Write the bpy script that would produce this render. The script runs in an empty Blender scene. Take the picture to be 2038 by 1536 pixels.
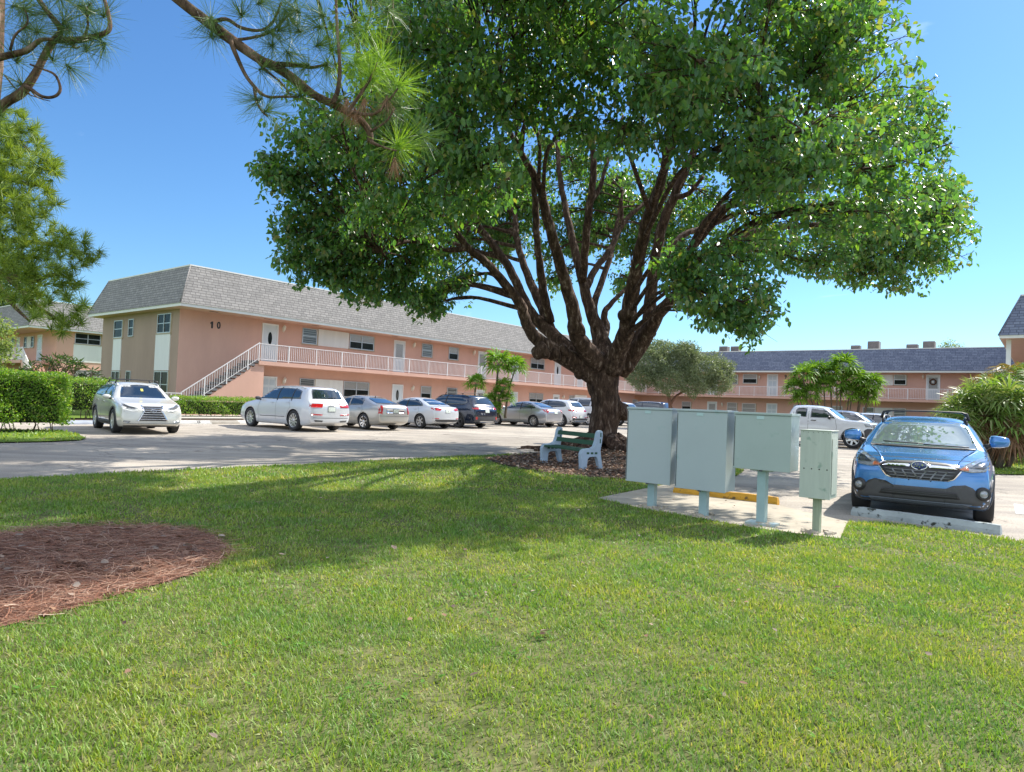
import bpy, bmesh, math, random
import numpy as np
from mathutils import Vector, Matrix
from mathutils.bvhtree import BVHTree
from mathutils.geometry import delaunay_2d_cdt, intersect_point_line

random.seed(7); RNG = np.random.default_rng(11)
SC = bpy.context.scene
COL = SC.collection
PI = math.pi
rad = math.radians

# ------------------------------------------------------------ camera model
FPX, CX, CY, CAMH = 1350., 1019., 768., 1.40
ROLL = rad(2.3); PITCH = math.atan(36*math.cos(ROLL)/FPX)
_f = np.array([0, math.cos(PITCH), math.sin(PITCH)]); _r = np.array([1., 0, 0]); _u = np.cross(_r, _f)
CR = _r*math.cos(ROLL)+_u*math.sin(ROLL); CU = -_r*math.sin(ROLL)+_u*math.cos(ROLL); CF = _f
CAM = np.array([0, 0, CAMH])
def at(x, y, Y):
    d = (x-CX)/FPX*CR-(y-CY)/FPX*CU+CF
    p = CAM+d*(Y/d[1]); return Vector(p)
def gz(X, Y):
    return min(max((Y-18)*.008, 0), .3)
def gnd(x, y):
    d = (x-CX)/FPX*CR-(y-CY)/FPX*CU+CF
    z = 0
    for _ in range(12):
        p = CAM+d*((z-CAMH)/d[2]); z = gz(p[0], p[1])
    return Vector(p)
AN = rad(38.6)
UU = Vector((math.sin(AN), math.cos(AN), 0)); NN = Vector((math.cos(AN), -math.sin(AN), 0))
RU = math.atan2(UU.y, UU.x)      # frame whose x runs along UU
RN = math.atan2(NN.y, NN.x)      # frame whose x runs along NN

# ------------------------------------------------------------ tags
def tag(o, label=None, cat=None, group=None, kind=None):
    if label: o['label'] = label
    if cat: o['category'] = cat
    if group: o['group'] = group
    if kind: o['kind'] = kind
    return o
def thing(name, label, cat, loc=(0, 0, 0), rz=0, group=None):
    o = bpy.data.objects.new(name, None); COL.objects.link(o)
    o.location = loc; o.rotation_euler = (0, 0, rz); o.empty_display_size = .2
    return tag(o, label, cat, group)

# ------------------------------------------------------------ mesh builder
class MB:
    def __init__(s): s.v = []; s.f = []; s.m = []; s.s = []
    def add(s, vs, fs, mi=0, sm=False):
        b = len(s.v); s.v += [tuple(v) for v in vs]
        for f in fs: s.f.append(tuple(b+i for i in f)); s.m.append(mi); s.s.append(sm)
    def box(s, x0, x1, y0, y1, z0, z1, mi=0):
        v = [(x, y, z) for z in (z0, z1) for y in (y0, y1) for x in (x0, x1)]
        s.add(v, [(0, 2, 3, 1), (4, 5, 7, 6), (0, 1, 5, 4), (2, 6, 7, 3), (0, 4, 6, 2), (1, 3, 7, 5)], mi)
    def obox(s, c, ax, ay, az, mi=0):
        c = Vector(c); ax = Vector(ax); ay = Vector(ay); az = Vector(az)
        v = [c+a*ax+b*ay+d*az for d in (-1, 1) for b in (-1, 1) for a in (-1, 1)]
        s.add(v, [(0, 2, 3, 1), (4, 5, 7, 6), (0, 1, 5, 4), (2, 6, 7, 3), (0, 4, 6, 2), (1, 3, 7, 5)], mi)
    def tube(s, pts, rr, n=8, mi=0, cap=True, sm=True, lump=0):
        pts = [Vector(p) for p in pts]; k = len(pts)
        if not hasattr(rr, '__len__'): rr = [rr]*k
        up = Vector((0, 0, 1)); vs = []; prev = None
        for i, p in enumerate(pts):
            t = (pts[min(i+1, k-1)]-pts[max(i-1, 0)])
            if t.length < 1e-6: t = Vector((0, 0, 1))
            t.normalize()
            a = prev if prev is not None else (up if abs(t.z) < .9 else Vector((1, 0, 0)))
            a = (a-t*a.dot(t))
            if a.length < 1e-4: a = t.orthogonal()
            a.normalize(); prev = a; b = t.cross(a)
            for j in range(n):
                q = 2*PI*j/n; r = rr[i]
                if lump: r *= 1+lump*math.sin(j*2.3+i*.22)*math.cos(i*.31+j)
                vs.append(p+(a*math.cos(q)+b*math.sin(q))*r)
        fs = [(i*n+j, i*n+(j+1) % n, (i+1)*n+(j+1) % n, (i+1)*n+j) for i in range(k-1) for j in range(n)]
        s.add(vs, fs, mi, sm)
        if cap:
            b = len(s.v)-k*n
            s.f.append(tuple(b+j for j in range(n-1, -1, -1))); s.m.append(mi); s.s.append(False)
            s.f.append(tuple(b+(k-1)*n+j for j in range(n))); s.m.append(mi); s.s.append(False)
    def lathe(s, prof, n=24, mi=0, axis='y', c=(0, 0, 0), sm=True, close=False):
        vs = []
        for r, h in prof:
            for j in range(n):
                q = 2*PI*j/n; a, b = r*math.cos(q), r*math.sin(q)
                v = (a, h, b) if axis == 'y' else ((a, b, h) if axis == 'z' else (h, a, b))
                vs.append((v[0]+c[0], v[1]+c[1], v[2]+c[2]))
        k = len(prof)
        fs = [(i*n+j, (i+1)*n+j, (i+1)*n+(j+1) % n, i*n+(j+1) % n) for i in range(k-1) for j in range(n)]
        s.add(vs, fs, mi, sm)
    def prism(s, poly, a, b, plane='xz', mi=0):
        k = len(poly)
        def P(p, h):
            return {'xz': (p[0], h, p[1]), 'yz': (h, p[0], p[1]), 'xy': (p[0], p[1], h)}[plane]
        vs = [P(p, a) for p in poly]+[P(p, b) for p in poly]
        s.add(vs, [tuple(range(k)), tuple(range(2*k-1, k-1, -1))]+[(i, k+i, k+(i+1) % k, (i+1) % k) for i in range(k)], mi)
    def mesh(s, name, mats, uv=True):
        me = bpy.data.meshes.new(name); me.from_pydata(s.v, [], s.f)
        for m in mats: me.materials.append(m)
        me.polygons.foreach_set('material_index', s.m)
        me.polygons.foreach_set('use_smooth', s.s)
        if uv: planar_uv(me)
        me.update(); return me
    def build(s, name, mats, parent=None, bevel=0, uv=True, fix=False):
        if not isinstance(mats, (list, tuple)): mats = [mats]
        me = s.mesh(name, mats, uv)
        if fix:
            bm = bmesh.new(); bm.from_mesh(me); bmesh.ops.recalc_face_normals(bm, faces=bm.faces); bm.to_mesh(me); bm.free()
        o = bpy.data.objects.new(name, me); COL.objects.link(o)
        if parent: o.parent = parent
        if bevel:
            md = o.modifiers.new('b', 'BEVEL'); md.width = bevel; md.segments = 2; md.limit_method = 'ANGLE'; md.angle_limit = rad(40)
            md.harden_normals = False
        return o
def planar_uv(me):
    uvl = me.uv_layers.new(name='uv'); d = uvl.data
    Z = Vector((0, 0, 1))
    for p in me.polygons:
        n = p.normal
        if abs(n.z) > .98: t = Vector((1, 0, 0)); b = Vector((0, 1, 0))
        else: t = Z.cross(n).normalized(); b = n.cross(t)
        for li in p.loop_indices:
            co = me.vertices[me.loops[li].vertex_index].co
            d[li].uv = (co.dot(t), co.dot(b))
def catmull(pts, n=6):
    P = [Vector(p) for p in pts]; P = [P[0]*2-P[1]]+P+[P[-1]*2-P[-2]]; out = []
    for i in range(1, len(P)-2):
        for k in range(n):
            t = k/n; a, b, c, d = P[i-1:i+3]
            out.append(.5*((2*b)+(c-a)*t+(2*a-5*b+4*c-d)*t*t+(3*b-a-3*c+d)*t**3))
    out.append(P[-2]); return out
def lerpl(l, n):
    out = []
    for i in range(len(l)-1):
        for k in range(n): out.append(l[i]+(l[i+1]-l[i])*k/n)
    return out+[l[-1]]

# batch of small cards in one mesh
def scatter_mesh(name, mat, tv, tf, pos, M, sc, parent=None):
    tv = np.asarray(tv, float); tf = np.asarray(tf, int)
    n = len(pos); k = len(tv); pos = np.asarray(pos); sc = np.asarray(sc)
    if sc.ndim == 1: sc = sc[:, None].repeat(3, 1)
    V = (np.einsum('nij,nkj->nki', M, tv[None]*sc[:, None, :])+pos[:, None, :]).reshape(-1, 3)
    Fc = (tf[None]+(np.arange(n)*k)[:, None, None]).reshape(-1)
    q = tf.shape[1]; nf = n*len(tf)
    me = bpy.data.meshes.new(name)
    me.vertices.add(len(V)); me.vertices.foreach_set('co', V.ravel())
    me.loops.add(len(Fc)); me.loops.foreach_set('vertex_index', Fc)
    me.polygons.add(nf); me.polygons.foreach_set('loop_start', np.arange(nf)*q)
    me.materials.append(mat); me.update(calc_edges=True)
    o = bpy.data.objects.new(name, me); COL.objects.link(o)
    if parent: o.parent = parent
    return o
def frames(D, Nrm):
    """rotation matrices whose y axis follows D and z axis is near Nrm"""
    D = D/np.linalg.norm(D, axis=1, keepdims=True)
    X = np.cross(D, Nrm); l = np.linalg.norm(X, axis=1, keepdims=True); l[l < 1e-5] = 1; X = X/l
    Z = np.cross(X, D)
    return np.stack([X, D, Z], axis=2)
LEAF_V = [(0, 0, 0), (-.21, .27, .05), (-.19, .66, .03), (0, 1, -.1), (.19, .66, .03), (.21, .27, .05)]
LEAF_F = [(0, 1, 2, 3), (0, 3, 4, 5)]
THIN_V = [(-.5, 0, 0), (.5, 0, 0), (.1, 1, 0), (-.1, 1, 0)]
THIN_F = [(0, 1, 2, 3)]

# ------------------------------------------------------------ materials
def new_mat(name):
    m = bpy.data.materials.new(name); m.use_nodes = True; nt = m.node_tree
    return m, nt, nt.nodes['Principled BSDF']
def setp(b, **k):
    for n, v in k.items():
        b.inputs[{'rough': 'Roughness', 'metal': 'Metallic', 'coat': 'Coat Weight', 'coatr': 'Coat Roughness', 'spec': 'Specular IOR Level', 'col': 'Base Color'}[n]].default_value = v
def c4(c, k=1.): return (min(c[0]*k, 1), min(c[1]*k, 1), min(c[2]*k, 1), 1)
def pm(name, col, rough=.6, metal=0, var=.08, scale=2., coat=0, bump=0, bscale=80, spec=.5, col2=None, spots=None, stretch=None, flake=0):
    m, nt, b = new_mat(name); N = nt.nodes; L = nt.links
    setp(b, rough=rough, metal=metal, coat=coat, spec=spec, coatr=.03)
    tc = N.new('ShaderNodeTexCoord'); src = tc.outputs['Object']
    if stretch:
        mp = N.new('ShaderNodeMapping'); mp.inputs['Scale'].default_value = stretch; L.new(src, mp.inputs[0]); src2 = mp.outputs[0]
    else: src2 = src
    no = N.new('ShaderNodeTexNoise'); no.inputs['Scale'].default_value = scale; no.inputs['Detail'].default_value = 6; no.inputs['Roughness'].default_value = .65
    L.new(src2, no.inputs['Vector'])
    cr = N.new('ShaderNodeValToRGB'); L.new(no.outputs['Fac'], cr.inputs[0])
    cr.color_ramp.elements[0].position = .3; cr.color_ramp.elements[1].position = .7
    cr.color_ramp.elements[0].color = c4(col, 1-var); cr.color_ramp.elements[1].color = c4(col2 or col, 1+var if not col2 else 1)
    out = cr.outputs[0]
    if spots:
        scol, sscale, thr = spots
        n2 = N.new('ShaderNodeTexNoise'); n2.inputs['Scale'].default_value = sscale; n2.inputs['Detail'].default_value = 8; L.new(src, n2.inputs['Vector'])
        r2 = N.new('ShaderNodeValToRGB'); r2.color_ramp.elements[0].position = thr; r2.color_ramp.elements[1].position = thr+.06; L.new(n2.outputs['Fac'], r2.inputs[0])
        mx = N.new('ShaderNodeMix'); mx.data_type = 'RGBA'; L.new(r2.outputs[0], mx.inputs[0]); L.new(out, mx.inputs[6]); mx.inputs[7].default_value = c4(scol); out = mx.outputs[2]
    L.new(out, b.inputs['Base Color'])
    if bump:
        n3 = N.new('ShaderNodeTexNoise'); n3.inputs['Scale'].default_value = bscale; n3.inputs['Detail'].default_value = 5; L.new(src2, n3.inputs['Vector'])
        bp = N.new('ShaderNodeBump'); bp.inputs['Strength'].default_value = bump; bp.inputs['Distance'].default_value = .02
        L.new(n3.outputs['Fac'], bp.inputs['Height']); L.new(bp.outputs[0], b.inputs['Normal'])
    return m
def leaf_mat(name, cols, rough=.45, trans=.35, tcol=None, spec=.5):
    m, nt, b = new_mat(name); N = nt.nodes; L = nt.links
    g = N.new('ShaderNodeNewGeometry'); cr = N.new('ShaderNodeValToRGB'); L.new(g.outputs['Random Per Island'], cr.inputs[0])
    e = cr.color_ramp.elements
    while len(e) < len(cols): e.new(.5)
    for i, c in enumerate(cols): e[i].position = i/(len(cols)-1); e[i].color = c4(c)
    L.new(cr.outputs[0], b.inputs['Base Color']); setp(b, rough=rough, spec=spec)
    t = N.new('ShaderNodeBsdfTranslucent')
    mx = N.new('ShaderNodeMix'); mx.data_type = 'RGBA'; mx.blend_type = 'MULTIPLY'; mx.inputs[0].default_value = 1
    L.new(cr.outputs[0], mx.inputs[6]); tc = tcol or (2.6, 2.4, .9); mx.inputs[7].default_value = (tc[0], tc[1], tc[2], 1)
    L.new(mx.outputs[2], t.inputs[0])
    ms = N.new('ShaderNodeMixShader'); ms.inputs[0].default_value = trans
    L.new(b.outputs[0], ms.inputs[1]); L.new(t.outputs[0], ms.inputs[2])
    L.new(ms.outputs[0], N['Material Output'].inputs[0])
    return m
def shingle_mat(name, c1, c2, cm):
    m, nt, b = new_mat(name); N = nt.nodes; L = nt.links; setp(b, rough=.85, spec=.25)
    uv = N.new('ShaderNodeUVMap'); uv.uv_map = 'uv'
    br = N.new('ShaderNodeTexBrick'); L.new(uv.outputs[0], br.inputs['Vector'])
    br.inputs['Color1'].default_value = c4(c1); br.inputs['Color2'].default_value = c4(c2); br.inputs['Mortar'].default_value = c4(cm)
    br.inputs['Scale'].default_value = 1; br.inputs['Brick Width'].default_value = .38; br.inputs['Row Height'].default_value = .15
    br.inputs['Mortar Size'].default_value = .011; br.inputs['Mortar Smooth'].default_value = .25; br.offset = .42; br.squash = .7; br.squash_frequency = 3
    no = N.new('ShaderNodeTexNoise'); no.inputs['Scale'].default_value = 14; no.inputs['Detail'].default_value = 6; L.new(uv.outputs[0], no.inputs[0])
    hs = N.new('ShaderNodeHueSaturation'); L.new(br.outputs[0], hs.inputs['Color'])
    mr = N.new('ShaderNodeMapRange'); mr.inputs[3].default_value = .82; mr.inputs[4].default_value = 1.18; L.new(no.outputs[0], mr.inputs[0]); L.new(mr.outputs[0], hs.inputs['Value'])
    L.new(hs.outputs[0], b.inputs['Base Color'])
    bp = N.new('ShaderNodeBump'); bp.inputs['Strength'].default_value = .7; bp.inputs['Distance'].default_value = .02; bp.invert = True
    L.new(br.outputs['Fac'], bp.inputs['Height']); L.new(bp.outputs[0], b.inputs['Normal'])
    return m
def blind_mat(name, a=(.42, .42, .40), d=(.10, .10, .10), pitch=.055, glossy=.12):
    m, nt, b = new_mat(name); N = nt.nodes; L = nt.links; setp(b, rough=glossy, spec=.6)
    uv = N.new('ShaderNodeUVMap'); uv.uv_map = 'uv'; sx = N.new('ShaderNodeSeparateXYZ'); L.new(uv.outputs[0], sx.inputs[0])
    mm = N.new('ShaderNodeMath'); mm.operation = 'MULTIPLY'; mm.inputs[1].default_value = 1/pitch; L.new(sx.outputs['Y'], mm.inputs[0])
    fr = N.new('ShaderNodeMath'); fr.operation = 'FRACT'; L.new(mm.outputs[0], fr.inputs[0])
    cr = N.new('ShaderNodeValToRGB'); L.new(fr.outputs[0], cr.inputs[0]); cr.color_ramp.elements[0].color = c4(d); cr.color_ramp.elements[1].color = c4(a)
    cr.color_ramp.elements[0].position = .15; cr.color_ramp.elements[1].position = .45
    L.new(cr.outputs[0], b.inputs['Base Color']); return m

M = {}
M['pink'] = pm('pink_stucco', (.62, .375, .29), .9, var=.07, scale=.7, bump=.25, bscale=45, spec=.2, stretch=(1, 1, .35))
M['pinkshade'] = pm('pink_stucco_shade', (.36, .265, .205), .9, var=.10, scale=.8, bump=.25, bscale=45, spec=.2, stretch=(1, 1, .25))  # pink stucco with the end wall's shade darkened into its colour
M['soffit'] = pm('soffit', (.62, .42, .33), .9, var=.05)
M['fascia'] = pm('white_trim', (.70, .69, .64), .6, var=.05)
M['white'] = pm('white_paint', (.78, .78, .76), .5, var=.04)
M['panel'] = pm('white_panel', (.70, .70, .66), .7, var=.05, scale=1.2, stretch=(3, 3, .3))
M['rail'] = pm('rail_paint', (.74, .71, .69), .45, var=.03)
M['shing'] = shingle_mat('grey_shingles', (.285, .27, .255), (.215, .205, .195), (.08, .077, .075))
M['shingb'] = shingle_mat('blue_grey_shingles', (.20, .225, .29), (.135, .155, .215), (.055, .06, .09))
M['concrete'] = pm('concrete', (.42, .39, .34), .9, var=.14, scale=2.5, bump=.3, bscale=60)
M['step'] = pm('grey_step', (.16, .16, .165), .8, var=.1)
M['flat'] = pm('roof_membrane', (.6, .6, .58), .8)
M['glass'] = pm('dark_glass', (.018, .022, .02), .12, var=.5, scale=3, spec=.10)
M['blind'] = blind_mat('blind_behind_glass')
M['jal'] = blind_mat('jalousie_glass', (.20, .22, .22), (.02, .024, .024), .13)
M['alu'] = pm('aluminium', (.55, .56, .55), .4, metal=.6, var=.05)
M['tan'] = pm('tan_frame', (.42, .33, .22), .6)
M['door'] = pm('door_white', (.62, .66, .66), .5, var=.04)
M['doorp'] = pm('door_detail', (.50, .56, .58), .5, var=.04)
M['black'] = pm('black_plastic', (.02, .02, .022), .5)
M['darkgrey'] = pm('dark_grey_plastic', (.055, .056, .06), .6, var=.12, scale=20)
M['lampw'] = pm('lamp_white', (.75, .70, .60), .4)
M['rubber'] = pm('tyre_rubber', (.025, .025, .027), .75, var=.15, scale=12)
M['alloy'] = pm('alloy_rim', (.62, .62, .63), .28, metal=.75, var=.04)
M['chrome'] = pm('chrome', (.8, .8, .82), .12, metal=1, var=.02)
M['carglass'] = pm('car_glass', (.012, .02, .028), .02, var=.1, spec=1., coat=1)
M['redlamp'] = pm('red_lamp', (.45, .01, .012), .12, var=.2, scale=12, coat=1)
M['clearlamp'] = pm('clear_lamp', (.28, .30, .32), .08, var=.45, scale=22, metal=.2, coat=1)
M['plate'] = pm('plate', (.62, .68, .62), .5, var=.25, scale=25)
M['under'] = pm('wheel_well', (.012, .012, .013), .9)
M['asphalt'] = None
def paint(name, col, metal=.25, rough=.32):
    return pm(name, col, rough, metal=metal, var=.015, scale=3, coat=1)
# ------------------------------------------------------------ buildings
def building(name, label, loc, rz, L, D, over_front, over_side, ztop, inset, roof_mat, wall_mats, z0=0.2, side_over_right=None, zf=5.57):
    """footprint of the fascia: x 0..L, y 0..D (front at y=0); walls set back by the overhangs"""
    B = thing(name, label, 'building', (loc[0], loc[1], 0), rz)
    sr = over_side if side_over_right is None else side_over_right
    m = MB()
    x0, x1, y0, y1 = over_side, L-sr, over_front, D-.6
    v = [(x0, y0, z0), (x1, y0, z0), (x1, y1, z0), (x0, y1, z0)]; v += [(a, b, zf+.02) for a, b, c in v]
    m.add(v, [(0, 1, 5, 4)], 0); m.add(v, [(1, 2, 6, 5), (2, 3, 7, 6)], 0); m.add(v, [(3, 0, 4, 7)], 1)
    m.build('wall', wall_mats, B)
    m = MB(); m.box(x0-.06, x1+.06, y0-.06, y1+.06, z0-.6, z0+.12); m.build('plinth', M['concrete'], B)
    m = MB(); m.box(.05, L-.05, .05, D-.05, zf+.0, zf+.05)
    m.build('soffit', M['soffit'], B)
    m = MB(); h = .17
    m.box(0, L, 0, .05, zf, zf+h); m.box(0, L, D-.05, D, zf, zf+h); m.box(0, .05, .05, D-.05, zf, zf+h); m.box(L-.05, L, .05, D-.05, zf, zf+h)
    m.build('fascia', M['fascia'], B)
    a = -.04; i = inset; zb = zf+h-.02
    lo = [(a, a, zb), (L-a, a, zb), (L-a, D-a, zb), (a, D-a, zb)]; hi = [(i, i, ztop), (L-i, i, ztop), (L-i, D-i, ztop), (i, D-i, ztop)]
    m = MB(); m.add(lo+hi, [(0, 1, 5, 4), (1, 2, 6, 5), (2, 3, 7, 6), (3, 0, 4, 7)]); m.add(lo, [(3, 2, 1, 0)])
    rf = m.build('roof', roof_mat, B)
    m = MB(); m.box(i-.03, L-i+.03, i-.03, D-i+.03, ztop-.02, ztop+.05); m.build('roof_edge', M['fascia'], rf)
    # hip flashing along the corners
    for q in range(4): m = MB(); m.tube([lo[q], hi[q]], .035, 6); m.build('hip_cap', roof_mat, rf)
    m = MB(); x = over_side+1.2
    while x < L-2: m.box(x, x+.45, over_front*.45, over_front*.45+.1, zf-.012, zf+.004); x += 3.1
    m.build('soffit_vent', M['black'], B)
    return B

def win(B, x0, x1, z0, z1, y, kind='dh', n=1, pane='blind', frame='alu', tan=True):
    """window in a wall whose face is at y (outside is -y)"""
    f = MB(); w = .045
    f.box(x0, x1, y-.05, y+.01, z1-w, z1); f.box(x0, x1, y-.05, y+.01, z0, z0+w)
    for k in range(n+1):
        xc = x0+(x1-x0)*k/n; a = xc if k == 0 else (xc-w if k == n else xc-w*.6); b = a+w*(1 if k in (0, n) else 1.2)
        f.box(a, b, y-.052, y+.01, z0+w, z1-w)
    if kind == 'dh': f.box(x0+w, x1-w, y-.04, y, (z0+z1)/2-.02, (z0+z1)/2+.02)
    W = f.build('window', M[frame], B)
    p = MB(); zm = (z0+z1)/2
    if pane == 'half':
        p.box(x0+.02, x1-.02, y-.018, y+.01, zm, z1-.02, 0); p.box(x0+.02, x1-.02, y-.018, y+.01, z0+.02, zm, 1)
        p.build('pane', [M['blind'], M['glass']], W)
    else: p.box(x0+.02, x1-.02, y-.018, y+.01, z0+.02, z1-.02); p.build('pane', M[pane], W)
    if tan:
        s = MB(); s.box(x0-.07, x1+.09, y-.07, y+.01, z0-.06, z0-.003); s.box(x1+.003, x1+.09, y-.03, y+.01, z0, z1); s.build('sill', M['tan'], W)
    return W
def door(B, x0, x1, z0, z1, y, style='storm'):
    f = MB(); w = .07
    f.box(x0, x0+w, y-.05, y+.01, z0, z1); f.box(x1-w, x1, y-.05, y+.01, z0, z1); f.box(x0+w, x1-w, y-.05, y+.01, z1-w, z1)
    D = f.build('door', M['white'], B)
    p = MB(); p.box(x0+w, x1-w, y-.02, y+.01, z0, z1-w); p.build('door_leaf', M['door'], D)
    if style == 'storm':
        q = MB(); a, b = x0+w+.12, x1-w-.12
        q.box(a, b, y-.024, y-.01, z0+.95, z1-w-.18); q.build('door_glass', M['blind'], D)
        q = MB(); q.box(a, b, y-.024, y-.01, z0+.12, z0+.8); q.build('door_panel', M['doorp'], D)
    elif style == 'oval':
        q = MB(); n = 20; cx, cz = (x0+x1)/2, z0+1.35
        q.prism([(cx+.13*math.cos(t*2*PI/n), cz+.36*math.sin(t*2*PI/n)) for t in range(n)], y-.024, y-.01); q.build('door_glass', M['glass'], D)
    else:
        q = MB()
        for (a, b) in ((x0+w+.08, (x0+x1)/2-.04), ((x0+x1)/2+.04, x1-w-.08)):
            for (c, d) in ((z0+.15, z0+.75), (z0+.9, z0+1.45), (z0+1.6, z1-w-.1)): q.box(a, b, y-.03, y-.01, c, d)
        q.build('door_panel', M['doorp'], D)
    k = MB(); k.box(x1-w-.1, x1-w-.06, y-.07, y-.015, z0+.98, z0+1.06); k.build('door_handle', M['chrome'], D)
    return D
def wall_lamp(B, x, z, y):
    m = MB(); m.box(x-.045, x+.045, y-.03, y+.01, z-.16, z+.1); m.tube([(x, y-.02, z-.08), (x, y-.1, z-.2), (x, y-.16, z-.12)], .014, 6)
    l = m.build('wall_lamp', M['lampw'], B)
    g = MB(); g.lathe([(.015, -.12), (.06, -.06), (.085, .10), (.10, .12), (.03, .2), (.008, .24)], 8, 0, 'z', (x, y-.16, z), False); g.build('lamp_shade', M['lampw'], l)
    return l
def panelpart(B, x0, x1, z0, z1, y):
    m = MB(); m.box(x0, x1, y-.04, y+.01, z0, z1); return m.build('wall_panel', M['panel'], B)
def railing(B, a, b, y, z, h=.95, post=1.82, bal=.125, name='railing', posts_from=None):
    m = MB(); m.box(a, b, y-.03, y+.03, z+h-.035, z+h); m.box(a, b, y-.018, y+.018, z+.08, z+.11)
    x = a
    while x <= b+.01: m.box(x-.024, x+.024, y-.024, y+.024, z, z+h); x += post
    m.box(b-.03, b+.02, y-.03, y+.03, z, z+h+.02)
    x = a+bal
    while x < b: m.box(x-.009, x+.009, y-.009, y+.009, z+.1, z+h-.03); x += bal
    return m.build(name, M['rail'], B)

# origin of building 10 = fascia corner: t=-4.35 on the rail plane
Q0 = at(516, 717.4, 36.5); Q0 = Vector((Q0.x, Q0.y, 0))
P10 = Q0+UU*(-4.35)
B = building('apartment_building', 'long pink two storey block numbered 10 with grey mansard roof and outdoor stair', P10, RU, 49.4, 11.5, 1.3, .6, 7.76, .74, M['shing'], [M['pink'], M['pinkshade']], .33)
o = 4.35; W = 1.3
# local frame: x = t+4.35, y = into the building
for x0, x1, n, pn in ((3.45, 4.47, 1, 'jal'), (6.9, 8.85, 2, 'half'), (13.19, 14.18, 1, 'jal'), (15.9, 16.9, 1, 'half'), (25.9, 27.86, 2, 'half')):
    win(B, x0+o, x1+o, 4.5, 5.42, W, n=n, pane=pn)
panelpart(B, 4.58+o, 6.84+o, 4.46, 5.46, W)
for x0, st in ((.86, 'oval'), (10.6, 'storm'), (19.17, 'storm'), (23.32, 'panel'), (29.45, 'oval'), (33.2, 'storm')):
    door(B, x0+o, x0+1.0+o, 3.22, 5.4, W, st)
for x in (2.17, 12.35, 18.6): wall_lamp(B, x+o, 5.2, W)
for x0, x1, n, pn in ((3.43, 4.44, 1, 'jal'), (6.6, 8.6, 2, 'half'), (13.25, 14.23, 1, 'half'), (15.89, 16.93, 1, 'jal'), (25.9, 27.85, 2, 'half'), (32.0, 32.8, 1, 'blind'), (38, 39, 1, 'half'), (44, 45, 1, 'half')):
    win(B, x0+o, x1+o, 1.42, 2.42, W, n=n, pane=pn)
panelpart(B, 4.52+o, 6.55+o, 1.4, 2.44, W); panelpart(B, 32.9+o, 35.0+o, 1.4, 2.5, W)
for x0, st in ((.95, 'panel'), (10.6, 'oval'), (19.1, 'storm'), (23.32, 'panel'), (29.4, 'storm'), (40.5, 'panel')):
    door(B, x0+o, x0+.98+o, .34, 2.42, W, st)
for x in (2.35, 12.4, 30.9): wall_lamp(B, x+o, 2.2, W)
m = MB(); m.box(o+0, 49, .0, W, 2.98, 3.19); m.build('balcony_slab', M['pink'], B)
railing(B, o, 48.9, .06, 3.19)
# stair with saw-tooth steps, a solid stringer wall and a sloping rail
n = 16; za, zb = .35, 3.19; xa, xb = .3, o+.02
run = (xb-xa)/n; rise = (zb-za)/n
poly = [(xa, .0)]
for k in range(n): poly += [(xa+k*run, za+k*rise), (xa+(k+1)*run, za+k*rise)] if k else [(xa, za), (xa+run, za)]
poly += [(xb, za+(n-1)*rise+.02), (xb+.35, 2.98), (xb+.35, 0)]
m = MB(); m.prism(poly, .1, .28); stw = m.build('staircase', M['pink'], B, fix=True)
m = MB()
for k in range(n): m.box(xa+k*run-.02, xa+(k+1)*run+.03, .06, W, za+k*rise+rise*.35, za+(k+1)*rise+.004)
m.build('step', M['step'], stw)
m = MB()
def sl(x): return za+(x-xa)/run*rise
h = .98
m.obox(((xa+xb)/2, .06, (sl(xa)+sl(xb))/2+h), Vector((xb-xa, 0, zb-za))*.5, (0, .03, 0), (0, 0, .024))
m.obox(((xa+xb)/2, .06, (sl(xa)+sl(xb))/2+.14), Vector((xb-xa, 0, zb-za))*.5, (0, .015, 0), (0, 0, .015))
for k in range(32):
    x = xa+(xb-xa)*k/32; r = .026 if k % 9 == 0 else .009
    m.box(x-r, x+r, .06-r, .06+r, sl(x)+(-.1 if r > .02 else .1), sl(x)+h)
m.box(-1.35, xa, .03, .09, za+h-.07, za+h-.03)
for k in range(9): m.box(-1.3+k*.19-.009, -1.3+k*.19+.009, .05, .07, za, za+h-.05)
m.obox((-.05, -.25, za+.45), Vector((.1, -.42, -.42)), (.025, 0, 0), (0, .02, .02))
m.build('stair_railing', M['rail'], stw)
# number 10 on the wall: loose digits
def text_mesh(body, size, name, mat, parent, loc, rot=(PI/2, 0, 0), ext=.012, bold=0.0, sx=1.):
    cu = bpy.data.curves.new('c', 'FONT'); cu.body = body; cu.size = size; cu.extrude = ext; cu.offset = bold; cu.align_x = 'CENTER'; cu.align_y = 'CENTER'
    t = bpy.data.objects.new('t', cu); COL.objects.link(t)
    bpy.context.view_layer.update()
    me = bpy.data.meshes.new_from_object(t.evaluated_get(bpy.context.evaluated_depsgraph_get())); me.name = name
    bpy.data.objects.remove(t); me.materials.clear(); me.materials.append(mat)
    ob = bpy.data.objects.new(name, me); COL.objects.link(ob); ob.parent = parent; ob.location = loc; ob.rotation_euler = rot; ob.scale = (sx, 1, 1)
    return ob
nb = MB(); nb.prism([(-2.085+o, 4.76), (-2.0+o, 4.76), (-2.0+o, 5.12), (-2.06+o, 5.12), (-2.14+o, 5.05), (-2.14+o, 4.99), (-2.085+o, 5.02)], W-.03, W+.005)
nb.build('house_number', M['black'], B)
text_mesh('0', .5, 'house_number', M['black'], B, (-1.68+o, W-.012, 4.94), bold=.012, sx=.8)
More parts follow.
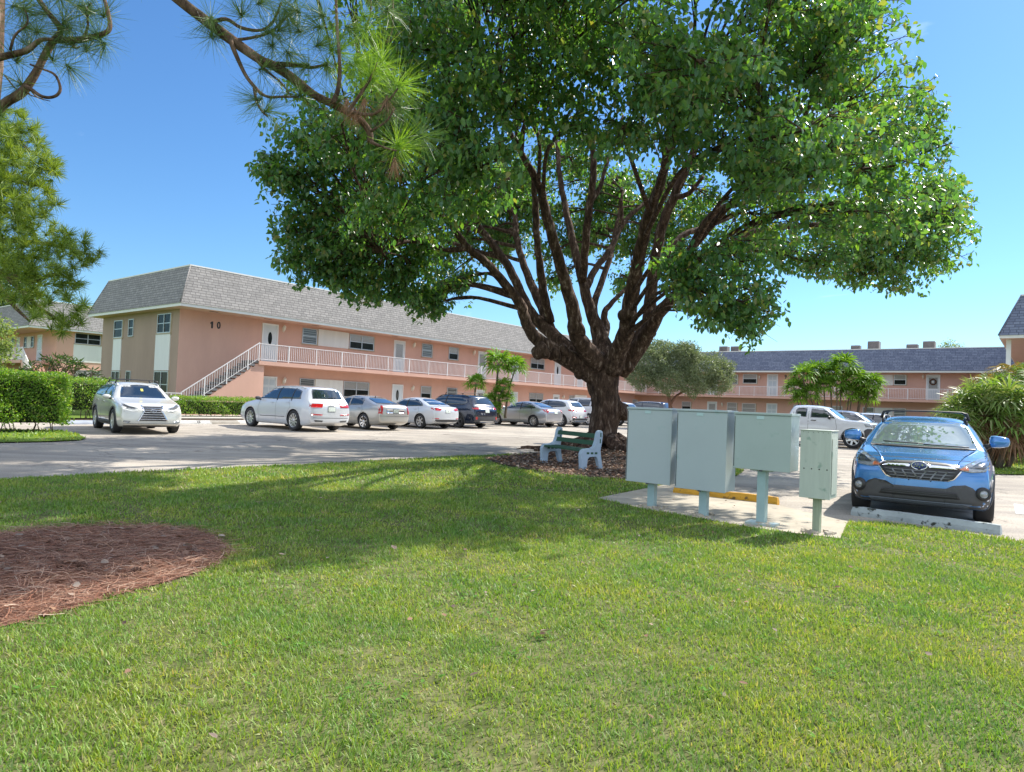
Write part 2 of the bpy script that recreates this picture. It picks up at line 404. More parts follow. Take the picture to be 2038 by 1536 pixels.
# end wall (faces -x): windows built facing -y in a helper frame turned by -90 deg
def place_end(objs, x):
    for ob in objs:
        ob.location = (x, 0, 0); ob.rotation_euler = (0, 0, -PI/2)
E1 = []
def S(s): return -(s+W)      # distance inward from the front corner -> helper x
def ewin(s0, s1, z0, z1, **k): E1.append(win(B, S(s1), S(s0), z0, z1, 0, **k))
def epan(s0, s1, z0, z1): E1.append(panelpart(B, S(s1), S(s0), z0, z1, 0))
ewin(.88, 2.38, 4.38, 5.4, n=2, pane='glass'); epan(.86, 2.5, 2.42, 4.36); ewin(.86, 2.45, 1.0, 2.38, n=2, pane='glass')
ewin(5.3, 5.95, 4.32, 5.3, pane='glass', tan=False); ewin(5.35, 5.95, 1.4, 2.4, pane='glass', tan=False)
ewin(6.75, 7.9, 4.3, 5.3, n=1, pane='glass'); epan(6.8, 7.9, 2.42, 4.28); ewin(6.8, 7.9, 1.0, 2.38, n=2, pane='glass')
place_end(E1, .6)

# building 9 : x along NN, y = UU
P9 = at(1778, 794.4, 58.5); P9 = Vector((P9.x, P9.y, 0))
X9 = 27.0
O9 = P9-NN*X9
B9 = building('apartment_building', 'pink two storey block numbered 9 across the lot with blue-grey shingle roof', O9, RN, 50, 11, 1.3, .0, 7.55, .7, M['shingb'], [M['pink'], M['pink']], .3, zf=5.45)
for x0, x1, z0, z1, n, pn in ((-14.9, -14.1, 4.3, 5.3, 1, 'jal'), (-13.56, -12.17, 4.41, 5.34, 1, 'half'), (-.2, .74, 4.44, 5.34, 1, 'half'), (-2.62, -1.72, 4.44, 5.34, 1, 'half'), (-6.0, -4.9, 4.44, 5.34, 1, 'half'),
                              (-15.1, -14.1, 1.5, 2.45, 1, 'blind'), (-13.57, -12.23, 1.45, 2.42, 1, 'blind'), (-8.61, -7.8, 1.45, 2.42, 1, 'blind'), (-5.23, -4.33, 1.45, 2.42, 1, 'blind'), (-2.62, -1.71, 1.46, 2.4, 1, 'jal'), (-.17, .75, 1.45, 2.4, 1, 'jal'), (6, 7.2, 1.45, 2.4, 1, 'jal'),
                              (-19.5, -18.5, 4.4, 5.3, 1, 'half'), (-20, -19, 1.45, 2.4, 1, 'half')):
    win(B9, x0+X9, x1+X9, z0, z1, W, n=n, pane=pn)
panelpart(B9, -1.66+X9, -.26+X9, 4.4, 5.34, W); panelpart(B9, -1.66+X9, -.22+X9, 1.45, 2.4, W)
for x0, z0, st in ((-11.18, 3.2, 'panel'), (2.24, 3.2, 'storm'), (-17.2, 3.2, 'panel'), (-11.17, .34, 'panel'), (-17.2, .34, 'storm'), (3, .34, 'panel')):
    door(B9, x0+X9, x0+1.03+X9, z0, z0+2.15, W, st)
for x, z in ((2.02, 5.15), (-15.6, 2.2), (-11.9, 5.0)): wall_lamp(B9, x+X9, z, W)
m = MB(); m.box(.5, 31.5, .0, W, 2.94, 3.14); m.build('balcony_slab', M['pink'], B9)
railing(B9, .5, 31.3, .06, 3.14, post=1.45)
text_mesh('9', .52, 'house_number', M['black'], B9, (-9.43+X9, W-.012, 5.08), bold=.012, sx=.8)
w_ = thing('door_wreath', 'round brown wreath with white centre hung on an upper floor door', 'wreath', O9+NN*(2.75+X9)+UU*(W-.07)+Vector((0, 0, 4.72)), RN)
m = MB(); ring = [(.22*math.cos(t/20*2*PI), 0, .22*math.sin(t/20*2*PI)) for t in range(21)]; m.tube(ring, [.055+.015*math.sin(i*2.7) for i in range(21)], 7, cap=False)
m.build('wreath_ring', pm('wreath_brown', (.10, .04, .02), .9, var=.4, scale=30), w_)
m = MB(); m.lathe([(.0, -.03), (.09, -.02), (.1, .02)], 12, 0, 'y'); m.build('bow', M['white'], w_)
# roof-top cooling units
ac_m = pm('ac_louvre', (.20, .17, .16), .6, metal=.3, var=.2, scale=3)
def ac(px0, px1, py0, py1, Y, lab, depth=.8):
    a = at(px0, py1, Y); b = at(px1, py0, Y); wv = abs(b.x-a.x)/math.cos(AN)*.8; zt = b.z; zb_ = 7.5
    c = (a+b)/2
    t = thing('cooling_unit', lab, 'air conditioner', (c.x, c.y, zb_), RN, 'cooling units on the flat roof')
    m = MB(); h = max(zt-zb_, .5); m.box(-wv/2, wv/2, -wv/2, wv/2, .06, h)
    m.build('casing', ac_m, t, .02)
    m = MB()
    for k in range(11):
        x = -wv/2+.05+k*(wv-.1)/10
        m.box(x-.012, x+.012, -wv/2-.015, -wv/2+.005, .12, h-.1); m.box(-wv/2-.015, -wv/2+.005, x-.012, x+.012, .12, h-.1)
    m.build('louvre', M['darkgrey'], t)
    m = MB(); m.lathe([(wv*.36, 0), (wv*.36, .015), (wv*.3, .02)], 16, 0, 'z', (0, 0, h)); m.build('fan_guard', M['black'], t)
ac(1354, 1371, 688, 703, 72, 'tan rooftop cooling unit above the grey-green bushy tree, leftmost of the units')
ac(1434, 1450, 690, 701, 70, 'grey-green rooftop cooling unit, left of the pair behind the hanging leaves')
ac(1457, 1473, 690, 701, 69, 'brown rooftop cooling unit, right of the pair behind the hanging leaves')
ac(1696, 1712, 688, 697, 64, 'low rooftop cooling unit just left of a taller dark one')
ac(1730, 1750, 680, 696, 63, 'tall dark rooftop cooling unit standing right of a low one')
ac(1807, 1826, 686, 695, 61, 'low grey rooftop cooling unit in the right hand pair')
ac(1840, 1860, 680, 694, 60, 'tall dark rooftop cooling unit nearest the bare twiggy treetop')

# building on the left, behind the hedge: x along UU
PL = Vector((-35.21, 49.11, 0))
BL = building('apartment_building', 'far left pink block behind the hedge with a grey hipped roof and side balcony', PL, RU, 30, 22, .6, 2.0, 7.7, .8, M['shing'], [M['pink'], M['pink']], .3)
win(BL, 3.2, 5.0, 4.7, 5.53, .6, n=2, pane='glass'); panelpart(BL, 3.15, 5.4, 3.3, 4.66, .6); win(BL, 3.2, 5.1, 1.6, 2.7, .6, n=2, pane='half')
for x in (9, 14, 19): win(BL, x, x+1.6, 4.5, 5.4, .6, n=2, pane='half'); win(BL, x, x+1.6, 1.5, 2.4, .6, n=2, pane='half')
E2 = []
S2 = lambda s: -(s+.6)
E2.append(door(BL, S2(4.1), S2(3.0), 3.2, 5.36, 0, 'storm')); E2.append(door(BL, S2(9.1), S2(8.3), 3.2, 5.3, 0, 'panel'))
for a, b in ((4.9, 5.6), (6.6, 7.3), (9.7, 10.8)): E2.append(win(BL, S2(b), S2(a), 4.4, 5.3, 0, pane='glass'))
E2.append(panelpart(BL, S2(6.55), S2(5.65), 4.35, 5.3, 0))
for a, b in ((4.9, 5.6), (6.6, 7.3), (8.7, 9.5)): E2.append(win(BL, S2(b), S2(a), 1.5, 2.4, 0, pane='glass'))
sb = MB(); sb.box(-20, -1.4, -2.0, 0, 3.0, 3.2); q = sb.build('balcony_slab', M['pink'], BL); E2.append(q)
q = railing(BL, -20, -1.45, -1.95, 3.2); E2.append(q)
m = MB()
for k in range(15): m.box(-1.4+k*.27, -1.4+(k+1)*.27+.02, -1.95, -.75, .2, 3.2-k*.19)
q = m.build('staircase', M['pink'], BL); E2.append(q)
m = MB(); m.obox((-1.4+2.03, -1.93, 1.75+.98), Vector((2.03, 0, -1.43)), (0, .03, 0), (0, 0, .03))
for k in range(28): x = -1.35+k*.143; m.box(x-.012, x+.012, -1.95, -1.92, 3.0-(x+1.4)*.7, 3.2-(x+1.4)*.7+.95)
q = m.build('stair_railing', M['rail'], BL); E2.append(q)
place_end(E2, 2.0)

# building at the right edge: x along NN, its left side has the balcony
PR = Vector((23.74, 33.11, 0))
BR = building('apartment_building', 'pink block cut off by the right edge with deep eaves and shingle roof', PR, RN, 20, 32, .6, 1.7, 7.75, .8, M['shingb'], [M['pink'], M['pink']], .3)
E3 = []
m = MB(); m.box(-32, -.8, -1.7, 0, 2.95, 3.15); E3.append(m.build('balcony_slab', M['pink'], BR)); E3.append(railing(BR, -31.8, -.8, -1.6, 3.15))
E3.append(door(BR, -6, -5, 3.2, 5.35, 0)); E3.append(win(BR, -10, -8, 4.4, 5.35, 0, n=2)); E3.append(win(BR, -4, -3, 4.4, 5.35, 0))
place_end(E3, 1.7)
win(BR, 3.5, 5, 4.4, 5.3, .6, n=2); 
m = MB(); m.box(1.6, 1.85, 1.0, 1.25, .2, 5.57); m.box(.25, .45, .7, .9, .2, 5.57); m.build('column', M['white'], BR)
# ------------------------------------------------------------ ground
def asphalt_mat():
    m, nt, b = new_mat('asphalt'); N = nt.nodes; L = nt.links; setp(b, rough=.9, spec=.3)
    tc = N.new('ShaderNodeTexCoord'); src = tc.outputs['Object']
    def noise(s, d=6, r=.6, vec=None):
        n = N.new('ShaderNodeTexNoise'); n.inputs['Scale'].default_value = s; n.inputs['Detail'].default_value = d; n.inputs['Roughness'].default_value = r; L.new(vec or src, n.inputs['Vector']); return n
    big = noise(.22, 4); r1 = N.new('ShaderNodeValToRGB'); L.new(big.outputs[0], r1.inputs[0])
    r1.color_ramp.elements[0].position = .35; r1.color_ramp.elements[1].position = .62
    r1.color_ramp.elements[0].color = (.31, .275, .235, 1); r1.color_ramp.elements[1].color = (.47, .42, .355, 1)
    mp = N.new('ShaderNodeMapping'); mp.inputs['Rotation'].default_value = (0, 0, rad(-38)); mp.inputs['Scale'].default_value = (.12, 1.6, 1); L.new(src, mp.inputs[0])
    st = noise(.8, 6, .7, mp.outputs[0]); r2 = N.new('ShaderNodeValToRGB'); L.new(st.outputs[0], r2.inputs[0])
    r2.color_ramp.elements[0].position = .4; r2.color_ramp.elements[1].position = .6
    r2.color_ramp.elements[0].color = (.78, .78, .79, 1); r2.color_ramp.elements[1].color = (1.08, 1.07, 1.05, 1)
    mx = N.new('ShaderNodeMix'); mx.data_type = 'RGBA'; mx.blend_type = 'MULTIPLY'; mx.inputs[0].default_value = 1; L.new(r1.outputs[0], mx.inputs[6]); L.new(r2.outputs[0], mx.inputs[7])
    fine = noise(45, 3, .8); r3 = N.new('ShaderNodeValToRGB'); L.new(fine.outputs[0], r3.inputs[0])
    r3.color_ramp.elements[0].position = .36; r3.color_ramp.elements[1].position = .64
    r3.color_ramp.elements[0].color = (.6, .6, .6, 1); r3.color_ramp.elements[1].color = (1.3, 1.3, 1.3, 1)
    m2 = N.new('ShaderNodeMix'); m2.data_type = 'RGBA'; m2.blend_type = 'MULTIPLY'; m2.inputs[0].default_value = 1; L.new(mx.outputs[2], m2.inputs[6]); L.new(r3.outputs[0], m2.inputs[7])
    # cracks
    vo = N.new('ShaderNodeTexVoronoi'); vo.feature = 'DISTANCE_TO_EDGE'; vo.inputs['Scale'].default_value = .22
    wn = noise(1.2, 5); ad = N.new('ShaderNodeVectorMath'); ad.operation = 'ADD'
    sc_ = N.new('ShaderNodeVectorMath'); sc_.operation = 'SCALE'; sc_.inputs['Scale'].default_value = 1.2; L.new(wn.outputs['Color'], sc_.inputs[0]); L.new(src, ad.inputs[0]); L.new(sc_.outputs[0], ad.inputs[1]); L.new(ad.outputs[0], vo.inputs['Vector'])
    r4 = N.new('ShaderNodeValToRGB'); L.new(vo.outputs['Distance'], r4.inputs[0]); r4.color_ramp.elements[0].position = .0; r4.color_ramp.elements[1].position = .006
    r4.color_ramp.elements[0].color = (.35, .35, .35, 1); r4.color_ramp.elements[1].color = (1, 1, 1, 1)
    m3 = N.new('ShaderNodeMix'); m3.data_type = 'RGBA'; m3.blend_type = 'MULTIPLY'; m3.inputs[0].default_value = .8; L.new(m2.outputs[2], m3.inputs[6]); L.new(r4.outputs[0], m3.inputs[7])
    ol = noise(.9, 3, .5); r5 = N.new('ShaderNodeValToRGB'); L.new(ol.outputs[0], r5.inputs[0]); r5.color_ramp.elements[0].position = .66; r5.color_ramp.elements[1].position = .72
    r5.color_ramp.elements[0].color = (1, 1, 1, 1); r5.color_ramp.elements[1].color = (.62, .61, .60, 1)
    m4 = N.new('ShaderNodeMix'); m4.data_type = 'RGBA'; m4.blend_type = 'MULTIPLY'; m4.inputs[0].default_value = 1; L.new(m3.outputs[2], m4.inputs[6]); L.new(r5.outputs[0], m4.inputs[7])
    L.new(m4.outputs[2], b.inputs['Base Color'])
    bp = N.new('ShaderNodeBump'); bp.inputs['Strength'].default_value = .5; bp.inputs['Distance'].default_value = .01; L.new(fine.outputs[0], bp.inputs['Height']); L.new(bp.outputs[0], b.inputs['Normal'])
    return m
M['asphalt'] = asphalt_mat()
M['soil'] = pm('lawn_soil', (.09, .13, .03), .95, var=.5, scale=6, col2=(.20, .19, .09), bump=.6, bscale=30, spec=.1)
M['farlawn'] = pm('far_lawn', (.12, .20, .02), .95, var=.4, scale=1.5, col2=(.18, .26, .05), spec=.1)
M['mulchred'] = pm('pine_straw_bed', (.17, .08, .055), .95, var=.5, scale=9, col2=(.36, .19, .13), bump=.8, bscale=50, spec=.1)
M['mulch'] = pm('bark_mulch_bed', (.055, .035, .025), .95, var=.5, scale=9, col2=(.16, .12, .09), bump=.9, bscale=40, spec=.1)
M['pad'] = pm('concrete_pad', (.40, .35, .27), .9, var=.22, scale=1.8, bump=.3, bscale=50, spots=((.22, .2, .17), 5, .62))

def sheet(name, poly, z, mat, kind='structure', grid=None):
    """polygon laid over the ground profile"""
    pts = [Vector((p[0], p[1])) for p in poly]
    xs = [p.x for p in pts]; ys = [p.y for p in pts]
    k = len(pts); V = list(pts); E = [(i, (i+1) % k) for i in range(k)]
    # extra rows where the slope changes
    g = grid or 4.
    x = min(xs)+g/2
    extra = []
    while x < max(xs):
        y = min(ys)+g/2
        while y < max(ys):
            extra.append(Vector((x, y))); y += g
        x += g
    if len(extra) > 9000: extra = []
    def inside(q):
        c = False
        for i in range(k):
            a, b = pts[i], pts[i-1]
            if (a.y > q.y) != (b.y > q.y) and q.x < (b.x-a.x)*(q.y-a.y)/(b.y-a.y)+a.x: c = not c
        return c
    V += [q for q in extra if inside(q)]
    r = delaunay_2d_cdt(V, E, [list(range(k))], 1, 1e-5)
    m = MB(); m.add([(p.x, p.y, gz(p.x, p.y)+z) for p in r[0]], [tuple(f) for f in r[2]])
    o = m.build(name, mat, None, fix=False)
    for p in o.data.polygons:
        if p.normal.z < 0: p.flip()
    if kind: o['kind'] = kind
    return o
def inpoly(P, X, Y):
    P = np.asarray(P); c = np.zeros(len(X), bool)
    for i in range(len(P)):
        x1, y1 = P[i]; x2, y2 = P[i-1]
        with np.errstate(divide='ignore', invalid='ignore'):
            c ^= ((y1 > Y) != (y2 > Y)) & (X < (x2-x1)*(Y-y1)/(y2-y1+1e-12)+x1)
    return c
G2 = lambda l: [tuple(gnd(*p)[:2]) for p in l]
BIG = 900
m = MB()
ys = [-BIG, 18, 56, BIG]
for i in range(3):
    m.add([(-BIG, ys[i], gz(0, ys[i])-.02), (BIG, ys[i], gz(0, ys[i])-.02), (BIG, ys[i+1], gz(0, ys[i+1])-.02), (-BIG, ys[i+1], gz(0, ys[i+1])-.02)], [(0, 1, 2, 3)])
tag(m.build('ground', M['farlawn']), kind='structure')
def off10(t, n_): p = Q0+UU*t+NN*n_; return (p.x, p.y)
lot = [off10(-28, 5.9), off10(47, 5.9), off10(47, 3.0), off10(56.5, 3.0)]+[tuple((P9+NN*a-UU*5.0)[:2]) for a in (-12, 6)]+[tuple((P9+NN*(6)-UU*34)[:2]), tuple((P9+NN*(1)-UU*60)[:2])]
lot = [off10(-45, 5.9), off10(44, 5.9), tuple((P9-NN*16-UU*3.5)[:2]), tuple((P9+NN*12-UU*3.5)[:2]), (33, 30), (30, 10), (22, -4), (5, -4), (1.0, 9.), (-8, 8), (-22, 2), (-40, 4)]
sheet('parking_lot', lot, .0, M['asphalt'])
road_edge = G2([(-260, 974), (0, 955), (250, 941), (500, 930), (750, 918), (900, 909), (1000, 905), (1100, 903.5), (1245, 906), (1360, 911), (1440, 922), (1481, 937), (1466, 948)])
padtop = G2([(1343, 962), (1188, 993), (1290, 1013), (1400, 1031), (1520, 1052), (1672, 1074), (1688, 1041), (1757, 1041), (1835, 1051), (1933, 1064), (2038, 1080), (2200, 1105)])
lawn = road_edge+padtop+[(9, 3.5), (9, -2), (-12, -2), (-16, 7)]
sheet('lawn', lawn, .012, M['soil'], grid=1.5)
mulchL = [(-2.85, 3.89), (-2.7, 4.18), (-2.59, 4.57), (-2.42, 4.98), (-2.3, 5.45), (-2.37, 5.89), (-2.7, 6.47), (-3.1, 6.82), (-3.61, 6.92), (-4.06, 6.82), (-4.5, 6.5), (-5.0, 5.8), (-5.1, 5.0), (-4.7, 4.1), (-3.9, 3.5), (-3.3, 3.5)]
sheet('pine_straw_bed', mulchL, .02, M['mulchred'], grid=.3)
mulchT = G2([(962, 913), (1010, 909), (1080, 908), (1160, 907), (1250, 910), (1330, 916), (1385, 930), (1370, 950), (1290, 957), (1245, 956), (1180, 951), (1110, 945), (1060, 937), (1000, 926)])
bed = sheet('mulch_bed', mulchT, .02, M['mulch'], grid=.3)
for v in bed.data.vertices:
    d = math.hypot(v.co.x-2.8, v.co.y-20.2); v.co.z += max(0, .28-.075*d)*(1+.3*math.sin(v.co.x*9)*math.cos(v.co.y*7))
for p in bed.data.polygons: p.use_smooth = True
pad = G2([(1188, 993), (1343, 962), (1440, 984), (1560, 1010), (1686, 1040), (1672, 1074), (1520, 1056), (1400, 1035), (1290, 1017)])
sheet('concrete_pad', pad, .018, M['pad'], grid=.5)
# planting strip under building 10 and pavement
sheet('planting_strip', [off10(-45, 5.85), off10(44, 5.85), off10(44, 3.4), off10(-45, 3.4)], .05, M['mulch'])
sheet('pavement', [off10(-6, 3.4), off10(46, 3.4), off10(46, -1.4), off10(-6, -1.4)], .1, M['concrete'])
gl = [off10(-45, 9.8), off10(-17.5, 9.6), off10(-16.6, 9.0), off10(-15.8, 5.9), off10(-17, 5.2), off10(-45, 5.2)]
gl = G2([(-160, 893), (0, 882), (100, 880), (160, 877), (172, 873), (160, 868), (142, 862), (120, 858)])+[off10(-22, 3.0), off10(-50, 3.0)]
sheet('grass_verge', gl, .03, M['farlawn'], grid=1.5)
gr = G2([(1935, 938), (1962, 944), (2038, 946), (2250, 956)])+[(40, 24), (40, 33)]+G2([(1990, 893), (1945, 898), (1925, 915)])
sheet('grass_island', gr, .03, M['farlawn'], grid=1.5)
# painted stall lines
paint_w = pm('road_paint', (.7, .7, .68), .7, var=.2, scale=8)
m = MB()
def strip(a, b, w, z=.006):
    a = Vector(a); b = Vector(b); d = (b-a).normalized(); s = Vector((-d.y, d.x))*w/2; n = 6
    for i in range(n):
        p = a+(b-a)*i/n; q = a+(b-a)*(i+1)/n
        m.add([(*(p-s), gz(*p)+z), (*(q-s), gz(*q)+z), (*(q+s), gz(*q)+z), (*(p+s), gz(*p)+z)], [(0, 1, 2, 3)])
p1 = gnd(2026, 1004); strip((p1.x, p1.y), (p1.x+UU.x*-1.6+.1, p1.y+UU.y*-1.6), .12)
tag(m.build('road_marking', paint_w), kind='structure')

# ------------------------------------------------------------ sky, sun, camera
SUNV = Vector((.79, .61, 0)).normalized(); EL = rad(42.5)
w = bpy.data.worlds.new('World'); SC.world = w; w.use_nodes = True; nt = w.node_tree; N = nt.nodes; L = nt.links
bg = N['Background']; sky = N.new('ShaderNodeTexSky'); sky.sky_type = 'NISHITA'; sky.sun_disc = False
sky.sun_elevation = EL; sky.sun_rotation = math.atan2(SUNV.x, SUNV.y); sky.air_density = 1.15; sky.dust_density = .2; sky.ozone_density = 3.0; sky.altitude = 0
# broken cloud, thickened overhead and behind the camera as added fill light
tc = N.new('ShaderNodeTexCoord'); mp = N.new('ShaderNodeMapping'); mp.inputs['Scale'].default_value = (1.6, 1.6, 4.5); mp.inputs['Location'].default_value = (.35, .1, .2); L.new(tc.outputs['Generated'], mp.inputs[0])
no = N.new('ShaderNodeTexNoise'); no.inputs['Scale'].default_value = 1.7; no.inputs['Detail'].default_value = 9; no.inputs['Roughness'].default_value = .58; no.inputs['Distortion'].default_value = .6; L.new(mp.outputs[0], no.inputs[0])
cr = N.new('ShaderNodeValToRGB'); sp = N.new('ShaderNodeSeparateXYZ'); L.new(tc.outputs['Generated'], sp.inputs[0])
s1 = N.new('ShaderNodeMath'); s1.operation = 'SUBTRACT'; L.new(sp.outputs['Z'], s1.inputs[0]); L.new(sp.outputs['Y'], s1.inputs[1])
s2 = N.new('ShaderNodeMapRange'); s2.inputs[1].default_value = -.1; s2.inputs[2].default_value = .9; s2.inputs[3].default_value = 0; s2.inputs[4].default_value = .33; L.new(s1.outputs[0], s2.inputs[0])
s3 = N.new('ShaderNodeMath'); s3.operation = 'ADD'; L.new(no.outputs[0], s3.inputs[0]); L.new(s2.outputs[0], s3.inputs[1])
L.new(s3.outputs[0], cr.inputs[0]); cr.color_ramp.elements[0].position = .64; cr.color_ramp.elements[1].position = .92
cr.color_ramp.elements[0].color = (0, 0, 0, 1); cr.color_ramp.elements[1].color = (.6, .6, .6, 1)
hs = N.new('ShaderNodeHueSaturation'); hs.inputs['Saturation'].default_value = 1.08; hs.inputs['Value'].default_value = .92; L.new(sky.outputs[0], hs.inputs['Color'])
tn = N.new('ShaderNodeMix'); tn.data_type = 'RGBA'; tn.blend_type = 'MULTIPLY'; tn.inputs[0].default_value = 1; L.new(hs.outputs[0], tn.inputs[6]); tn.inputs[7].default_value = (.50, .68, .84, 1)
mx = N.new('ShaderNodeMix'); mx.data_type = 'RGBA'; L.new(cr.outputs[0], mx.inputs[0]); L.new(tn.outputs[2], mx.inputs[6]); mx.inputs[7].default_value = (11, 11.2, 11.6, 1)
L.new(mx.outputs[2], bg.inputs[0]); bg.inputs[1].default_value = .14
sl_ = bpy.data.lights.new('sun', 'SUN'); sl_.energy = 5.0; sl_.angle = rad(.6); sl_.color = (1, .95, .86)
so = bpy.data.objects.new('sun', sl_); COL.objects.link(so)
sd = Vector((SUNV.x*math.cos(EL), SUNV.y*math.cos(EL), math.sin(EL)))
so.rotation_euler = sd.to_track_quat('Z', 'Y').to_euler(); so.location = (20, 20, 40)
cd = bpy.data.cameras.new('camera'); cd.sensor_width = 36; cd.lens = FPX/2038*36; cd.clip_end = 3000; cd.clip_start = .05
co = bpy.data.objects.new('camera', cd); COL.objects.link(co); SC.camera = co
co.matrix_world = Matrix(((CR[0], CU[0], -CF[0], 0), (CR[1], CU[1], -CF[1], 0), (CR[2], CU[2], -CF[2], CAMH), (0, 0, 0, 1)))
SC.render.engine = 'CYCLES'
SC.view_settings.view_transform = 'Standard'; SC.view_settings.look = 'None'; SC.view_settings.exposure = 0.76; SC.view_settings.gamma = 1
SC.render.resolution_x = 1024; SC.render.resolution_y = 772
# ------------------------------------------------------------ grass blades
def lawn_mask(P, X, Y):
    ok = inpoly(lawn, X, Y) & ~inpoly(pad, X, Y)
    nz = .09*np.sin(X*7+Y*3)+.07*np.sin(Y*11-X*5)
    ok &= ~inpoly(mulchL, X+nz*.6, Y+nz*.6) & ~inpoly(mulchT, X+nz, Y+nz)
    return ok
def blades(name, poly, mask, bands, mat, hgt):
    P = []; Sc = []
    xs0, xs1 = min(p[0] for p in poly), max(p[0] for p in poly)
    for (y0, y1, dens, wid, hh) in bands:
        xa = max(xs0, -y1*.82-.5); xb = min(xs1, y1*.82+.5)
        n = int((xb-xa)*(y1-y0)*dens)
        X = RNG.uniform(xa, xb, n); Y = RNG.uniform(y0, y1, n)
        k = mask(poly, X, Y) & (np.abs(X) < Y*.80+.6)
        # thin patches
        cl = np.sin(X*2.1+1.3*np.sin(Y*1.7))*np.sin(Y*2.6+1.1*np.sin(X*2.9))+.5*np.sin(X*6.3+Y*4.1)
        k &= RNG.random(n) < .80+.22*cl
        X = X[k]; Y = Y[k]; c = cl[k]
        Z = np.array([gz(a, b) for a, b in zip(X, Y)]) if y1 > 18 else np.zeros(len(X))
        P.append(np.stack([X, Y, Z+.005], 1)); h = hh*RNG.uniform(.55, 1.25, len(X))*(1+.14*c); Sc.append(np.stack([wid*RNG.uniform(.7, 1.3, len(X)), h, h], 1))
    P = np.concatenate(P); Sc = np.concatenate(Sc); n = len(P)
    a = RNG.uniform(0, 2*PI, n); tl = np.abs(RNG.normal(.35, .5, n)).clip(0, 1.5)
    D = np.stack([np.cos(a)*np.sin(tl), np.sin(a)*np.sin(tl), np.cos(tl)], 1)
    b = a+RNG.normal(0, .7, n)
    Nn = np.stack([-np.cos(b), -np.sin(b), np.full(n, .25)], 1)
    tv = [(-.5, 0, 0), (.5, 0, 0), (.42, .55, -.06), (-.42, .55, -.06), (.06, 1, -.30), (-.06, 1, -.30)]
    o = scatter_mesh(name, mat, tv, [(0, 1, 2, 3), (3, 2, 4, 5)], P, frames(D, Nn), Sc)
    o['kind'] = 'stuff'; return o
M['grass'] = leaf_mat('grass_blades', [(.09, .19, .02), (.17, .29, .035), (.12, .23, .03), (.25, .36, .055), (.19, .29, .05), (.12, .22, .035), (.21, .31, .06), (.29, .36, .11), (.14, .24, .04), (.40, .36, .21)], .5, .30, (2.2, 2.0, .8), spec=.35)
def add_patches(m):
    nt = m.node_tree; N = nt.nodes; L = nt.links; cr = [n for n in N if n.type == 'VALTORGB'][0]
    g = N.new('ShaderNodeNewGeometry'); no = N.new('ShaderNodeTexNoise'); no.inputs['Scale'].default_value = 1.1; no.inputs['Detail'].default_value = 5; no.inputs['Roughness'].default_value = .65; L.new(g.outputs['Position'], no.inputs['Vector'])
    r = N.new('ShaderNodeValToRGB'); e = r.color_ramp.elements; e[0].position = .36; e[0].color = (.72, .88, .95, 1); e[1].position = .62; e[1].color = (1.35, 1.12, 1.1, 1); e.new(.5).color = (1, 1, 1, 1)
    L.new(no.outputs[0], r.inputs[0]); mx = N.new('ShaderNodeMix'); mx.data_type = 'RGBA'; mx.blend_type = 'MULTIPLY'; mx.inputs[0].default_value = 1
    outs = [l for l in L if l.from_node == cr]; tg = [l.to_socket for l in outs]
    for l in outs: L.remove(l)
    L.new(cr.outputs[0], mx.inputs[6]); L.new(r.outputs[0], mx.inputs[7])
    for s in tg: L.new(mx.outputs[2], s)
add_patches(M['grass'])
blades('grass', lawn, lawn_mask, [(2.2, 4.5, 8500, .0058, .040), (4.5, 7, 5000, .0078, .043), (7, 11, 2300, .011, .048), (11, 21.2, 850, .018, .056)], M['grass'], .06)
blades('grass', gr, lambda P, X, Y: inpoly(P, X, Y), [(17, 33, 110, .04, .09)], M['grass'], .06)
blades('grass', gl, lambda P, X, Y: inpoly(P, X, Y), [(14, 28, 120, .04, .09)], M['grass'], .06)

M['weed'] = leaf_mat('weed_leaf', [(.10, .24, .04), (.14, .28, .05), (.08, .18, .04)], .85, .3, (2, 2, .8), spec=.1)
wx = []; 
for _ in range(260):
    cx_, cy_ = RNG.uniform(-5.5, 5.5), RNG.uniform(2.4, 9)
    for k in range(RNG.integers(4, 13)): wx.append((cx_+RNG.normal(0, .05), cy_+RNG.normal(0, .05), .022+RNG.uniform(0, .015)))
wx = np.array(wx); k_ = inpoly(lawn, wx[:, 0], wx[:, 1]) & ~inpoly(mulchL, wx[:, 0], wx[:, 1]); wx = wx[k_]; n = len(wx); a = RNG.uniform(0, 2*PI, n)
wo = scatter_mesh('weeds', M['weed'], LEAF_V, LEAF_F, wx, frames(np.stack([np.cos(a), np.sin(a), RNG.uniform(.1, .6, n)], 1), np.stack([RNG.normal(0, .2, n), RNG.normal(0, .2, n), np.ones(n)], 1)), np.stack([RNG.uniform(.03, .05, n), RNG.uniform(.022, .038, n), RNG.uniform(.02, .03, n)], 1)); wo['kind'] = 'stuff'
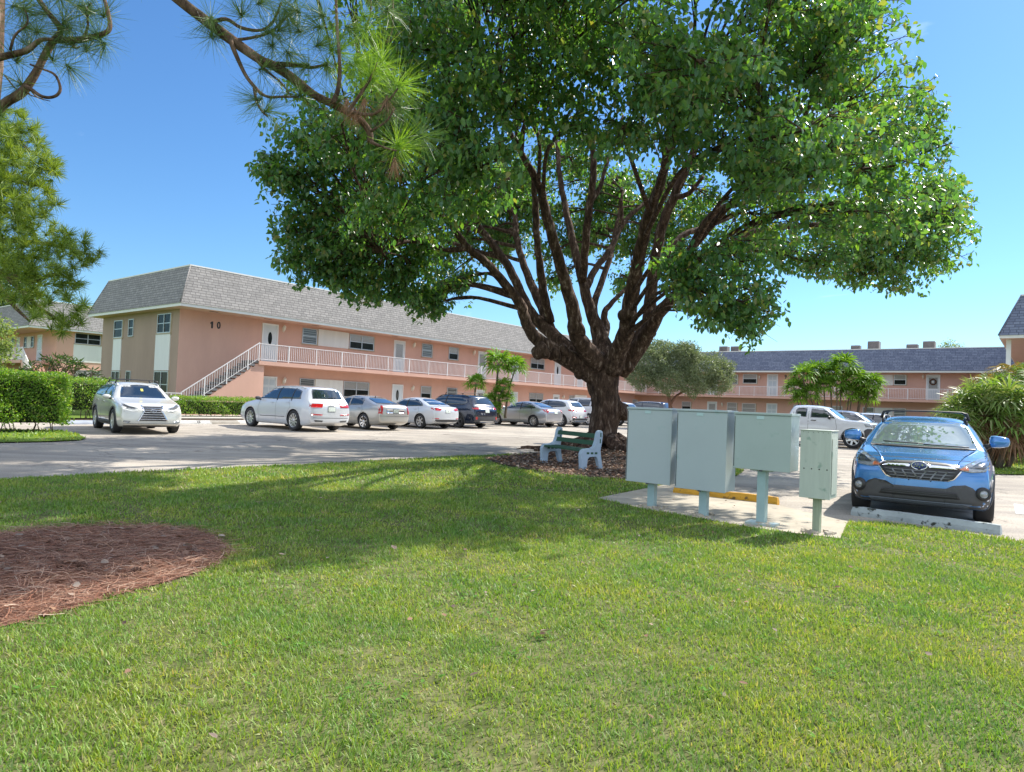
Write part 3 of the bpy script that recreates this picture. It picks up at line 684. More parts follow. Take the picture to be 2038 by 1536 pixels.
# pine straw and litter
def litter(name, poly, n, mat, ln, wd, z0=.03, zr=.03, tv=THIN_V, tf=THIN_F, hump=None):
    A = np.asarray(poly); X = RNG.uniform(A[:, 0].min(), A[:, 0].max(), n*2); Y = RNG.uniform(A[:, 1].min(), A[:, 1].max(), n*2)
    k = inpoly(poly, X, Y); X = X[k][:n]; Y = Y[k][:n]; n = len(X)
    a = RNG.normal(.3, .9, n)+PI*RNG.integers(0, 2, n); t = RNG.normal(0, .13, n)
    D = np.stack([np.cos(a)*np.cos(t), np.sin(a)*np.cos(t), np.sin(t)], 1)
    Nn = np.stack([RNG.normal(0, .4, n), RNG.normal(0, .4, n), np.ones(n)], 1)
    Z = z0+RNG.uniform(0, zr, n)+(hump(X, Y) if hump else 0)
    o = scatter_mesh(name, mat, tv, tf, np.stack([X, Y, Z], 1), frames(D, Nn), np.stack([RNG.uniform(.7, 1.3, n)*wd, RNG.uniform(.5, 1.2, n)*ln, RNG.uniform(.5, 1.2, n)*ln], 1))
    o['kind'] = 'stuff'; return o
M['straw'] = leaf_mat('pine_straw', [(.36, .15, .085), (.22, .10, .06), (.48, .28, .18), (.14, .07, .05), (.40, .20, .12), (.55, .42, .32)], .7, .1, (1, .8, .6))
M['dead'] = leaf_mat('dead_leaf', [(.16, .08, .05), (.30, .17, .10), (.10, .06, .045), (.42, .34, .27), (.2, .09, .05)], .8, .1, (1, .8, .6))
CURV = [(-.5, 0, 0), (.5, 0, 0), (2.5, .5, .02), (1.5, .5, .02), (.5, 1, 0), (-.4, 1, 0)]
litter('pine_needles', mulchL, 14000, M['straw'], .17, .0032, tv=CURV, tf=[(0, 1, 2, 3), (3, 2, 4, 5)])
litter('pine_needles', [(p[0]*1.0+(p[0]+3.6)*.07, p[1]+(p[1]-5.3)*.07) for p in mulchL], 2200, M['straw'], .15, .003, z0=.035, tv=CURV, tf=[(0, 1, 2, 3), (3, 2, 4, 5)])
litter('leaf_litter', mulchT, 4200, M['dead'], .085, .10, tv=LEAF_V, tf=LEAF_F, zr=.04, hump=lambda X, Y: np.clip(.28-.075*np.hypot(X-2.8, Y-20.2), 0, 1))
litter('leaf_litter', [(-7, 3), (6, 3), (6, 8), (1, 17), (-7, 9.5)], 260, M['dead'], .045, .06, z0=.035, tv=LEAF_V, tf=LEAF_F)
litter('leaf_litter', mulchL, 160, M['dead'], .07, .09, z0=.05, tv=LEAF_V, tf=LEAF_F)
for q, (px, py, s_, r_) in enumerate(((785, 1106, .10, .4), (1093, 1275, .07, 2.2), (822, 1019, .07, 1.), (1545, 1276, .05, .2), (1968, 1090, .05, 2.5), (430, 1500, .05, 1.1))):
    p = gnd(px, py); m = MB(); m.add([(v[0]*s_*1.3, v[1]*s_, v[2]*s_+.0) for v in LEAF_V], LEAF_F)
    o = m.build('fallen_leaf', M['dead']); o.location = (p.x, p.y, .06); o.rotation_euler = (.25, .2, r_)
    tag(o, ['curled dark brown leaf on the shaded grass right of the pine straw bed', 'pinkish brown dry leaf lying in the sunny middle of the lawn', 'small tan leaf in the shade near the middle of the lawn', 'small brown leaf on the sunny lawn below the utility posts', 'small brown leaf on the lawn close to the concrete wheel stop', 'small dark leaf in the grass near the bottom edge'][q], 'leaf', 'fallen leaves on the lawn')
pcone = pm('pine_cone', (.10, .045, .025), .8, var=.4, scale=60)
for q, (px, py) in enumerate(((163, 1140), (118, 1137), (270, 1150), (378, 1108))):
    p = gnd(px, py); m = MB()
    m.lathe([(.004, -.045), (.022, -.03), (.016, -.025), (.028, -.01), (.02, -.004), (.027, .01), (.018, .016), (.02, .03), (.004, .045)], 9, 0, 'x', sm=False)
    o = m.build('pine_cone', pcone); o.location = (p.x, p.y, .055); o.rotation_euler = (.3*q, .1, q*1.9)
    tag(o, ['dark pine cone in the middle of the straw bed, right one of the near pair', 'dark pine cone in the straw bed, left one of the near pair', 'reddish pine cone lying toward the right side of the straw bed', 'pine cone nearest the right rim of the straw bed'][q], 'pine cone', 'pine cones in the straw bed')

# ------------------------------------------------------------ big shade tree
def bark_mat(name, c1, c2, flecks, scale=7):
    m, nt, b = new_mat(name); N = nt.nodes; L = nt.links; setp(b, rough=.9, spec=.2)
    tc = N.new('ShaderNodeTexCoord'); mp = N.new('ShaderNodeMapping'); mp.inputs['Scale'].default_value = (1, 1, .28); L.new(tc.outputs['Object'], mp.inputs[0])
    a = N.new('ShaderNodeTexNoise'); a.inputs['Scale'].default_value = scale; a.inputs['Detail'].default_value = 9; a.inputs['Roughness'].default_value = .72; L.new(mp.outputs[0], a.inputs[0])
    cr = N.new('ShaderNodeValToRGB'); L.new(a.outputs[0], cr.inputs[0]); e = cr.color_ramp.elements
    e[0].position = .40; e[0].color = c4(c1); e[1].position = .56; e[1].color = c4(c2); e.new(.65).color = c4(flecks)
    L.new(cr.outputs[0], b.inputs[0]); bp = N.new('ShaderNodeBump'); bp.inputs['Strength'].default_value = 1; bp.inputs['Distance'].default_value = .06; L.new(a.outputs[0], bp.inputs['Height']); L.new(bp.outputs[0], b.inputs['Normal'])
    return m
M['bark'] = bark_mat('shade_tree_bark', (.035, .021, .015), (.11, .067, .047), (.33, .25, .20), 10)
T = thing('shade_tree', 'huge broad leaved shade tree with many dark limbs rising behind the bench', 'tree', tuple(gnd(1200, 905)))
TB = Vector(T.location)
LB = [  # limbs: px, py, depth, radius in metres
 [(1190, 745, 20.2, .5), (1140, 718, 19.9, .34), (1092, 692, 19.5, .27), (1062, 668, 19.2, .22), (1044, 632, 19.0, .19), (1034, 602, 18.8, .17), (996, 554, 18.6, .15), (967, 522, 18.4, .13), (931, 493, 18.2, .12), (914, 470, 18.0, .10), (880, 430, 17.6, .07)],
 [(931, 493, 18.2, .10), (895, 497, 17.9, .085), (850, 486, 17.5, .07), (808, 481, 17, .05), (760, 500, 16.6, .03)],
 [(1170, 725, 20.3, .40), (1125, 690, 20.6, .28), (1090, 655, 20.8, .24), (1060, 628, 20.9, .21), (1040, 590, 21, .18), (1015, 536, 21.1, .16), (978, 483, 21, .14), (953, 450, 20.8, .12), (940, 420, 20.6, .1), (900, 350, 20, .06)],
 [(953, 450, 20.8, .09), (915, 441, 20.5, .07), (880, 430, 20, .05)],
 [(1095, 655, 20.8, .2), (1078, 610, 21.2, .17), (1055, 560, 21.6, .15), (1037, 510, 22, .13), (1027, 465, 22.3, .12), (1022, 422, 22.5, .1), (985, 380, 22.6, .06)],
 [(1095, 640, 20.8, .18), (1083, 590, 20.4, .16), (1075, 530, 20.1, .14), (1068, 470, 19.8, .12), (1066, 410, 19.5, .11), (1060, 350, 19, .07)],
 [(1190, 725, 20, .42), (1165, 695, 19.6, .33), (1146, 662, 19.3, .27), (1143, 626, 19.1, .24), (1125, 562, 18.8, .2), (1103, 483, 18.4, .17), (1084, 415, 18.1, .15), (1073, 370, 17.9, .13), (1030, 290, 17.3, .08), (980, 200, 16.6, .05)],
 [(1205, 720, 20.4, .4), (1197, 673, 20.8, .26), (1172, 608, 21, .2), (1156, 544, 21.2, .17), (1143, 493, 21.4, .15), (1127, 422, 21.7, .12), (1114, 350, 22, .1), (1108, 282, 22.4, .08), (1090, 180, 23, .05)],
 [(1160, 560, 21.1, .16), (1164, 500, 20.6, .15), (1172, 420, 20.1, .13), (1180, 360, 19.8, .12), (1181, 310, 19.6, .1), (1175, 220, 19, .06)],
 [(1176, 400, 20, .09), (1194, 372, 20, .08), (1213, 307, 20.2, .06), (1240, 230, 20.5, .04)],
 [(1166, 575, 21.1, .14), (1185, 535, 21.6, .13), (1212, 500, 22, .12), (1242, 442, 22.6, .1), (1283, 404, 23.2, .08), (1330, 370, 24, .05)],
 [(1238, 450, 22.5, .08), (1237, 415, 22.3, .07), (1236, 398, 22.2, .06)],
 [(1190, 690, 21, .2), (1182, 610, 22, .14), (1212, 519, 22.8, .11), (1225, 460, 23.4, .09), (1240, 380, 24, .05)],
 [(1216, 735, 20, .42), (1232, 695, 19.6, .3), (1247, 655, 19.2, .27), (1255, 600, 18.9, .24), (1268, 530, 18.5, .21), (1288, 440, 18, .18), (1313, 368, 17.7, .15), (1330, 310, 17.3, .12), (1370, 220, 16.6, .07)],
 [(1226, 728, 20.5, .38), (1262, 690, 20.5, .3), (1290, 640, 20.4, .25), (1295, 594, 20.3, .22), (1302, 530, 20.1, .2), (1318, 450, 19.9, .18), (1342, 390, 19.6, .16), (1372, 320, 19.2, .14), (1400, 262, 18.8, .11), (1440, 180, 18, .07)],
 [(1342, 392, 19.6, .1), (1370, 385, 19, .08), (1400, 350, 18.5, .05)],
 [(1230, 735, 20.3, .40), (1275, 685, 19.8, .28), (1310, 625, 19.3, .22), (1345, 585, 18.9, .17), (1358, 540, 18.6, .15), (1375, 495, 18.4, .13), (1404, 443, 18.1, .12), (1440, 412, 17.8, .1), (1482, 404, 17.4, .08), (1540, 380, 16.8, .05)],
 [(1300, 560, 20.2, .16), (1330, 500, 20.8, .13), (1360, 468, 21.2, .12), (1390, 456, 21.5, .1), (1436, 440, 22, .08), (1500, 410, 22.8, .05)],
 [(1345, 585, 19, .15), (1400, 535, 19.4, .13), (1432, 505, 19.6, .13), (1470, 472, 19.8, .12), (1520, 457, 20, .11), (1580, 450, 20, .10), (1640, 447, 19.8, .09), (1705, 449, 19.6, .08), (1760, 470, 19.2, .04)],
 [(1180, 700, 21, .2), (1207, 660, 22, .14), (1202, 625, 22.2, .13), (1220, 600, 22.6, .1), (1260, 560, 23.5, .06)],
 [(1440, 180, 18, .09), (1500, 110, 17.5, .08), (1560, 60, 17, .07), (1600, 0, 16.5, .05)],
 [(1560, 170, 20, .05), (1630, 258, 19.5, .07), (1690, 300, 19.2, .06), (1720, 370, 19, .04)],
 [(985, 90, 19, .09), (1010, 70, 19, .10), (1070, 30, 19.5, .1), (1110, -20, 20, .1)],
]
m = MB()
tr = [(1202, 912, 20.2, .62), (1200, 885, 20.2, .53), (1201, 850, 20.2, .49), (1208, 815, 20.2, .52), (1204, 785, 20.2, .50), (1200, 762, 20.2, .56), (1202, 735, 20.2, .56), (1205, 715, 20.2, .36)]
def L2(l): return [at(a, b, c)-TB for a, b, c, d in l], [d for a, b, c, d in l]
limbs = []
for l in [tr]+LB:
    p, r = L2(l); P = catmull(p, 5); R_ = [r[0]]+[0]*(len(P)-1)
    R_ = [r[min(i//5, len(r)-1)]+(r[min(i//5+1, len(r)-1)]-r[min(i//5, len(r)-1)])*(i % 5)/5 for i in range(len(P))]
    big = l is tr
    for i in range(1, len(P)-1):
        k = .012 if not big else .004
        P[i] = P[i]+Vector((math.sin(i*1.9+len(limbs)), math.cos(i*2.3), 0))*k
    R_ = [q*.85 for q in R_]; m.tube(P, R_, 26 if big else 11, lump=.06 if big else .08)
    limbs.append((P, R_))
# knobs and burls
for px, py, Y, r in ((1078, 698, 19.2, .26), (1232, 818, 20.2, .33), (1103, 705, 19.4, .2), (1120, 700, 19.6, .22), (1250, 625, 19, .26), (1290, 655, 20, .26), (1150, 655, 19.2, .24), (1160, 740, 20, .24), (1248, 730, 20, .2)):
    c = at(px, py, Y)-TB; bm = bmesh.new(); bmesh.ops.create_icosphere(bm, subdivisions=3, radius=r)
    m.add([c+v.co*(1+.16*math.sin(v.co.x*17+v.co.z*9)) for v in bm.verts], [tuple(v.index for v in f.verts) for f in bm.faces], 0, True); bm.free()
# root flare
for k in range(17):
    a = k*2*PI/17+.25*math.sin(k*3); ln = random.uniform(1.6, 3.4)
    P = [Vector((math.cos(a+.5*s*math.sin(k*5)/ln)*s, math.sin(a+.35*s*math.cos(k*3)/ln)*s, max(.26-.085*s, .01)+(.4*math.exp(-s*1.6) if s < 1.2 else 0)+.03*math.sin(s*5+k))) for s in [.35+ln*i/9 for i in range(10)]]
    m.tube(P, [.2*(1-i/10.5)**1.3+.018 for i in range(10)], 8, lump=.12)
    if k % 2: b_ = P[5]; m.tube([b_, b_+Vector((math.cos(a+.6), math.sin(a+.6), -.03))*.5, b_+Vector((math.cos(a+.3), math.sin(a+.3), -.09))*1.0], [.045, .035, .015], 6)
m.build('trunk', M['bark'], T)
LP = []; LR = []
for P, R_ in limbs[1:]:
    LP += P[8:]; LR += R_[8:]
LPa = np.array([tuple(p) for p in LP])
# boughs on a dome
hem = lambda th: np.interp(math.degrees(th) % 360, [0, 45, 90, 135, 180, 225, 270, 315, 360], [4.9, 6.0, 6.6, 5.3, 4.6, 5.3, 6.4, 5.4, 4.9])
c0 = Vector((3.25, 19.6, 0))
BG = []
NB = 205
for i in range(NB):
    v = (i+.5)/NB; th = i*2.399963+random.uniform(-.2, .2); v = v**.95
    if v > .5 and random.random() < .6: continue
    R0 = 8.9+.5*math.sin(th*3+1)+.35*math.sin(th*7)
    h0 = hem(th); top = 13.6
    el = math.asin(min(v, 1)); s = random.choice((1, 1, .97, .78))
    rr = R0*math.cos(el)**.75*s; z = h0+.6+(top-h0)*math.sin(el)*(.97 if s > .9 else .84)
    BG.append((Vector((c0.x+rr*math.cos(th), c0.y+rr*math.sin(th)*.93, z)), random.uniform(1.05, 1.45)))
for px, py, Y, r in ((1350, 560, 14.5, .8), (1420, 590, 13.8, 1.0), (1480, 600, 13.6, .95), (1530, 620, 14.2, .75), (1400, 520, 14.2, .9), (1470, 520, 14.4, .9), (1330, 610, 15, .5), (1500, 655, 14, .45),
                     (600, 505, 17.5, 1.1), (690, 545, 17.8, 1.15), (780, 575, 18.3, 1.0), (850, 590, 18.8, .8), (590, 420, 16.5, 1.0), (680, 470, 16.8, 1.1), (900, 560, 19.5, .7), (740, 490, 17, 1.1), (830, 510, 18, 1.0), (560, 350, 16, .8),
                     (1640, 530, 18, 1.0), (1720, 550, 18.3, 1.05), (1800, 540, 18.3, 1.1), (1860, 520, 18.3, .95), (1900, 440, 18.3, .9), (1780, 460, 18, 1.1), (1690, 490, 18, .9), (1580, 500, 18.4, .8), (1840, 400, 18, 1.1),
                     (800, 350, 13.6, 1.0), (900, 330, 12.8, 1.0), (990, 320, 12.5, .95), (870, 420, 14.5, .8), (760, 420, 15, 1.0), (960, 400, 14, .6),
                     (1240, 250, 12.4, .9), (1330, 240, 12.6, .9), (1440, 300, 13.6, .9), (1500, 360, 14.4, .9), (1560, 430, 15.4, .9),
                     (1100, 440, 25, 1.2), (1230, 480, 26, 1.2), (1000, 500, 25.5, 1.1), (1330, 450, 26, 1.2), (1180, 400, 25, 1.1), (1050, 360, 24, 1.2), (950, 430, 25, 1.0), (1420, 400, 25, 1.1), (1090, 560, 26, .7), (1240, 570, 26.5, .6),
                     (1780, 330, 11.6, .8), (1700, 290, 11.2, .85), (1820, 420, 12.4, .75), (1620, 350, 11.4, .8), (1730, 420, 12.4, .8), (1600, 260, 10.8, .8),
                     (1010, 400, 25, 1.1), (1060, 440, 25.5, 1.2), (1130, 500, 26, 1.1), (1180, 470, 24.5, 1.0), (1280, 420, 25, 1.2), (1300, 360, 24, 1.1), (1230, 380, 26, 1.2), (1140, 340, 24, 1.2), (1370, 500, 26, 1.0), (1440, 470, 25, 1.2), (1400, 340, 24, 1.1), (1500, 480, 25, 1.0), (1090, 300, 23, 1.1), (1190, 300, 23, 1.2), (1020, 470, 26, 1.0), (900, 480, 24, 1.2), (950, 350, 23, 1.1),
                     (1010, 230, 13.5, 1.0), (1090, 180, 13.8, 1.05), (1160, 250, 13.2, .9), (1190, 130, 13.6, 1.0), (1270, 170, 13.2, 1.0), (1350, 140, 13.5, 1.0), (1400, 210, 13.4, .95), (1480, 200, 14, 1.0), (1060, 80, 14, 1.1), (1160, 40, 14, 1.0), (1290, 60, 14, 1.0), (1430, 80, 14.2, 1.05), (1540, 270, 15, 1.0), (950, 150, 13.5, 1.1), (880, 230, 13.4, 1.0), (900, 60, 13.8, 1.1), (1580, 150, 14.6, 1.0), (1690, 180, 15.5, 1.1), (1760, 260, 16, 1.0), (1700, 60, 15, 1.1), (640, 290, 16, 1.0), (620, 380, 16.2, .9), (660, 560, 17.6, .7), (720, 575, 17.8, .7), (790, 600, 18.2, .6), (860, 605, 18.6, .6), (820, 560, 18.2, .8), (900, 580, 19, .6), (600, 540, 17, .6), (560, 470, 16.6, .8), (545, 330, 16, .7), (580, 270, 16, .9), (610, 200, 16.2, .9)):
    BG.append((at(px, py, Y), r))
for X_ in np.arange(-3.4, 7.2, 1.25):
    for Y_, Z_ in ((8.6, 7.9), (9.9, 8.4), (11.2, 8.9)):
        if (Y_ < 9 and X_ > .6) or (Y_ < 10 and X_ > 4.0) or X_ > 5.6: continue
        if random.random() < .3: continue
        BG.append((Vector((X_+random.uniform(-.4, .4), Y_+random.uniform(-.3, .3), Z_+random.uniform(0, .6)+.06*abs(X_))), random.uniform(.55, .85)))
br = MB(); LPs = []; LD = []; LS = []
# crown keeps clear of the low middle, where the limbs show
def silh(p):
    v = np.array(p)-CAM; z = v@CF; x = CX+FPX*(v@CR)/z; y = CY-FPX*(v@CU)/z
    return x, y
OUT = [(490, 330), (500, 300), (560, 190), (600, 60), (620, -400), (1840, -400), (1825, 20), (1835, 110), (1885, 180), (1900, 250), (1915, 330), (1945, 380), (1955, 500), (1920, 570), (1850, 590), (1740, 605), (1660, 575), (1570, 540), (1560, 600), (1580, 640), (1520, 680), (1440, 690), (1350, 655), (1330, 600), (1300, 520), (1240, 600), (1230, 640), (1200, 620), (1190, 520), (1120, 600), (1130, 640), (1080, 620), (1060, 500), (960, 540), (950, 590), (880, 620), (850, 640), (770, 610), (640, 590), (550, 545), (540, 450), (505, 350)]
for bc, brad in BG:
    lc = bc-TB
    d = np.linalg.norm(LPa-np.array(lc), axis=1)+np.maximum(0, LPa[:, 2]-lc.z)*1.5
    j = int(d.argmin()); s = LP[j]; r0 = min(LR[j]*.6, .07)
    dist = (lc-s).length
    mid = (s+lc)/2+Vector((random.uniform(-.3, .3), random.uniform(-.3, .3), .12*dist))
    P = catmull([s, mid, lc], 5)
    ok0 = inpoly(OUT, *[np.array([q]) for q in silh(bc)])[0]
    if not ok0 and brad > .3 and silh(bc)[1] > 0: continue
    br.tube(P, lerpl([r0, .02], len(P)-1), 6, cap=False)
    ns = int(9+brad*5.5)
    for k in range(ns):
        while True:
            q = Vector((random.uniform(-1, 1), random.uniform(-1, 1), random.uniform(-1, 1)))
            if q.length < 1: break
        q = Vector((q.x, q.y, q.z*.75))*brad
        e = lc+q; st_ = P[random.randint(4, len(P)-1)]
        sx_, sy_ = silh(e+TB)
        if sy_ > -60 and not inpoly(OUT, np.array([sx_]), np.array([sy_]))[0]: continue
        md = (st_+e)/2+Vector((0, 0, .15)); 
        br.tube([st_, md, e], [.016, .011, .005], 4, cap=False)
        for t in range(6):
            f = .45+.55*t/5; cpt = st_*(1-f)**2+md*2*f*(1-f)+e*f*f
            tip = cpt+Vector((random.uniform(-.3, .3), random.uniform(-.3, .3), random.uniform(-.22, .14)))
            if t % 2 == 0: br.tube([cpt, tip], [.006, .003], 3, cap=False)
            for w_i in range(8):
                LPs.append(tip+Vector((random.gauss(0, .09), random.gauss(0, .09), random.gauss(0, .07))))
LPs = np.array([tuple(p) for p in LPs])+np.array(TB)
v_ = LPs-CAM; z_ = v_@CF; px_ = CX+FPX*(v_@CR)/z_; py_ = CY-FPX*(v_@CU)/z_
wob = 14*np.sin(px_*.05)+13*np.sin(py_*.09+px_*.02)+9*np.sin(px_*.17+py_*.13)
keep = inpoly(OUT, px_+wob*.7, py_+wob) | (py_ < -60)
LPs = LPs[keep]-np.array(TB); n = len(LPs)
a = RNG.uniform(0, 2*PI, n); t = RNG.normal(-.75, .45, n)
D = np.stack([np.cos(a)*np.cos(t), np.sin(a)*np.cos(t), np.sin(t)], 1)
Nn = np.stack([RNG.normal(0, .55, n)+.6*np.cos(a), RNG.normal(0, .55, n)+.6*np.sin(a), np.abs(RNG.normal(.7, .4, n))], 1)
M['leaf'] = leaf_mat('shade_tree_leaf', [(.055, .135, .065), (.08, .18, .06), (.06, .15, .085), (.13, .23, .045), (.06, .145, .065), (.14, .235, .05), (.08, .165, .075), (.24, .22, .08)], .36, .36, (2.3, 2.5, .6), spec=.6)
br.build('branch', M['bark'], T, uv=False)
s_ = RNG.uniform(.10, .175, n)
scatter_mesh('crown', M['leaf'], LEAF_V, LEAF_F, LPs, frames(D, Nn), np.stack([s_*1.25, s_, s_], 1), T)
print('shade tree leaves', n)

# ------------------------------------------------------------ pines
M['pbark'] = bark_mat('pine_bark', (.06, .035, .025), (.20, .13, .09), (.34, .26, .21), 11)
M['needle'] = leaf_mat('pine_needle', [(.10, .19, .03), (.18, .32, .035), (.13, .24, .04), (.27, .43, .05), (.21, .36, .04)], .45, .35, (2.0, 1.9, .7))
M['needled'] = leaf_mat('dead_needle', [(.22, .11, .06), (.32, .18, .1), (.15, .08, .05)], .7, .2, (1.2, 1, .7))
def tufts(C_, Dm, per, ln, wd, name, mat, parent, spread=1.0):
    C_ = np.asarray(C_); Dm = np.asarray(Dm); n = len(C_)
    pos = np.repeat(C_, per, 0); ax = np.repeat(Dm, per, 0); k = len(pos)
    al = RNG.uniform(-.10, .03, k)[:, None]*ln*1.2
    pos = pos+ax*al
    rnd = RNG.normal(0, 1, (k, 3)); rnd /= np.linalg.norm(rnd, axis=1, keepdims=True)
    D = ax*RNG.uniform(.1, 1.0, k)[:, None]+rnd*spread*RNG.uniform(.5, 1, k)[:, None]; D[:, 2] -= .08
    l = ln*RNG.uniform(.7, 1.1, k)
    return scatter_mesh(name, mat, [(-.5, 0, 0), (.5, 0, 0), (.5, .55, .0), (-.5, .55, .0), (.15, 1, -.10), (-.15, 1, -.10)], [(0, 1, 2, 3), (3, 2, 4, 5)], pos, frames(D, RNG.normal(0, 1, (k, 3))), np.stack([np.full(k, wd), l, l], 1), parent)
NP = thing('pine_tree', 'near pine with its trunk at the left edge and long needled boughs across the top', 'tree', (-4.5, 5.35, 0))
NB_ = Vector(NP.location); Yn = 4.7
def A(px, py, Y=Yn): return at(px, py, Y)-NB_
m = MB()
m.tube([Vector((0, 0, -.05)), A(-112, 900, 5.2), A(-98, 600, 5.0), A(-70, 300, 4.9), A(-50, 120, 4.8), A(-42, -60, 4.75), A(-20, -400, 4.7), A(30, -900, 4.6)], [.24, .19, .175, .165, .16, .15, .13, .09], 18, lump=.05)
m.build('trunk', M['pbark'], NP)
def lim(pts, r, Y=Yn, dY=0):
    P = catmull([A(px, py, Y+dY*i) for i, (px, py) in enumerate(pts)], 4)
    m.tube(P, lerpl([r, r*.45], len(P)-1), 8, lump=.12); return P
m = MB()
lim([(-20, 235), (12, 204), (45, 183), (71, 146), (88, 112), (104, 85), (121, 62), (110, 42), (96, 25), (72, -8), (40, -60)], .032)
lim([(-20, 120), (17, 110), (54, 100), (80, 80), (106, 78)], .026, 4.65)
lim([(112, 78), (140, 80), (165, 78), (190, 72), (212, 64), (219, 50), (214, 20), (206, -10), (205, -60)], .024)
lim([(50, 172), (62, 178), (80, 190), (96, 194), (112, 190), (120, 178), (116, 160), (106, 146), (84, 137), (60, 128)], .014, 4.6)
lim([(20, 100), (30, 70), (52, 50), (55, 35), (50, 20)], .009, 4.6); lim([(165, 78), (175, 50), (172, 20), (182, 5)], .01); lim([(135, 80), (150, 95), (160, 92)], .01)
for p in ((10, 150), (35, 160), (50, 165)): lim([p, (p[0]+20, p[1]+25), (p[0]+34, p[1]+32), (p[0]+50, p[1]+36)], .006)
# boughs coming over the top
BX = [(150, -160), (250, -90), (354, -2), (417, 46), (462, 80), (520, 120), (545, 130), (584, 156), (625, 188), (662, 206), (693, 222), (715, 236), (735, 262), (737, 282)]
lim(BX, .042, 4.5)
lim([(545, 128), (570, 128), (597, 130), (620, 134), (650, 128)], .02, 4.5)
lim([(458, 80), (470, 110), (488, 148), (506, 172), (520, 186), (537, 193), (565, 192), (594, 193)], .016, 4.45)
lim([(506, 172), (508, 190), (512, 205), (522, 222), (533, 232)], .012, 4.45)
lim([(500, 110), (530, 140), (560, 165), (580, 192)], .01, 4.45)
lim([(417, 46), (450, 38), (480, 55), (520, 60), (545, 40), (560, 5)], .015, 4.5); lim([(462, 80), (500, 75), (540, 62), (585, 20)], .012, 4.5)
lim([(662, 206), (672, 180), (676, 150), (675, 105), (670, 40), (668, -30)], .018, 4.4)
lim([(693, 222), (715, 190), (735, 160), (751, 125)], .014, 4.4); lim([(693, 222), (740, 228), (765, 210), (792, 176)], .013, 4.4)
lim([(737, 262), (770, 240), (785, 215)], .01, 4.4); lim([(737, 282), (760, 292), (790, 300)], .012, 4.4)
lim([(780, -20), (782, 20), (780, 60), (770, 85), (800, 62)], .008, 4.6); lim([(735, -20), (738, 20), (727, 60)], .009, 4.6)
m.build('branch', M['pbark'], NP)
tl = [(675, 100, 60, -2), (751, 122, 52, -1), (792, 172, 52, 0), (795, 288, 55, 0), (838, 276, 40, 1), (735, 158, 45, 0), (690, 60, 40, 0), (727, 50, 45, 0), (519, 140, 30, 2), (508, 193, 32, 3), (527, 222, 30, 3), (568, 112, 34, 0), (558, 24, 38, 0), (506, 10, 36, 0), (532, 62, 34, 0), (584, 20, 34, 0), (625, 62, 38, 0), (660, 132, 42, 0), (596, 60, 30, 0), (480, 30, 30, 0), (410, 66, 26, 3), (425, 40, 20, 2), (645, 30, 40, 0), (610, 130, 30, 0), (770, 20, 40, 0), (705, 120, 45, 0), (768, 200, 40, 0), (682, 196, 36, 0), (600, 190, 30, 0), (800, 215, 34, 0), (740, 5, 34, 0), (560, 60, 30, 0), (640, 90, 36, 0), (540, 95, 28, 0), (575, -10, 34, 0), (500, -20, 30, 0)]
tl2 = [(55, 18, 34, 0), (40, 45, 28, 0), (92, 18, 32, 0), (130, 38, 34, 0), (150, 62, 34, 0), (180, 28, 34, 0), (196, 70, 34, 0), (165, 92, 32, 0), (112, 120, 30, 0), (132, 132, 30, 0), (60, 90, 28, 0), (30, 8, 26, 0), (72, 60, 26, 0), (208, 88, 32, 0), (118, 2, 28, 0), (158, 10, 30, 0), (30, 120, 22, 0), (140, 85, 34, 0), (206, 20, 28, 0), (60, -20, 30, 0), (150, -20, 30, 0), (35, 172, 18, 0), (12, 235, 26, 0)]
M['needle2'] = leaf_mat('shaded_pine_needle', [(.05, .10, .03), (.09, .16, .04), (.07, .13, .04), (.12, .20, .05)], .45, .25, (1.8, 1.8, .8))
C_ = []; Dm = []
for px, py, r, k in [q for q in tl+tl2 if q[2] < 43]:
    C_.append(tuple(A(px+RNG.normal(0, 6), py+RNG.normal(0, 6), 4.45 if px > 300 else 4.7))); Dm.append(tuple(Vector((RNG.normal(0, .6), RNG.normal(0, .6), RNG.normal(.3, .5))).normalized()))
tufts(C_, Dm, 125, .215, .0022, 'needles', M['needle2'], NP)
C_ = []; Dm = []
for px, py, r, k in [q for q in tl if q[2] >= 43]:
    for q in range(2 if r > 40 else 1):
        C_.append(tuple(A(px+RNG.normal(0, 6), py+RNG.normal(0, 6), 4.45 if px > 300 else 4.7))); d = Vector((RNG.normal(0, .6)+(.5 if px > 600 else 0), RNG.normal(0, .6), RNG.normal(.3, .5))).normalized(); Dm.append(tuple(d))
tufts(C_, Dm, 100, .235, .0023, 'needles', M['needle'], NP)
tufts([tuple(A(706, 218, 4.42)), tuple(A(785, 318, 4.42)), tuple(A(690, 200, 4.4)), tuple(A(725, 200, 4.4)), tuple(A(770, 195, 4.4))], [(0, 0, -1)]*5, 70, .17, .0017, 'dead_needles', M['needled'], NP, .5)
# shade giving upper crown of the near pine, above the frame
C_ = [tuple(Vector((random.gauss(.2, 1.7), random.gauss(.4, 1.5), random.uniform(6.2, 9.5)))) for _ in range(150)]
tufts(C_, [(0, 0, 1)]*len(C_), 40, .22, .004, 'upper_needles', M['needle'], NP)

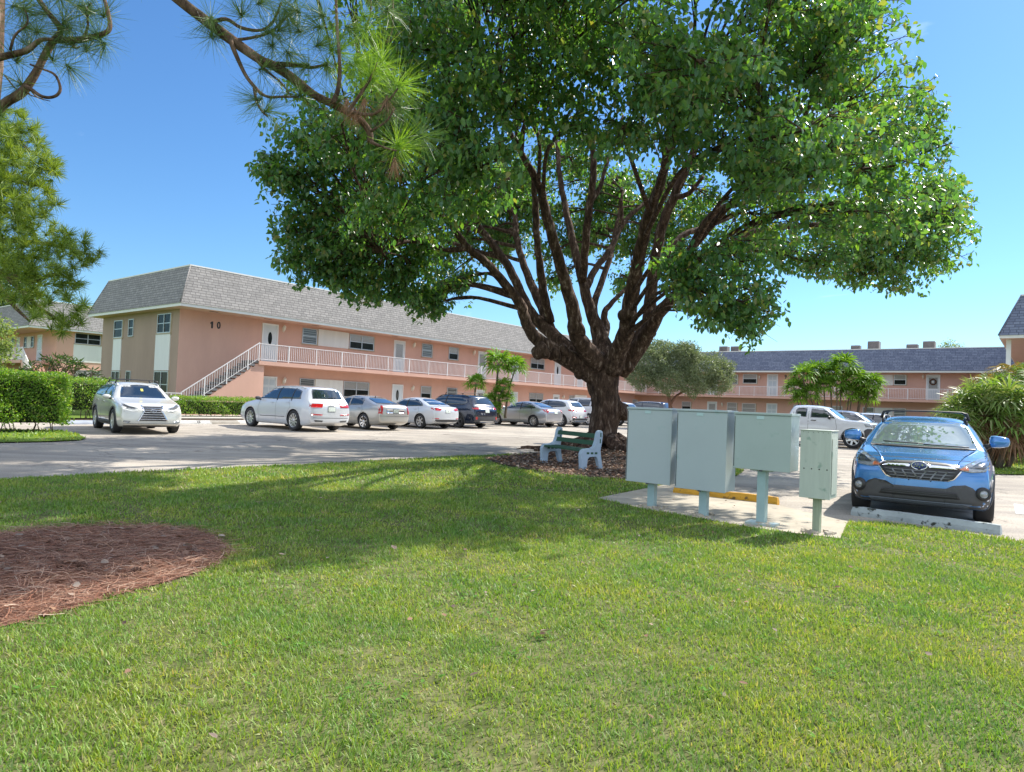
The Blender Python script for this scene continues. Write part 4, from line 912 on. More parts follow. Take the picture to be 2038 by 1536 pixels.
FP = thing('pine_tree', 'bushy bright green pine reaching in from the left edge above the hedge', 'tree', (-13.2, 15.2, 0)); FB = Vector(FP.location); Yf = 14.
def A2(px, py, Y=Yf): return at(px, py, Y)-FB
m = MB()
m.tube([Vector((0, 0, 0)), A2(-150, 500, 14.8), A2(-120, 200, 14.5), A2(-80, -100, 14.3)], [.28, .22, .17, .1], 12, lump=.05)
for P_ in ([(-130, 420), (-40, 520), (0, 540), (40, 575), (75, 610), (110, 632), (140, 650)], [(-120, 300), (-30, 330), (30, 360), (80, 370), (110, 380)], [(-130, 400), (-20, 470), (50, 480), (120, 490), (180, 506)], [(-110, 200), (-30, 260), (20, 270), (60, 300)], [(0, 540), (60, 560), (110, 545), (150, 560)], [(-40, 520), (20, 600), (60, 640)]):
    P = catmull([A2(a, b, Yf+.2) for a, b in P_], 3); m.tube(P, lerpl([.075, .02], len(P)-1), 7, lump=.1)
m.build('trunk', M['pbark'], FP)
blobs = [(15, 250, 45), (55, 290, 50), (85, 345, 42), (30, 340, 60), (95, 400, 28), (20, 420, 55), (55, 430, 45), (40, 490, 50), (110, 475, 36), (148, 500, 40), (182, 505, 20), (88, 535, 48), (30, 560, 50), (130, 560, 38), (150, 612, 26), (120, 640, 30), (70, 600, 40), (152, 648, 16), (-20, 380, 60), (-30, 500, 60), (0, 300, 50)]
C_ = []
for px, py, r in blobs:
    for k in range(int(r*r/72)):
        a_ = random.uniform(0, 2*PI); q = r*math.sqrt(random.random())*.85
        C_.append(tuple(A2(px+q*math.cos(a_), py+q*math.sin(a_), Yf+random.gauss(0, r/110))))
Dm = RNG.normal(0, .6, (len(C_), 3)); Dm[:, 2] += .5; Dm[:, 0] += .3; Dm /= np.linalg.norm(Dm, axis=1, keepdims=True)
M['needle3'] = leaf_mat('far_pine_needle', [(.07, .13, .02), (.15, .24, .03), (.23, .33, .035), (.09, .16, .025), (.30, .38, .05)], .5, .32, (1.9, 1.7, .6))
tufts(C_, Dm, 52, .24, .0095, 'needles', M['needle3'], FP, .75)

# ------------------------------------------------------------ hedges and shrubs
M['hleaf'] = leaf_mat('hedge_leaf', [(.07, .16, .025), (.14, .27, .035), (.19, .34, .045), (.10, .20, .03), (.26, .40, .06), (.28, .26, .12)], .4, .3, (2.2, 2.2, .6))
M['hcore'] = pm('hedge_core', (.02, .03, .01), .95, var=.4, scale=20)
M['twig'] = pm('twig', (.14, .10, .07), .9, var=.3, scale=30)
def dirs(n, updown=0.):
    D = RNG.normal(0, 1, (n, 3)); D[:, 2] += updown; return D/np.linalg.norm(D, axis=1, keepdims=True)
def hedge(label, A_, B_, dep, h, n, ls=.06, gap=.25, group=None):
    """A_,B_ front edge end points (dep goes along -NN)"""
    A_ = Vector(A_); B_ = Vector(B_); ln = (B_-A_).length; z0 = gz(A_.x, A_.y)
    t = thing('hedge', label, 'hedge', (A_.x, A_.y, z0), math.atan2(B_.y-A_.y, B_.x-A_.x))
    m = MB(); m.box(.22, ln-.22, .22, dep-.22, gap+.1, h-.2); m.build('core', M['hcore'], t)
    m = MB()
    for k in range(int(ln*5)):
        x = random.uniform(.15, ln-.15); y = random.uniform(.1, .5); m.tube([(x, y, -.02), (x+random.uniform(-.1, .1), y, gap), (x+random.uniform(-.3, .3), y-.05, gap+.4)], [.016, .013, .007], 5)
    tag(m.build('stems', M['twig'], t), kind='stuff')
    P = []; a = [ln*h, ln*dep, dep*h, dep*h]; w_ = np.array(a)/sum(a)
    for f, k in zip(range(4), (w_*n).astype(int)):
        u = RNG.random(k); v = RNG.random(k); d = np.abs(RNG.normal(0, .10, k)); bump = .07*np.sin(u*ln*3.1+v*4)+.05*np.sin(u*ln*7+v*11)
        if f == 0: p = np.stack([u*ln, d-bump, gap+v**.85*(h-gap)-.0*u], 1); p[:, 2] += .04*np.sin(u*ln*4)
        elif f == 1: p = np.stack([u*ln, v*dep, h-d*.6+bump*.8], 1)
        elif f == 2: p = np.stack([d+bump, u*dep, gap+v*(h-gap)], 1)
        else: p = np.stack([ln-d+bump, u*dep, gap+v*(h-gap)], 1)
        P.append(p)
    P = np.concatenate(P); k = len(P); s = RNG.uniform(.7, 1.3, k)*ls
    # ragged lower edge
    keep = (P[:, 2] > gap+.10+.12*np.sin(P[:, 0]*6.1)*np.sin(P[:, 0]*2.3)) | (RNG.random(k) < .25)
    P = P[keep]; k = len(P); s = s[keep]
    D = dirs(k, .4); D[:, 1] -= .4
    scatter_mesh('foliage', M['hleaf'], LEAF_V, LEAF_F, P, frames(D, dirs(k)), np.stack([s*1.2, s, s], 1), t)
    return t
g1 = gnd(138, 862); hA = Vector((g1.x, g1.y))
hedge('tall clipped hedge in front at the left edge, left of the parked silver crossover', (hA-UU.xy*6.0), hA, 1.4, 1.72, 30000, .062)
g2 = at(234, 800, 27.5).xy
hedge('clipped hedge running behind the silver crossover, set back from the front hedge', g2-UU.xy*5.0, g2, 1.6, 1.66, 11000, .065, .35)
o1 = at(352, 800, 31.2).xy; o2 = o1+UU.xy*5.6
hedge('low clipped hedge below the stairs between the crossover and the white wagon', o1, o2, 1.0, 1.02, 11000, .06, .12)
o1 = Vector(off10(6.2, 4.6)); o2 = Vector(off10(9, 4.6))

def bush(name, label, cat, base, blobs, leafmat, n, ls, width=1.2, trunk=None, barkm=None, updown=.2, group=None, shell=.55):
    t = thing(name, label, cat, base, 0, group); Bv = Vector(base)
    if trunk:
        m = MB()
        for P, r in trunk:
            P = catmull([Vector(p)-Bv for p in P], 4); m.tube(P, lerpl([r, r*.4], len(P)-1), 8, lump=.08)
        m.build('trunk', barkm or M['twig'], t)
    w_ = np.array([b[1]**2 for b in blobs]); w_ = w_/w_.sum(); P = []
    for (c, r, sq), f in zip(blobs, w_):
        k = int(n*f); d = dirs(k); rr = r*(shell+(1-shell)*RNG.random(k))**.6*(1+.16*np.sin(d[:, 0]*6+d[:, 2]*5)+.1*np.sin(d[:, 1]*13+d[:, 0]*9))
        p = d*rr[:, None]; p[:, 2] *= sq; P.append(p+np.array(Vector(c)-Bv))
    P = np.concatenate(P); k = len(P); s = RNG.uniform(.7, 1.3, k)*ls
    scatter_mesh('crown', leafmat, LEAF_V, LEAF_F, P, frames(dirs(k, updown), dirs(k)), np.stack([s*width, s, s], 1), t)
    return t
M['olive'] = leaf_mat('grey_green_leaf', [(.10, .14, .07), (.17, .21, .11), (.13, .18, .08), (.27, .30, .19), (.08, .12, .05), (.20, .24, .12)], .45, .25, (1.8, 1.8, .9))
Yo = 44.
bl = [(at(px, py, Yo+dy), r, .8) for px, py, r, dy in ((1300, 720, 1.5, 0), (1345, 715, 1.6, .5), (1400, 735, 1.6, 0), (1430, 760, 1.1, 0), (1275, 750, 1.1, 0), (1330, 755, 1.3, -.5), (1380, 765, 1.1, -.5), (1310, 695, .9, .5), (1440, 735, .8, .3), (1365, 700, .9, 0))]
bl = [(c, r*.95, s) for c, r, s in bl]
b0 = at(1338, 842, Yo); b0.z = gz(0, Yo)
bush('bushy_tree', 'wide grey-green bushy tree standing behind the utility cabinets before building 9', 'tree', tuple(b0), bl, M['olive'], 36000, .15, .6, [([b0, at(1333, 800, Yo), at(1325, 770, Yo)], .17), ([at(1333, 805, Yo), at(1350, 785, Yo), at(1385, 770, Yo)], .11)], pm('reddish_bark', (.16, .08, .05), .9, var=.3, scale=8), shell=.35)
M['lime'] = leaf_mat('pale_leaf', [(.16, .24, .06), (.26, .33, .10), (.12, .19, .05), (.34, .38, .16)], .45, .35, (1.8, 1.7, .8))
bush('small_tree', 'pale yellow-green leafy small tree at the left edge above the tall hedge', 'tree', (-22., 27.6, .08), [(at(-4, 650, 28), .45, .9), (at(0, 700, 28), .5, 1), (at(-30, 680, 28), 1.2, 1), (at(-8, 735, 28), .4, .7), (at(12, 690, 28), .25, 1)], M['lime'], 2600, .14, .9, [([(-22., 27.6, .08), at(-30, 720, 28), at(-10, 690, 28)], .06)], shell=.3)
M['dkleaf'] = leaf_mat('dark_leaf', [(.03, .07, .02), (.05, .10, .025), (.08, .14, .03), (.04, .08, .02)], .45, .25, (2, 2, .6))
bush('leafy_tree', 'dark green leafy tree behind the far left block, under the pine boughs', 'tree', (-44, 66, 0), [(at(10, 590, 62), 3.2, .9), (at(-60, 560, 62), 5, .9), (at(30, 620, 62), 2., .8), (at(60, 605, 64), 1.2, .8)], M['dkleaf'], 9000, .36, .9, [([(-44, 66, 0), at(-40, 640, 64), at(-20, 590, 63)], .3)], M['bark'], shell=.2)
# bare twiggy tree peeking over roof 9
t = thing('treetop', 'sparse twiggy treetop showing just above the roof of building 9 at right', 'tree', tuple(at(1890, 860, 72).xy)+(0,)); tb = Vector(t.location); m = MB(); P = []
m.tube([(0, 0, 0), at(1890, 760, 72)-tb, at(1889, 705, 72)-tb], [.18, .14, .1], 7)
for k in range(12):
    e = at(1862+k*5.4+random.uniform(-3, 3), 672+abs(k-5.5)*2.6+random.uniform(0, 6), 72+random.uniform(-1, 1))-tb; s = at(1889, 705, 72)-tb; md = (s+e)/2+Vector((0, 0, .3)); m.tube([s, md, e], [.04, .025, .012], 5)
    for q in range(26): f = random.uniform(.3, 1.); P.append(tuple(s.lerp(e, f)+Vector((random.gauss(0, .14), random.gauss(0, .14), random.gauss(0, .14)))))
m.build('trunk', M['twig'], t); k = len(P)
scatter_mesh('crown', M['lime'], LEAF_V, LEAF_F, P, frames(dirs(k), dirs(k)), np.stack([np.full(k, .2), np.full(k, .22), np.full(k, .2)], 1), t)
# frangipani with bare forks
def frangi(px, py, Y, wpx, hpx, label, n):
    b = at(px, py, Y); b.z = .1; t = thing('frangipani_shrub', label, 'shrub', tuple(b)); m = MB(); LPp = []; LDd = []
    sc_ = Y/FPX
    def grow(p, d, l, r, lev):
        e = p+d*l; m.tube([p, p.lerp(e, .5)+Vector((random.uniform(-.03, .03),)*3), e], [r, r*.85, r*.75], 6)
        if lev == 0:
            for q in range(3):
                dd = (d*.5+Vector((random.gauss(0, .8), random.gauss(0, .8), random.gauss(.1, .5)))).normalized(); LPp.append(tuple(e)); LDd.append(tuple(dd))
            return
        for q in range(2 if lev % 2 else 3):
            dd = (d*.75+Vector((random.gauss(0, .55), random.gauss(0, .55), random.uniform(-.1, .4)))).normalized(); grow(e, dd, l*.8, r*.75, lev-1)
    for q in range(n):
        grow(Vector((random.uniform(-1, 1)*wpx*sc_*.28, random.uniform(-.5, .5), .3)), Vector((random.gauss(0, .5), random.gauss(0, .3), .8)).normalized(), hpx*sc_*.34, .035, 4)
    m.build('stems', M['twig'], t); k = len(LPp)
    scatter_mesh('foliage', M['dkleaf'], LEAF_V, LEAF_F, LPp, frames(np.array(LDd), dirs(k, 1)), np.stack([RNG.uniform(.09, .15, k), RNG.uniform(.2, .34, k), RNG.uniform(.2, .3, k)], 1), t)
frangi(135, 790, 30.5, 105, 95, 'frangipani shrub with bare forking stems behind the hedges, between the two blocks', 5)
frangi(215, 790, 31.5, 50, 70, 'small frangipani shrub against the shaded end wall of building 10', 2)

# ------------------------------------------------------------ palms
M['palm'] = leaf_mat('fan_palm_leaf', [(.07, .16, .02), (.12, .24, .03), (.17, .30, .04), (.09, .19, .03)], .6, .3, (2.1, 2, .6), spec=.25)
M['palmtip'] = leaf_mat('pale_palm_leaf', [(.12, .22, .04), (.20, .30, .08), (.10, .19, .03), (.32, .35, .18), (.16, .28, .05)], .5, .3, (1.8, 1.7, .8), spec=.3)
M['ptrunk'] = pm('palm_trunk', (.13, .10, .07), .9, var=.35, scale=14, bump=.8, bscale=30, col2=(.20, .16, .12))
def fan(V, c, d, size, nb=20, spread=2.1, droop=.35, wd=.075):
    """append blade strips for a fan leaf: c = hastula, d = petiole direction"""
    d = d.normalized(); s = d.cross(Vector((0, 0, 1)));  s = s.normalized() if s.length > .01 else Vector((1, 0, 0)); n_ = s.cross(d).normalized()
    for k in range(nb):
        a = -spread+2*spread*k/(nb-1); v = (d*math.cos(a)+s*math.sin(a)+n_*.12*math.cos(k*PI)).normalized(); L_ = size*(.75+.25*math.cos(a*.6))*random.uniform(.9, 1.08)
        w1 = s*math.cos(a)-d*math.sin(a); p0 = c; p1 = c+v*L_*.55; p2 = c+v*L_+Vector((0, 0, -droop*L_*random.uniform(.4, 1.2)))
        w = wd*size
        V.append((p0-w1*w*.3, p0+w1*w*.3, p1+w1*w, p1-w1*w)); V.append((p1-w1*w, p1+w1*w, p2+w1*w*.15, p2-w1*w*.15))
def quads_obj(name, mat, V, parent):
    m = MB()
    for q in V: m.add(q, [(0, 1, 2, 3)])
    return m.build(name, mat, parent, uv=False)
def fan_palm(label, base, tops, size, nl, group=None, mat='palm', name='fan_palm', pr=.05, droop=.35, pet=.5, nb=16):
    t = thing(name, label, 'palm', base, 0, group); Bv = Vector(base); m = MB(); V = []
    for (bx, top, s_) in tops:
        top = Vector(top)-Bv; b_ = Vector(bx)-Bv
        mid = b_.lerp(top, .5)+Vector((random.uniform(-.12, .12), 0, 0)); P = catmull([b_, mid, top], 4); m.tube(P, [pr*1.2*s_]+[pr*s_]*(len(P)-1), 8, lump=.12)
        for k in range(nl):
            a = k*2.4+random.uniform(-.3, .3); e = -.45+1.7*(k+.5)/nl
            d = Vector((math.cos(a)*math.cos(e), math.sin(a)*math.cos(e), math.sin(e)))
            c = top+d*size*pet*s_
            m.tube([top, c], [.012*s_, .008*s_], 4, cap=False)
            fan(V, c, (d+Vector((0, 0, -.15))), size*s_*(.75 if e > 0 else .65), nb, 2.0, droop)
    m.build('trunk', M['ptrunk'], t); quads_obj('fronds', M[mat], V, t); return t
def col(px, py0, py1, Y, dx=0): return (tuple(at(px+dx, py0, Y)), tuple(at(px, py1, Y)))
Yp = 38.
fan_palm('tall thin fan palm in front of the balcony, middle of the palm clump', tuple(at(985, 830, Yp)), [(at(982, 830, Yp), at(992, 725, Yp), 1.0)], 1.05, 15, 'fan palms in front of building 10', pr=.06)
fan_palm('leaning fan palm with the small head on the right of the palm clump', tuple(at(1004, 832, Yp)), [(at(1004, 832, Yp), at(1026, 732, Yp), .8)], 1.0, 12, 'fan palms in front of building 10', pr=.05)
fan_palm('short fan palm standing alone left of the palm clump', tuple(at(944, 822, Yp)), [(at(944, 822, Yp), at(947, 765, Yp), .85)], .85, 12, 'fan palms in front of building 10', pr=.05)
fan_palm('leafy low fan palms with shaggy stems at the foot of the palm clump', tuple(at(990, 832, Yp-.4)), [(at(985, 832, Yp-.4), at(1003, 770, Yp-.4), .8), (at(978, 832, Yp), at(975, 800, Yp), .8), (at(1006, 832, Yp-.4), at(1009, 795, Yp-.4), .7), (at(990, 832, Yp-.2), at(992, 785, Yp-.3), .7), (at(975, 832, Yp-.4), at(985, 815, Yp-.4), .7)], .8, 11, 'fan palms in front of building 10', pr=.09)
Yq = 50.
PQ = [(1582, 775, 1.0), (1598, 748, 1.05), (1622, 742, 1.1), (1650, 745, 1.1), (1678, 730, 1.2), (1700, 755, 1.05), (1718, 770, 1.1), (1735, 765, 1.0), (1612, 785, .95), (1640, 770, .95), (1665, 765, .95), (1690, 785, 1.0), (1710, 795, .9), (1728, 790, .9), (1592, 795, .8)]
for q, (lab, ids) in enumerate((('dense clump of fan palms on thin stems in front of building 9, left half', (0, 1, 2, 8, 9, 14)), ('taller fan palm clump in front of building 9, middle with the highest head', (3, 4, 10)), ('fan palm clump in front of building 9, right half beside the white pickup', (5, 6, 7, 11, 12, 13)))):
    b = at(PQ[ids[0]][0]+8, 850, Yq); b.z = gz(0, Yq)
    fan_palm(lab, tuple(b), [(Vector((*at(PQ[i][0]*.7+1662*.3, 850, Yq+random.uniform(-.6, .6)).xy, b.z)), at(PQ[i][0], PQ[i][1], Yq+random.uniform(-.6, .6)), PQ[i][2]) for i in ids], 1.05, 12, 'fan palm clumps in front of building 9', pr=.05, nb=16)
# big drooping palmetto clump on the right
Yr = 21.
t = thing('palmetto', 'large drooping palmetto clump with pale leaf tips behind the blue car', 'palm', tuple(at(1960, 895, Yr).xy)+(gz(0, Yr),)); Bv = Vector(t.location); V = []; Vd = []; m = MB()
for px, py, s_ in ((1912, 822, .95), (1948, 803, 1.05), (1985, 800, 1.15), (2020, 806, 1.2), (1905, 850, .85), (1960, 830, 1.1), (2010, 850, 1.1), (2050, 820, 1.2), (1925, 850, .9), (1985, 870, .9)):
    top = at(px, py, Yr+random.uniform(-.5, .5))-Bv; m.tube([(top.x*.5, top.y*.5, 0), (top.x*.8, top.y*.8, top.z*.5), top], [.09, .08, .07], 8, lump=.15)
    for k in range(10):
        a = k*2.4+px; e = -.5+1.75*(k+.5)/10; d = Vector((math.cos(a)*math.cos(e), math.sin(a)*math.cos(e), math.sin(e))); c = top+d*.42*s_
        m.tube([top, c], [.012, .008], 4, cap=False); fan(V, c, d, .68*s_, 20, 2.1, .36, .042)
    for k in range(7):
        a = k*.9+px; fan(Vd, top+Vector((math.cos(a)*.2, math.sin(a)*.2, -.25)), Vector((math.cos(a)*.4, math.sin(a)*.4, -1)), .6*s_, 12, .8, .5, .03)
m.build('trunk', M['ptrunk'], t); quads_obj('fronds', M['palmtip'], V, t); quads_obj('dead_fronds', M['needled'], Vd, t)
# feathery palm behind it
def feather(label, base, crowns, size, nf, group=None):
    t = thing('feather_palm', label, 'palm', base, 0, group); Bv = Vector(base); V = []; Vo = []; m = MB()
    for top, s_ in crowns:
        top = Vector(top)-Bv; m.tube([(top.x*.6, top.y*.6, 0), (top.x*.85, top.y*.85, top.z*.5), top], [.09, .075, .06], 8, lump=.08)
        for k in range(nf):
            a = k*2.4+random.uniform(-.3, .3); e = .25+1.1*(k+.5)/nf; L_ = size*s_*random.uniform(.85, 1.1)
            d = Vector((math.cos(a)*math.cos(e), math.sin(a)*math.cos(e), math.sin(e))); h = Vector((d.x, d.y, 0)).normalized()
            pts = [top+d*L_*f+Vector((0, 0, -1.0*L_*f*f))+h*L_*.18*f*f for f in [i/9 for i in range(10)]]
            m.tube(pts, lerpl([.018, .005], 9), 4, 1, cap=False)
            W_ = V if k % 3 else Vo
            for i in range(1, 10):
                for q in (0, .33, .66):
                    if i == 9 and q: continue
                    p = pts[i] if i == 9 else pts[i].lerp(pts[i+1] if i < 9 else pts[i], q); tg = (pts[i]-pts[i-1]).normalized(); sd_ = tg.cross(Vector((0, 0, 1))).normalized(); ll = L_*.27*math.sin(PI*(.2+.7*(i+q)/10))
                    for sg in (-1, 1):
                        v = (sd_*sg+tg*.6+Vector((0, 0, random.uniform(-.35, .25)))).normalized(); w = tg*.016
                        e1 = p+v*ll*.6; e2 = p+v*ll+Vector((0, 0, -.18*ll)); W_.append((p-w, p+w, e1+w, e1-w)); W_.append((e1-w, e1+w, e2+w*.2, e2-w*.2))
    m.build('trunk', [M['ptrunk'], pm('palm_rachis', (.40, .28, .08), .6)], t); quads_obj('fronds', M['palm'], V, t); quads_obj('old_fronds', leaf_old, Vo, t); return t
leaf_old = leaf_mat('yellowing_frond', [(.26, .18, .06), (.16, .17, .04), (.34, .22, .09), (.10, .13, .03)], .5, .3, (1.6, 1.3, .6))
b = at(2010, 880, 26); b.z = .1
feather('arching feather palm with yellowing fronds against the right hand building', tuple(b), [(at(1972, 768, 26), 1.0), (at(2018, 748, 26.5), 1.1), (at(2050, 770, 26), 1.1), (at(1995, 790, 25.6), .9)], 1.75, 14)
b = at(1935, 850, 30); b.z = .1
bush('shrub', 'small round green shrub beside the grass island behind the blue car', 'shrub', tuple(gnd(1955, 915)), [(gnd(1950, 918)+Vector((0, 0, .22)), .30, .8), (gnd(1968, 918)+Vector((0, 0, .2)), .26, .8)], M['hleaf'], 1500, .06, 1.1, shell=.2)
bush('ground_cover_shrub', 'dark leafy shrub mass low behind the palmetto at the right edge', 'shrub', tuple(at(2030, 890, 24).xy)+(.05,), [(at(2030, 850, 24), .9, .9), (at(2060, 860, 24), 1.1, .9)], M['dkleaf'], 4000, .11, .9, shell=.2)
# ------------------------------------------------------------ cars
def ip(l, x): return float(np.interp(x, [a for a, b in l], [b for a, b in l]))
SED_TOP = [(0, .60), (.06, .68), (.35, .80), (.8, .885), (1.2, .945), (1.28, .965), (1.7, 1.19), (2.05, 1.36), (2.4, 1.425), (2.8, 1.43), (3.2, 1.385), (3.6, 1.25), (4.0, 1.09), (4.12, 1.05), (4.4, 1.03), (4.5, .98), (4.56, .86)]
SED_BELT = [(0, .58), (.06, .66), (.35, .76), (.8, .83), (1.25, .90), (2.4, .93), (3.6, .985), (4.1, 1.01), (4.4, 1.0), (4.5, .95), (4.56, .84)]
SUV_TOP = [(0, .72), (.06, .82), (.4, .95), (.9, 1.03), (1.2, 1.09), (1.28, 1.115), (1.65, 1.35), (1.95, 1.54), (2.3, 1.61), (2.9, 1.625), (3.5, 1.60), (3.95, 1.545), (4.05, 1.50), (4.35, 1.16), (4.45, 1.06), (4.52, 1.0), (4.56, .86)]
SUV_BELT = [(0, .70), (.06, .80), (.4, .90), (.9, .97), (1.25, 1.03), (2.4, 1.06), (3.6, 1.11), (4.1, 1.13), (4.35, 1.11), (4.45, 1.04), (4.52, .98), (4.56, .84)]
WAG_TOP = SUV_TOP[:11]+[(4.0, 1.575), (4.12, 1.54), (4.32, 1.20), (4.38, 1.10), (4.46, 1.04), (4.56, .90)]
SED_WIN = [(1.42, .965), (1.78, 1.18), (2.12, 1.325), (2.5, 1.365), (2.9, 1.36), (3.25, 1.30), (3.55, 1.17), (3.72, 1.05), (3.6, 1.025), (2.4, .98)]
SUV_WIN = [(1.44, 1.09), (1.75, 1.33), (2.02, 1.475), (2.4, 1.53), (3.0, 1.535), (3.5, 1.50), (3.85, 1.40), (3.98, 1.22), (3.8, 1.165), (2.4, 1.105)]

class Car:
    def __init__(s, label, cat, L, W, H, wb, fo, rw, paint_, top, belt, template, basez=.20, rails=None, cladding=False, group='cars parked in the lot', roofw=.70, bow=.16, name='parked_car', sub=2, tint='carglass', spokes=5, rimm='alloy'):
        s.L, s.W, s.H = L, W, H; s.kx = L/4.56; s.kz = H/(1.43 if template == 'sed' else 1.625)
        s.t = thing(name, label, cat, (0, 0, 0), 0, group)
        s.top = [(a*s.kx, b*s.kz) for a, b in top]; s.belt = [(a*s.kx, b*s.kz) for a, b in belt]
        s.roofw = roofw; s.zb = basez; s.bow = bow; s.wb, s.fo, s.rw = wb, fo, rw
        s.mp = paint_; s.tint = M[tint]
        s.body(sub); s.spokes = spokes; s.rimm = M[rimm]
        for x in (fo, fo+wb):
            for sg in (1, -1): s.wheel(x, sg)
    def X(s, xf): return s.L/2-xf
    def body(s, sub):
        L, W = s.L, s.W
        xs = sorted(set([0, .05, .14, .28, .45]+[a for a, b in s.top]+[L-.45, L-.28, L-.14, L-.05, L]+list(np.linspace(.6, L-.6, 12))))
        ys = [xs[0]]
        for x in xs[1:]:
            if x-ys[-1] > .035: ys.append(x)
        ys[-1] = L; xs = ys
        rings = []
        zroof = max(b for a, b in s.top)
        for x in xs:
            e = min(x/.75, 1); f = min((L-x)/.85, 1)
            w = W/2*(.90+.10*math.sin(e*PI/2))*(.92+.08*math.sin(f*PI/2))
            zt = ip(s.top, x); zd = min(ip(s.belt, x), zt-.012)
            zb = s.zb+.10*(1-min(x/.5, 1))**2+.14*(1-min((L-x)/.5, 1))**2
            g = min(max((zt-zd-.05)/(zroof-zd), 0), 1)
            wg = w*.90+(W/2*s.roofw-w*.90)*g
            side = [(w*.90, zb), (w*.975, zb+.10), (w, zb+(zd-zb)*.42), (w*.995, zb+(zd-zb)*.72), (w*.955, zd)]
            tp = [(wg, zt-.012-.05*g), (wg*.62, zt-.004), (0, zt+.006)]
            half_bottom = [(w*.90*.9, zb), (w*.90*.6, zb), (0, zb)]
            # ring order: left side up, top across, right side down, bottom across
            r = [(y, z) for y, z in side]+[(y, z) for y, z in tp]+[(-tp[1][0], tp[1][1]), (-tp[0][0], tp[0][1])]+[(-y, z) for y, z in reversed(side)]+[(-half_bottom[0][0], zb), (-half_bottom[1][0], zb), (0, zb), (half_bottom[1][0], zb), (half_bottom[0][0], zb)]
            rings.append((x, w, zb, r))
        n = len(rings[0][3]); vs = []
        def bowx(x, y, z, w, zt):
            ff = max(0, 1-x/.95); fr = max(0, 1-(L-x)/.9)
            u = (abs(y)/(W/2))
            hz = (z-.5)
            X = x+ff**1.2*(s.bow*u**2.6+.07*max(hz, 0)*1.2+.10*max(-hz-.15, 0))-fr**1.2*(s.bow*.75*u**2.6+.05*max(hz-.2, 0)+.16*max(-hz-.12, 0))
            return X
        for x, w, zb, r in rings:
            for y, z in r: vs.append((s.X(bowx(x, y, z, w, 0)), y, z))
        fs = []
        for i in range(len(rings)-1):
            for j in range(n): fs.append((i*n+j, i*n+(j+1) % n, (i+1)*n+(j+1) % n, (i+1)*n+j))
        # end caps as quad grids: columns follow top points, rows follow side points
        for ri in (0, len(rings)-1):
            base = ri*n; r = rings[ri][3]; x, w = rings[ri][0], rings[ri][1]
            ncol = 7
            topi = [4, 5, 6, 7, 8, 9, 10]; boti = [0, 19, 18, 17, 16, 15, 14]
            grid = [[None]*ncol for _ in range(5)]
            for c in range(ncol): grid[4][c] = base+topi[c]; grid[0][c] = base+boti[c]
            for rr in range(5): grid[rr][0] = base+rr; grid[rr][6] = base+14-rr
            for rr in range(1, 4):
                for c in range(1, 6):
                    yt, zt = r[topi[c]]; yb, zb_ = r[boti[c]]; f = rr/4; zl = r[rr][1]; fz = (zl-r[0][1])/(r[4][1]-r[0][1])
                    y = yb+(yt-yb)*f; z = zb_+(zt-zb_)*fz
                    vs.append((s.X(bowx(x, y, z, w, 0)), y, z)); grid[rr][c] = len(vs)-1
            for rr in range(4):
                for c in range(6):
                    q = (grid[rr][c], grid[rr][c+1], grid[rr+1][c+1], grid[rr+1][c]); fs.append(q)
        me = bpy.data.meshes.new('body'); me.from_pydata(vs, [], fs)
        bm = bmesh.new(); bm.from_mesh(me); bmesh.ops.recalc_face_normals(bm, faces=bm.faces); bm.to_mesh(me); bm.free()
        me.materials.append(s.mp); me.materials.append(M['under'])
        o = bpy.data.objects.new('body', me); COL.objects.link(o)
        sd_ = o.modifiers.new('s', 'SUBSURF'); sd_.levels = sub; sd_.render_levels = sub
        m = MB()
        for x in (s.fo, s.fo+s.wb):
            for sg in (1, -1):
                q = s.rw+.045; yi = s.W/2-.30; c = (s.X(x), 0, s.rw)
                prof = [(0, yi*sg), (q, yi*sg), (q, (s.W/2+.3)*sg), (0, (s.W/2+.3)*sg)]
                b = len(m.v); N_ = 36
                vv = []
                for y in (yi*sg, (s.W/2+.3)*sg):
                    for k in range(N_): a = 2*PI*k/N_; vv.append((c[0]+q*math.cos(a), y, c[2]+q*math.sin(a)))
                m.add(vv, [(k, (k+1) % N_, N_+(k+1) % N_, N_+k) for k in range(N_)]+[tuple(range(N_)), tuple(range(2*N_-1, N_-1, -1))], 1)
        cut = m.build('cut', [M['under'], M['under']], uv=False, fix=True)
        bo = o.modifiers.new('b', 'BOOLEAN'); bo.operation = 'DIFFERENCE'; bo.object = cut; bo.solver = 'EXACT'
        dg = bpy.context.evaluated_depsgraph_get(); dg.update()
        nm = bpy.data.meshes.new_from_object(o.evaluated_get(dg)); nm.name = 'body'
        o.modifiers.clear(); o.data = nm; bpy.data.objects.remove(cut)
        for p in nm.polygons: p.use_smooth = p.material_index == 0
        o.parent = s.t; s.o = o
        s.bvh = BVHTree.FromPolygons([v.co for v in nm.vertices], [tuple(p.vertices) for p in nm.polygons])
    def wheel(s, xf, sg):
        r = s.rw; w = .115; c = (s.X(xf), sg*(s.W/2-w-.012), r)
        m = MB(); m.lathe([(.02, -.06*sg), (r*.60, -.06*sg), (r*.62, .02*sg), (.02, .02*sg)], 24, 0)
        o = m.build('wheel', M['under'], s.t, uv=False, fix=True); o.location = c
        m = MB(); q = .018
        m.lathe([(r*.68, -w), (r*.93, -w), (r-q*.5, -w+.012), (r, -w+.035), (r, w-.035), (r-q*.5, w-.012), (r*.93, w), (r*.70, w), (r*.66, w-.03), (r*.66, -w+.02), (r*.68, -w)], 36)
        m.build('tyre', M['rubber'], o, uv=False, fix=True)
        m = MB(); n = s.spokes
        yo = (w-.018)*sg
        m.lathe([(r*.69, yo), (r*.665, yo+.012*sg), (r*.62, yo-.005*sg), (r*.61, 0)], 36)
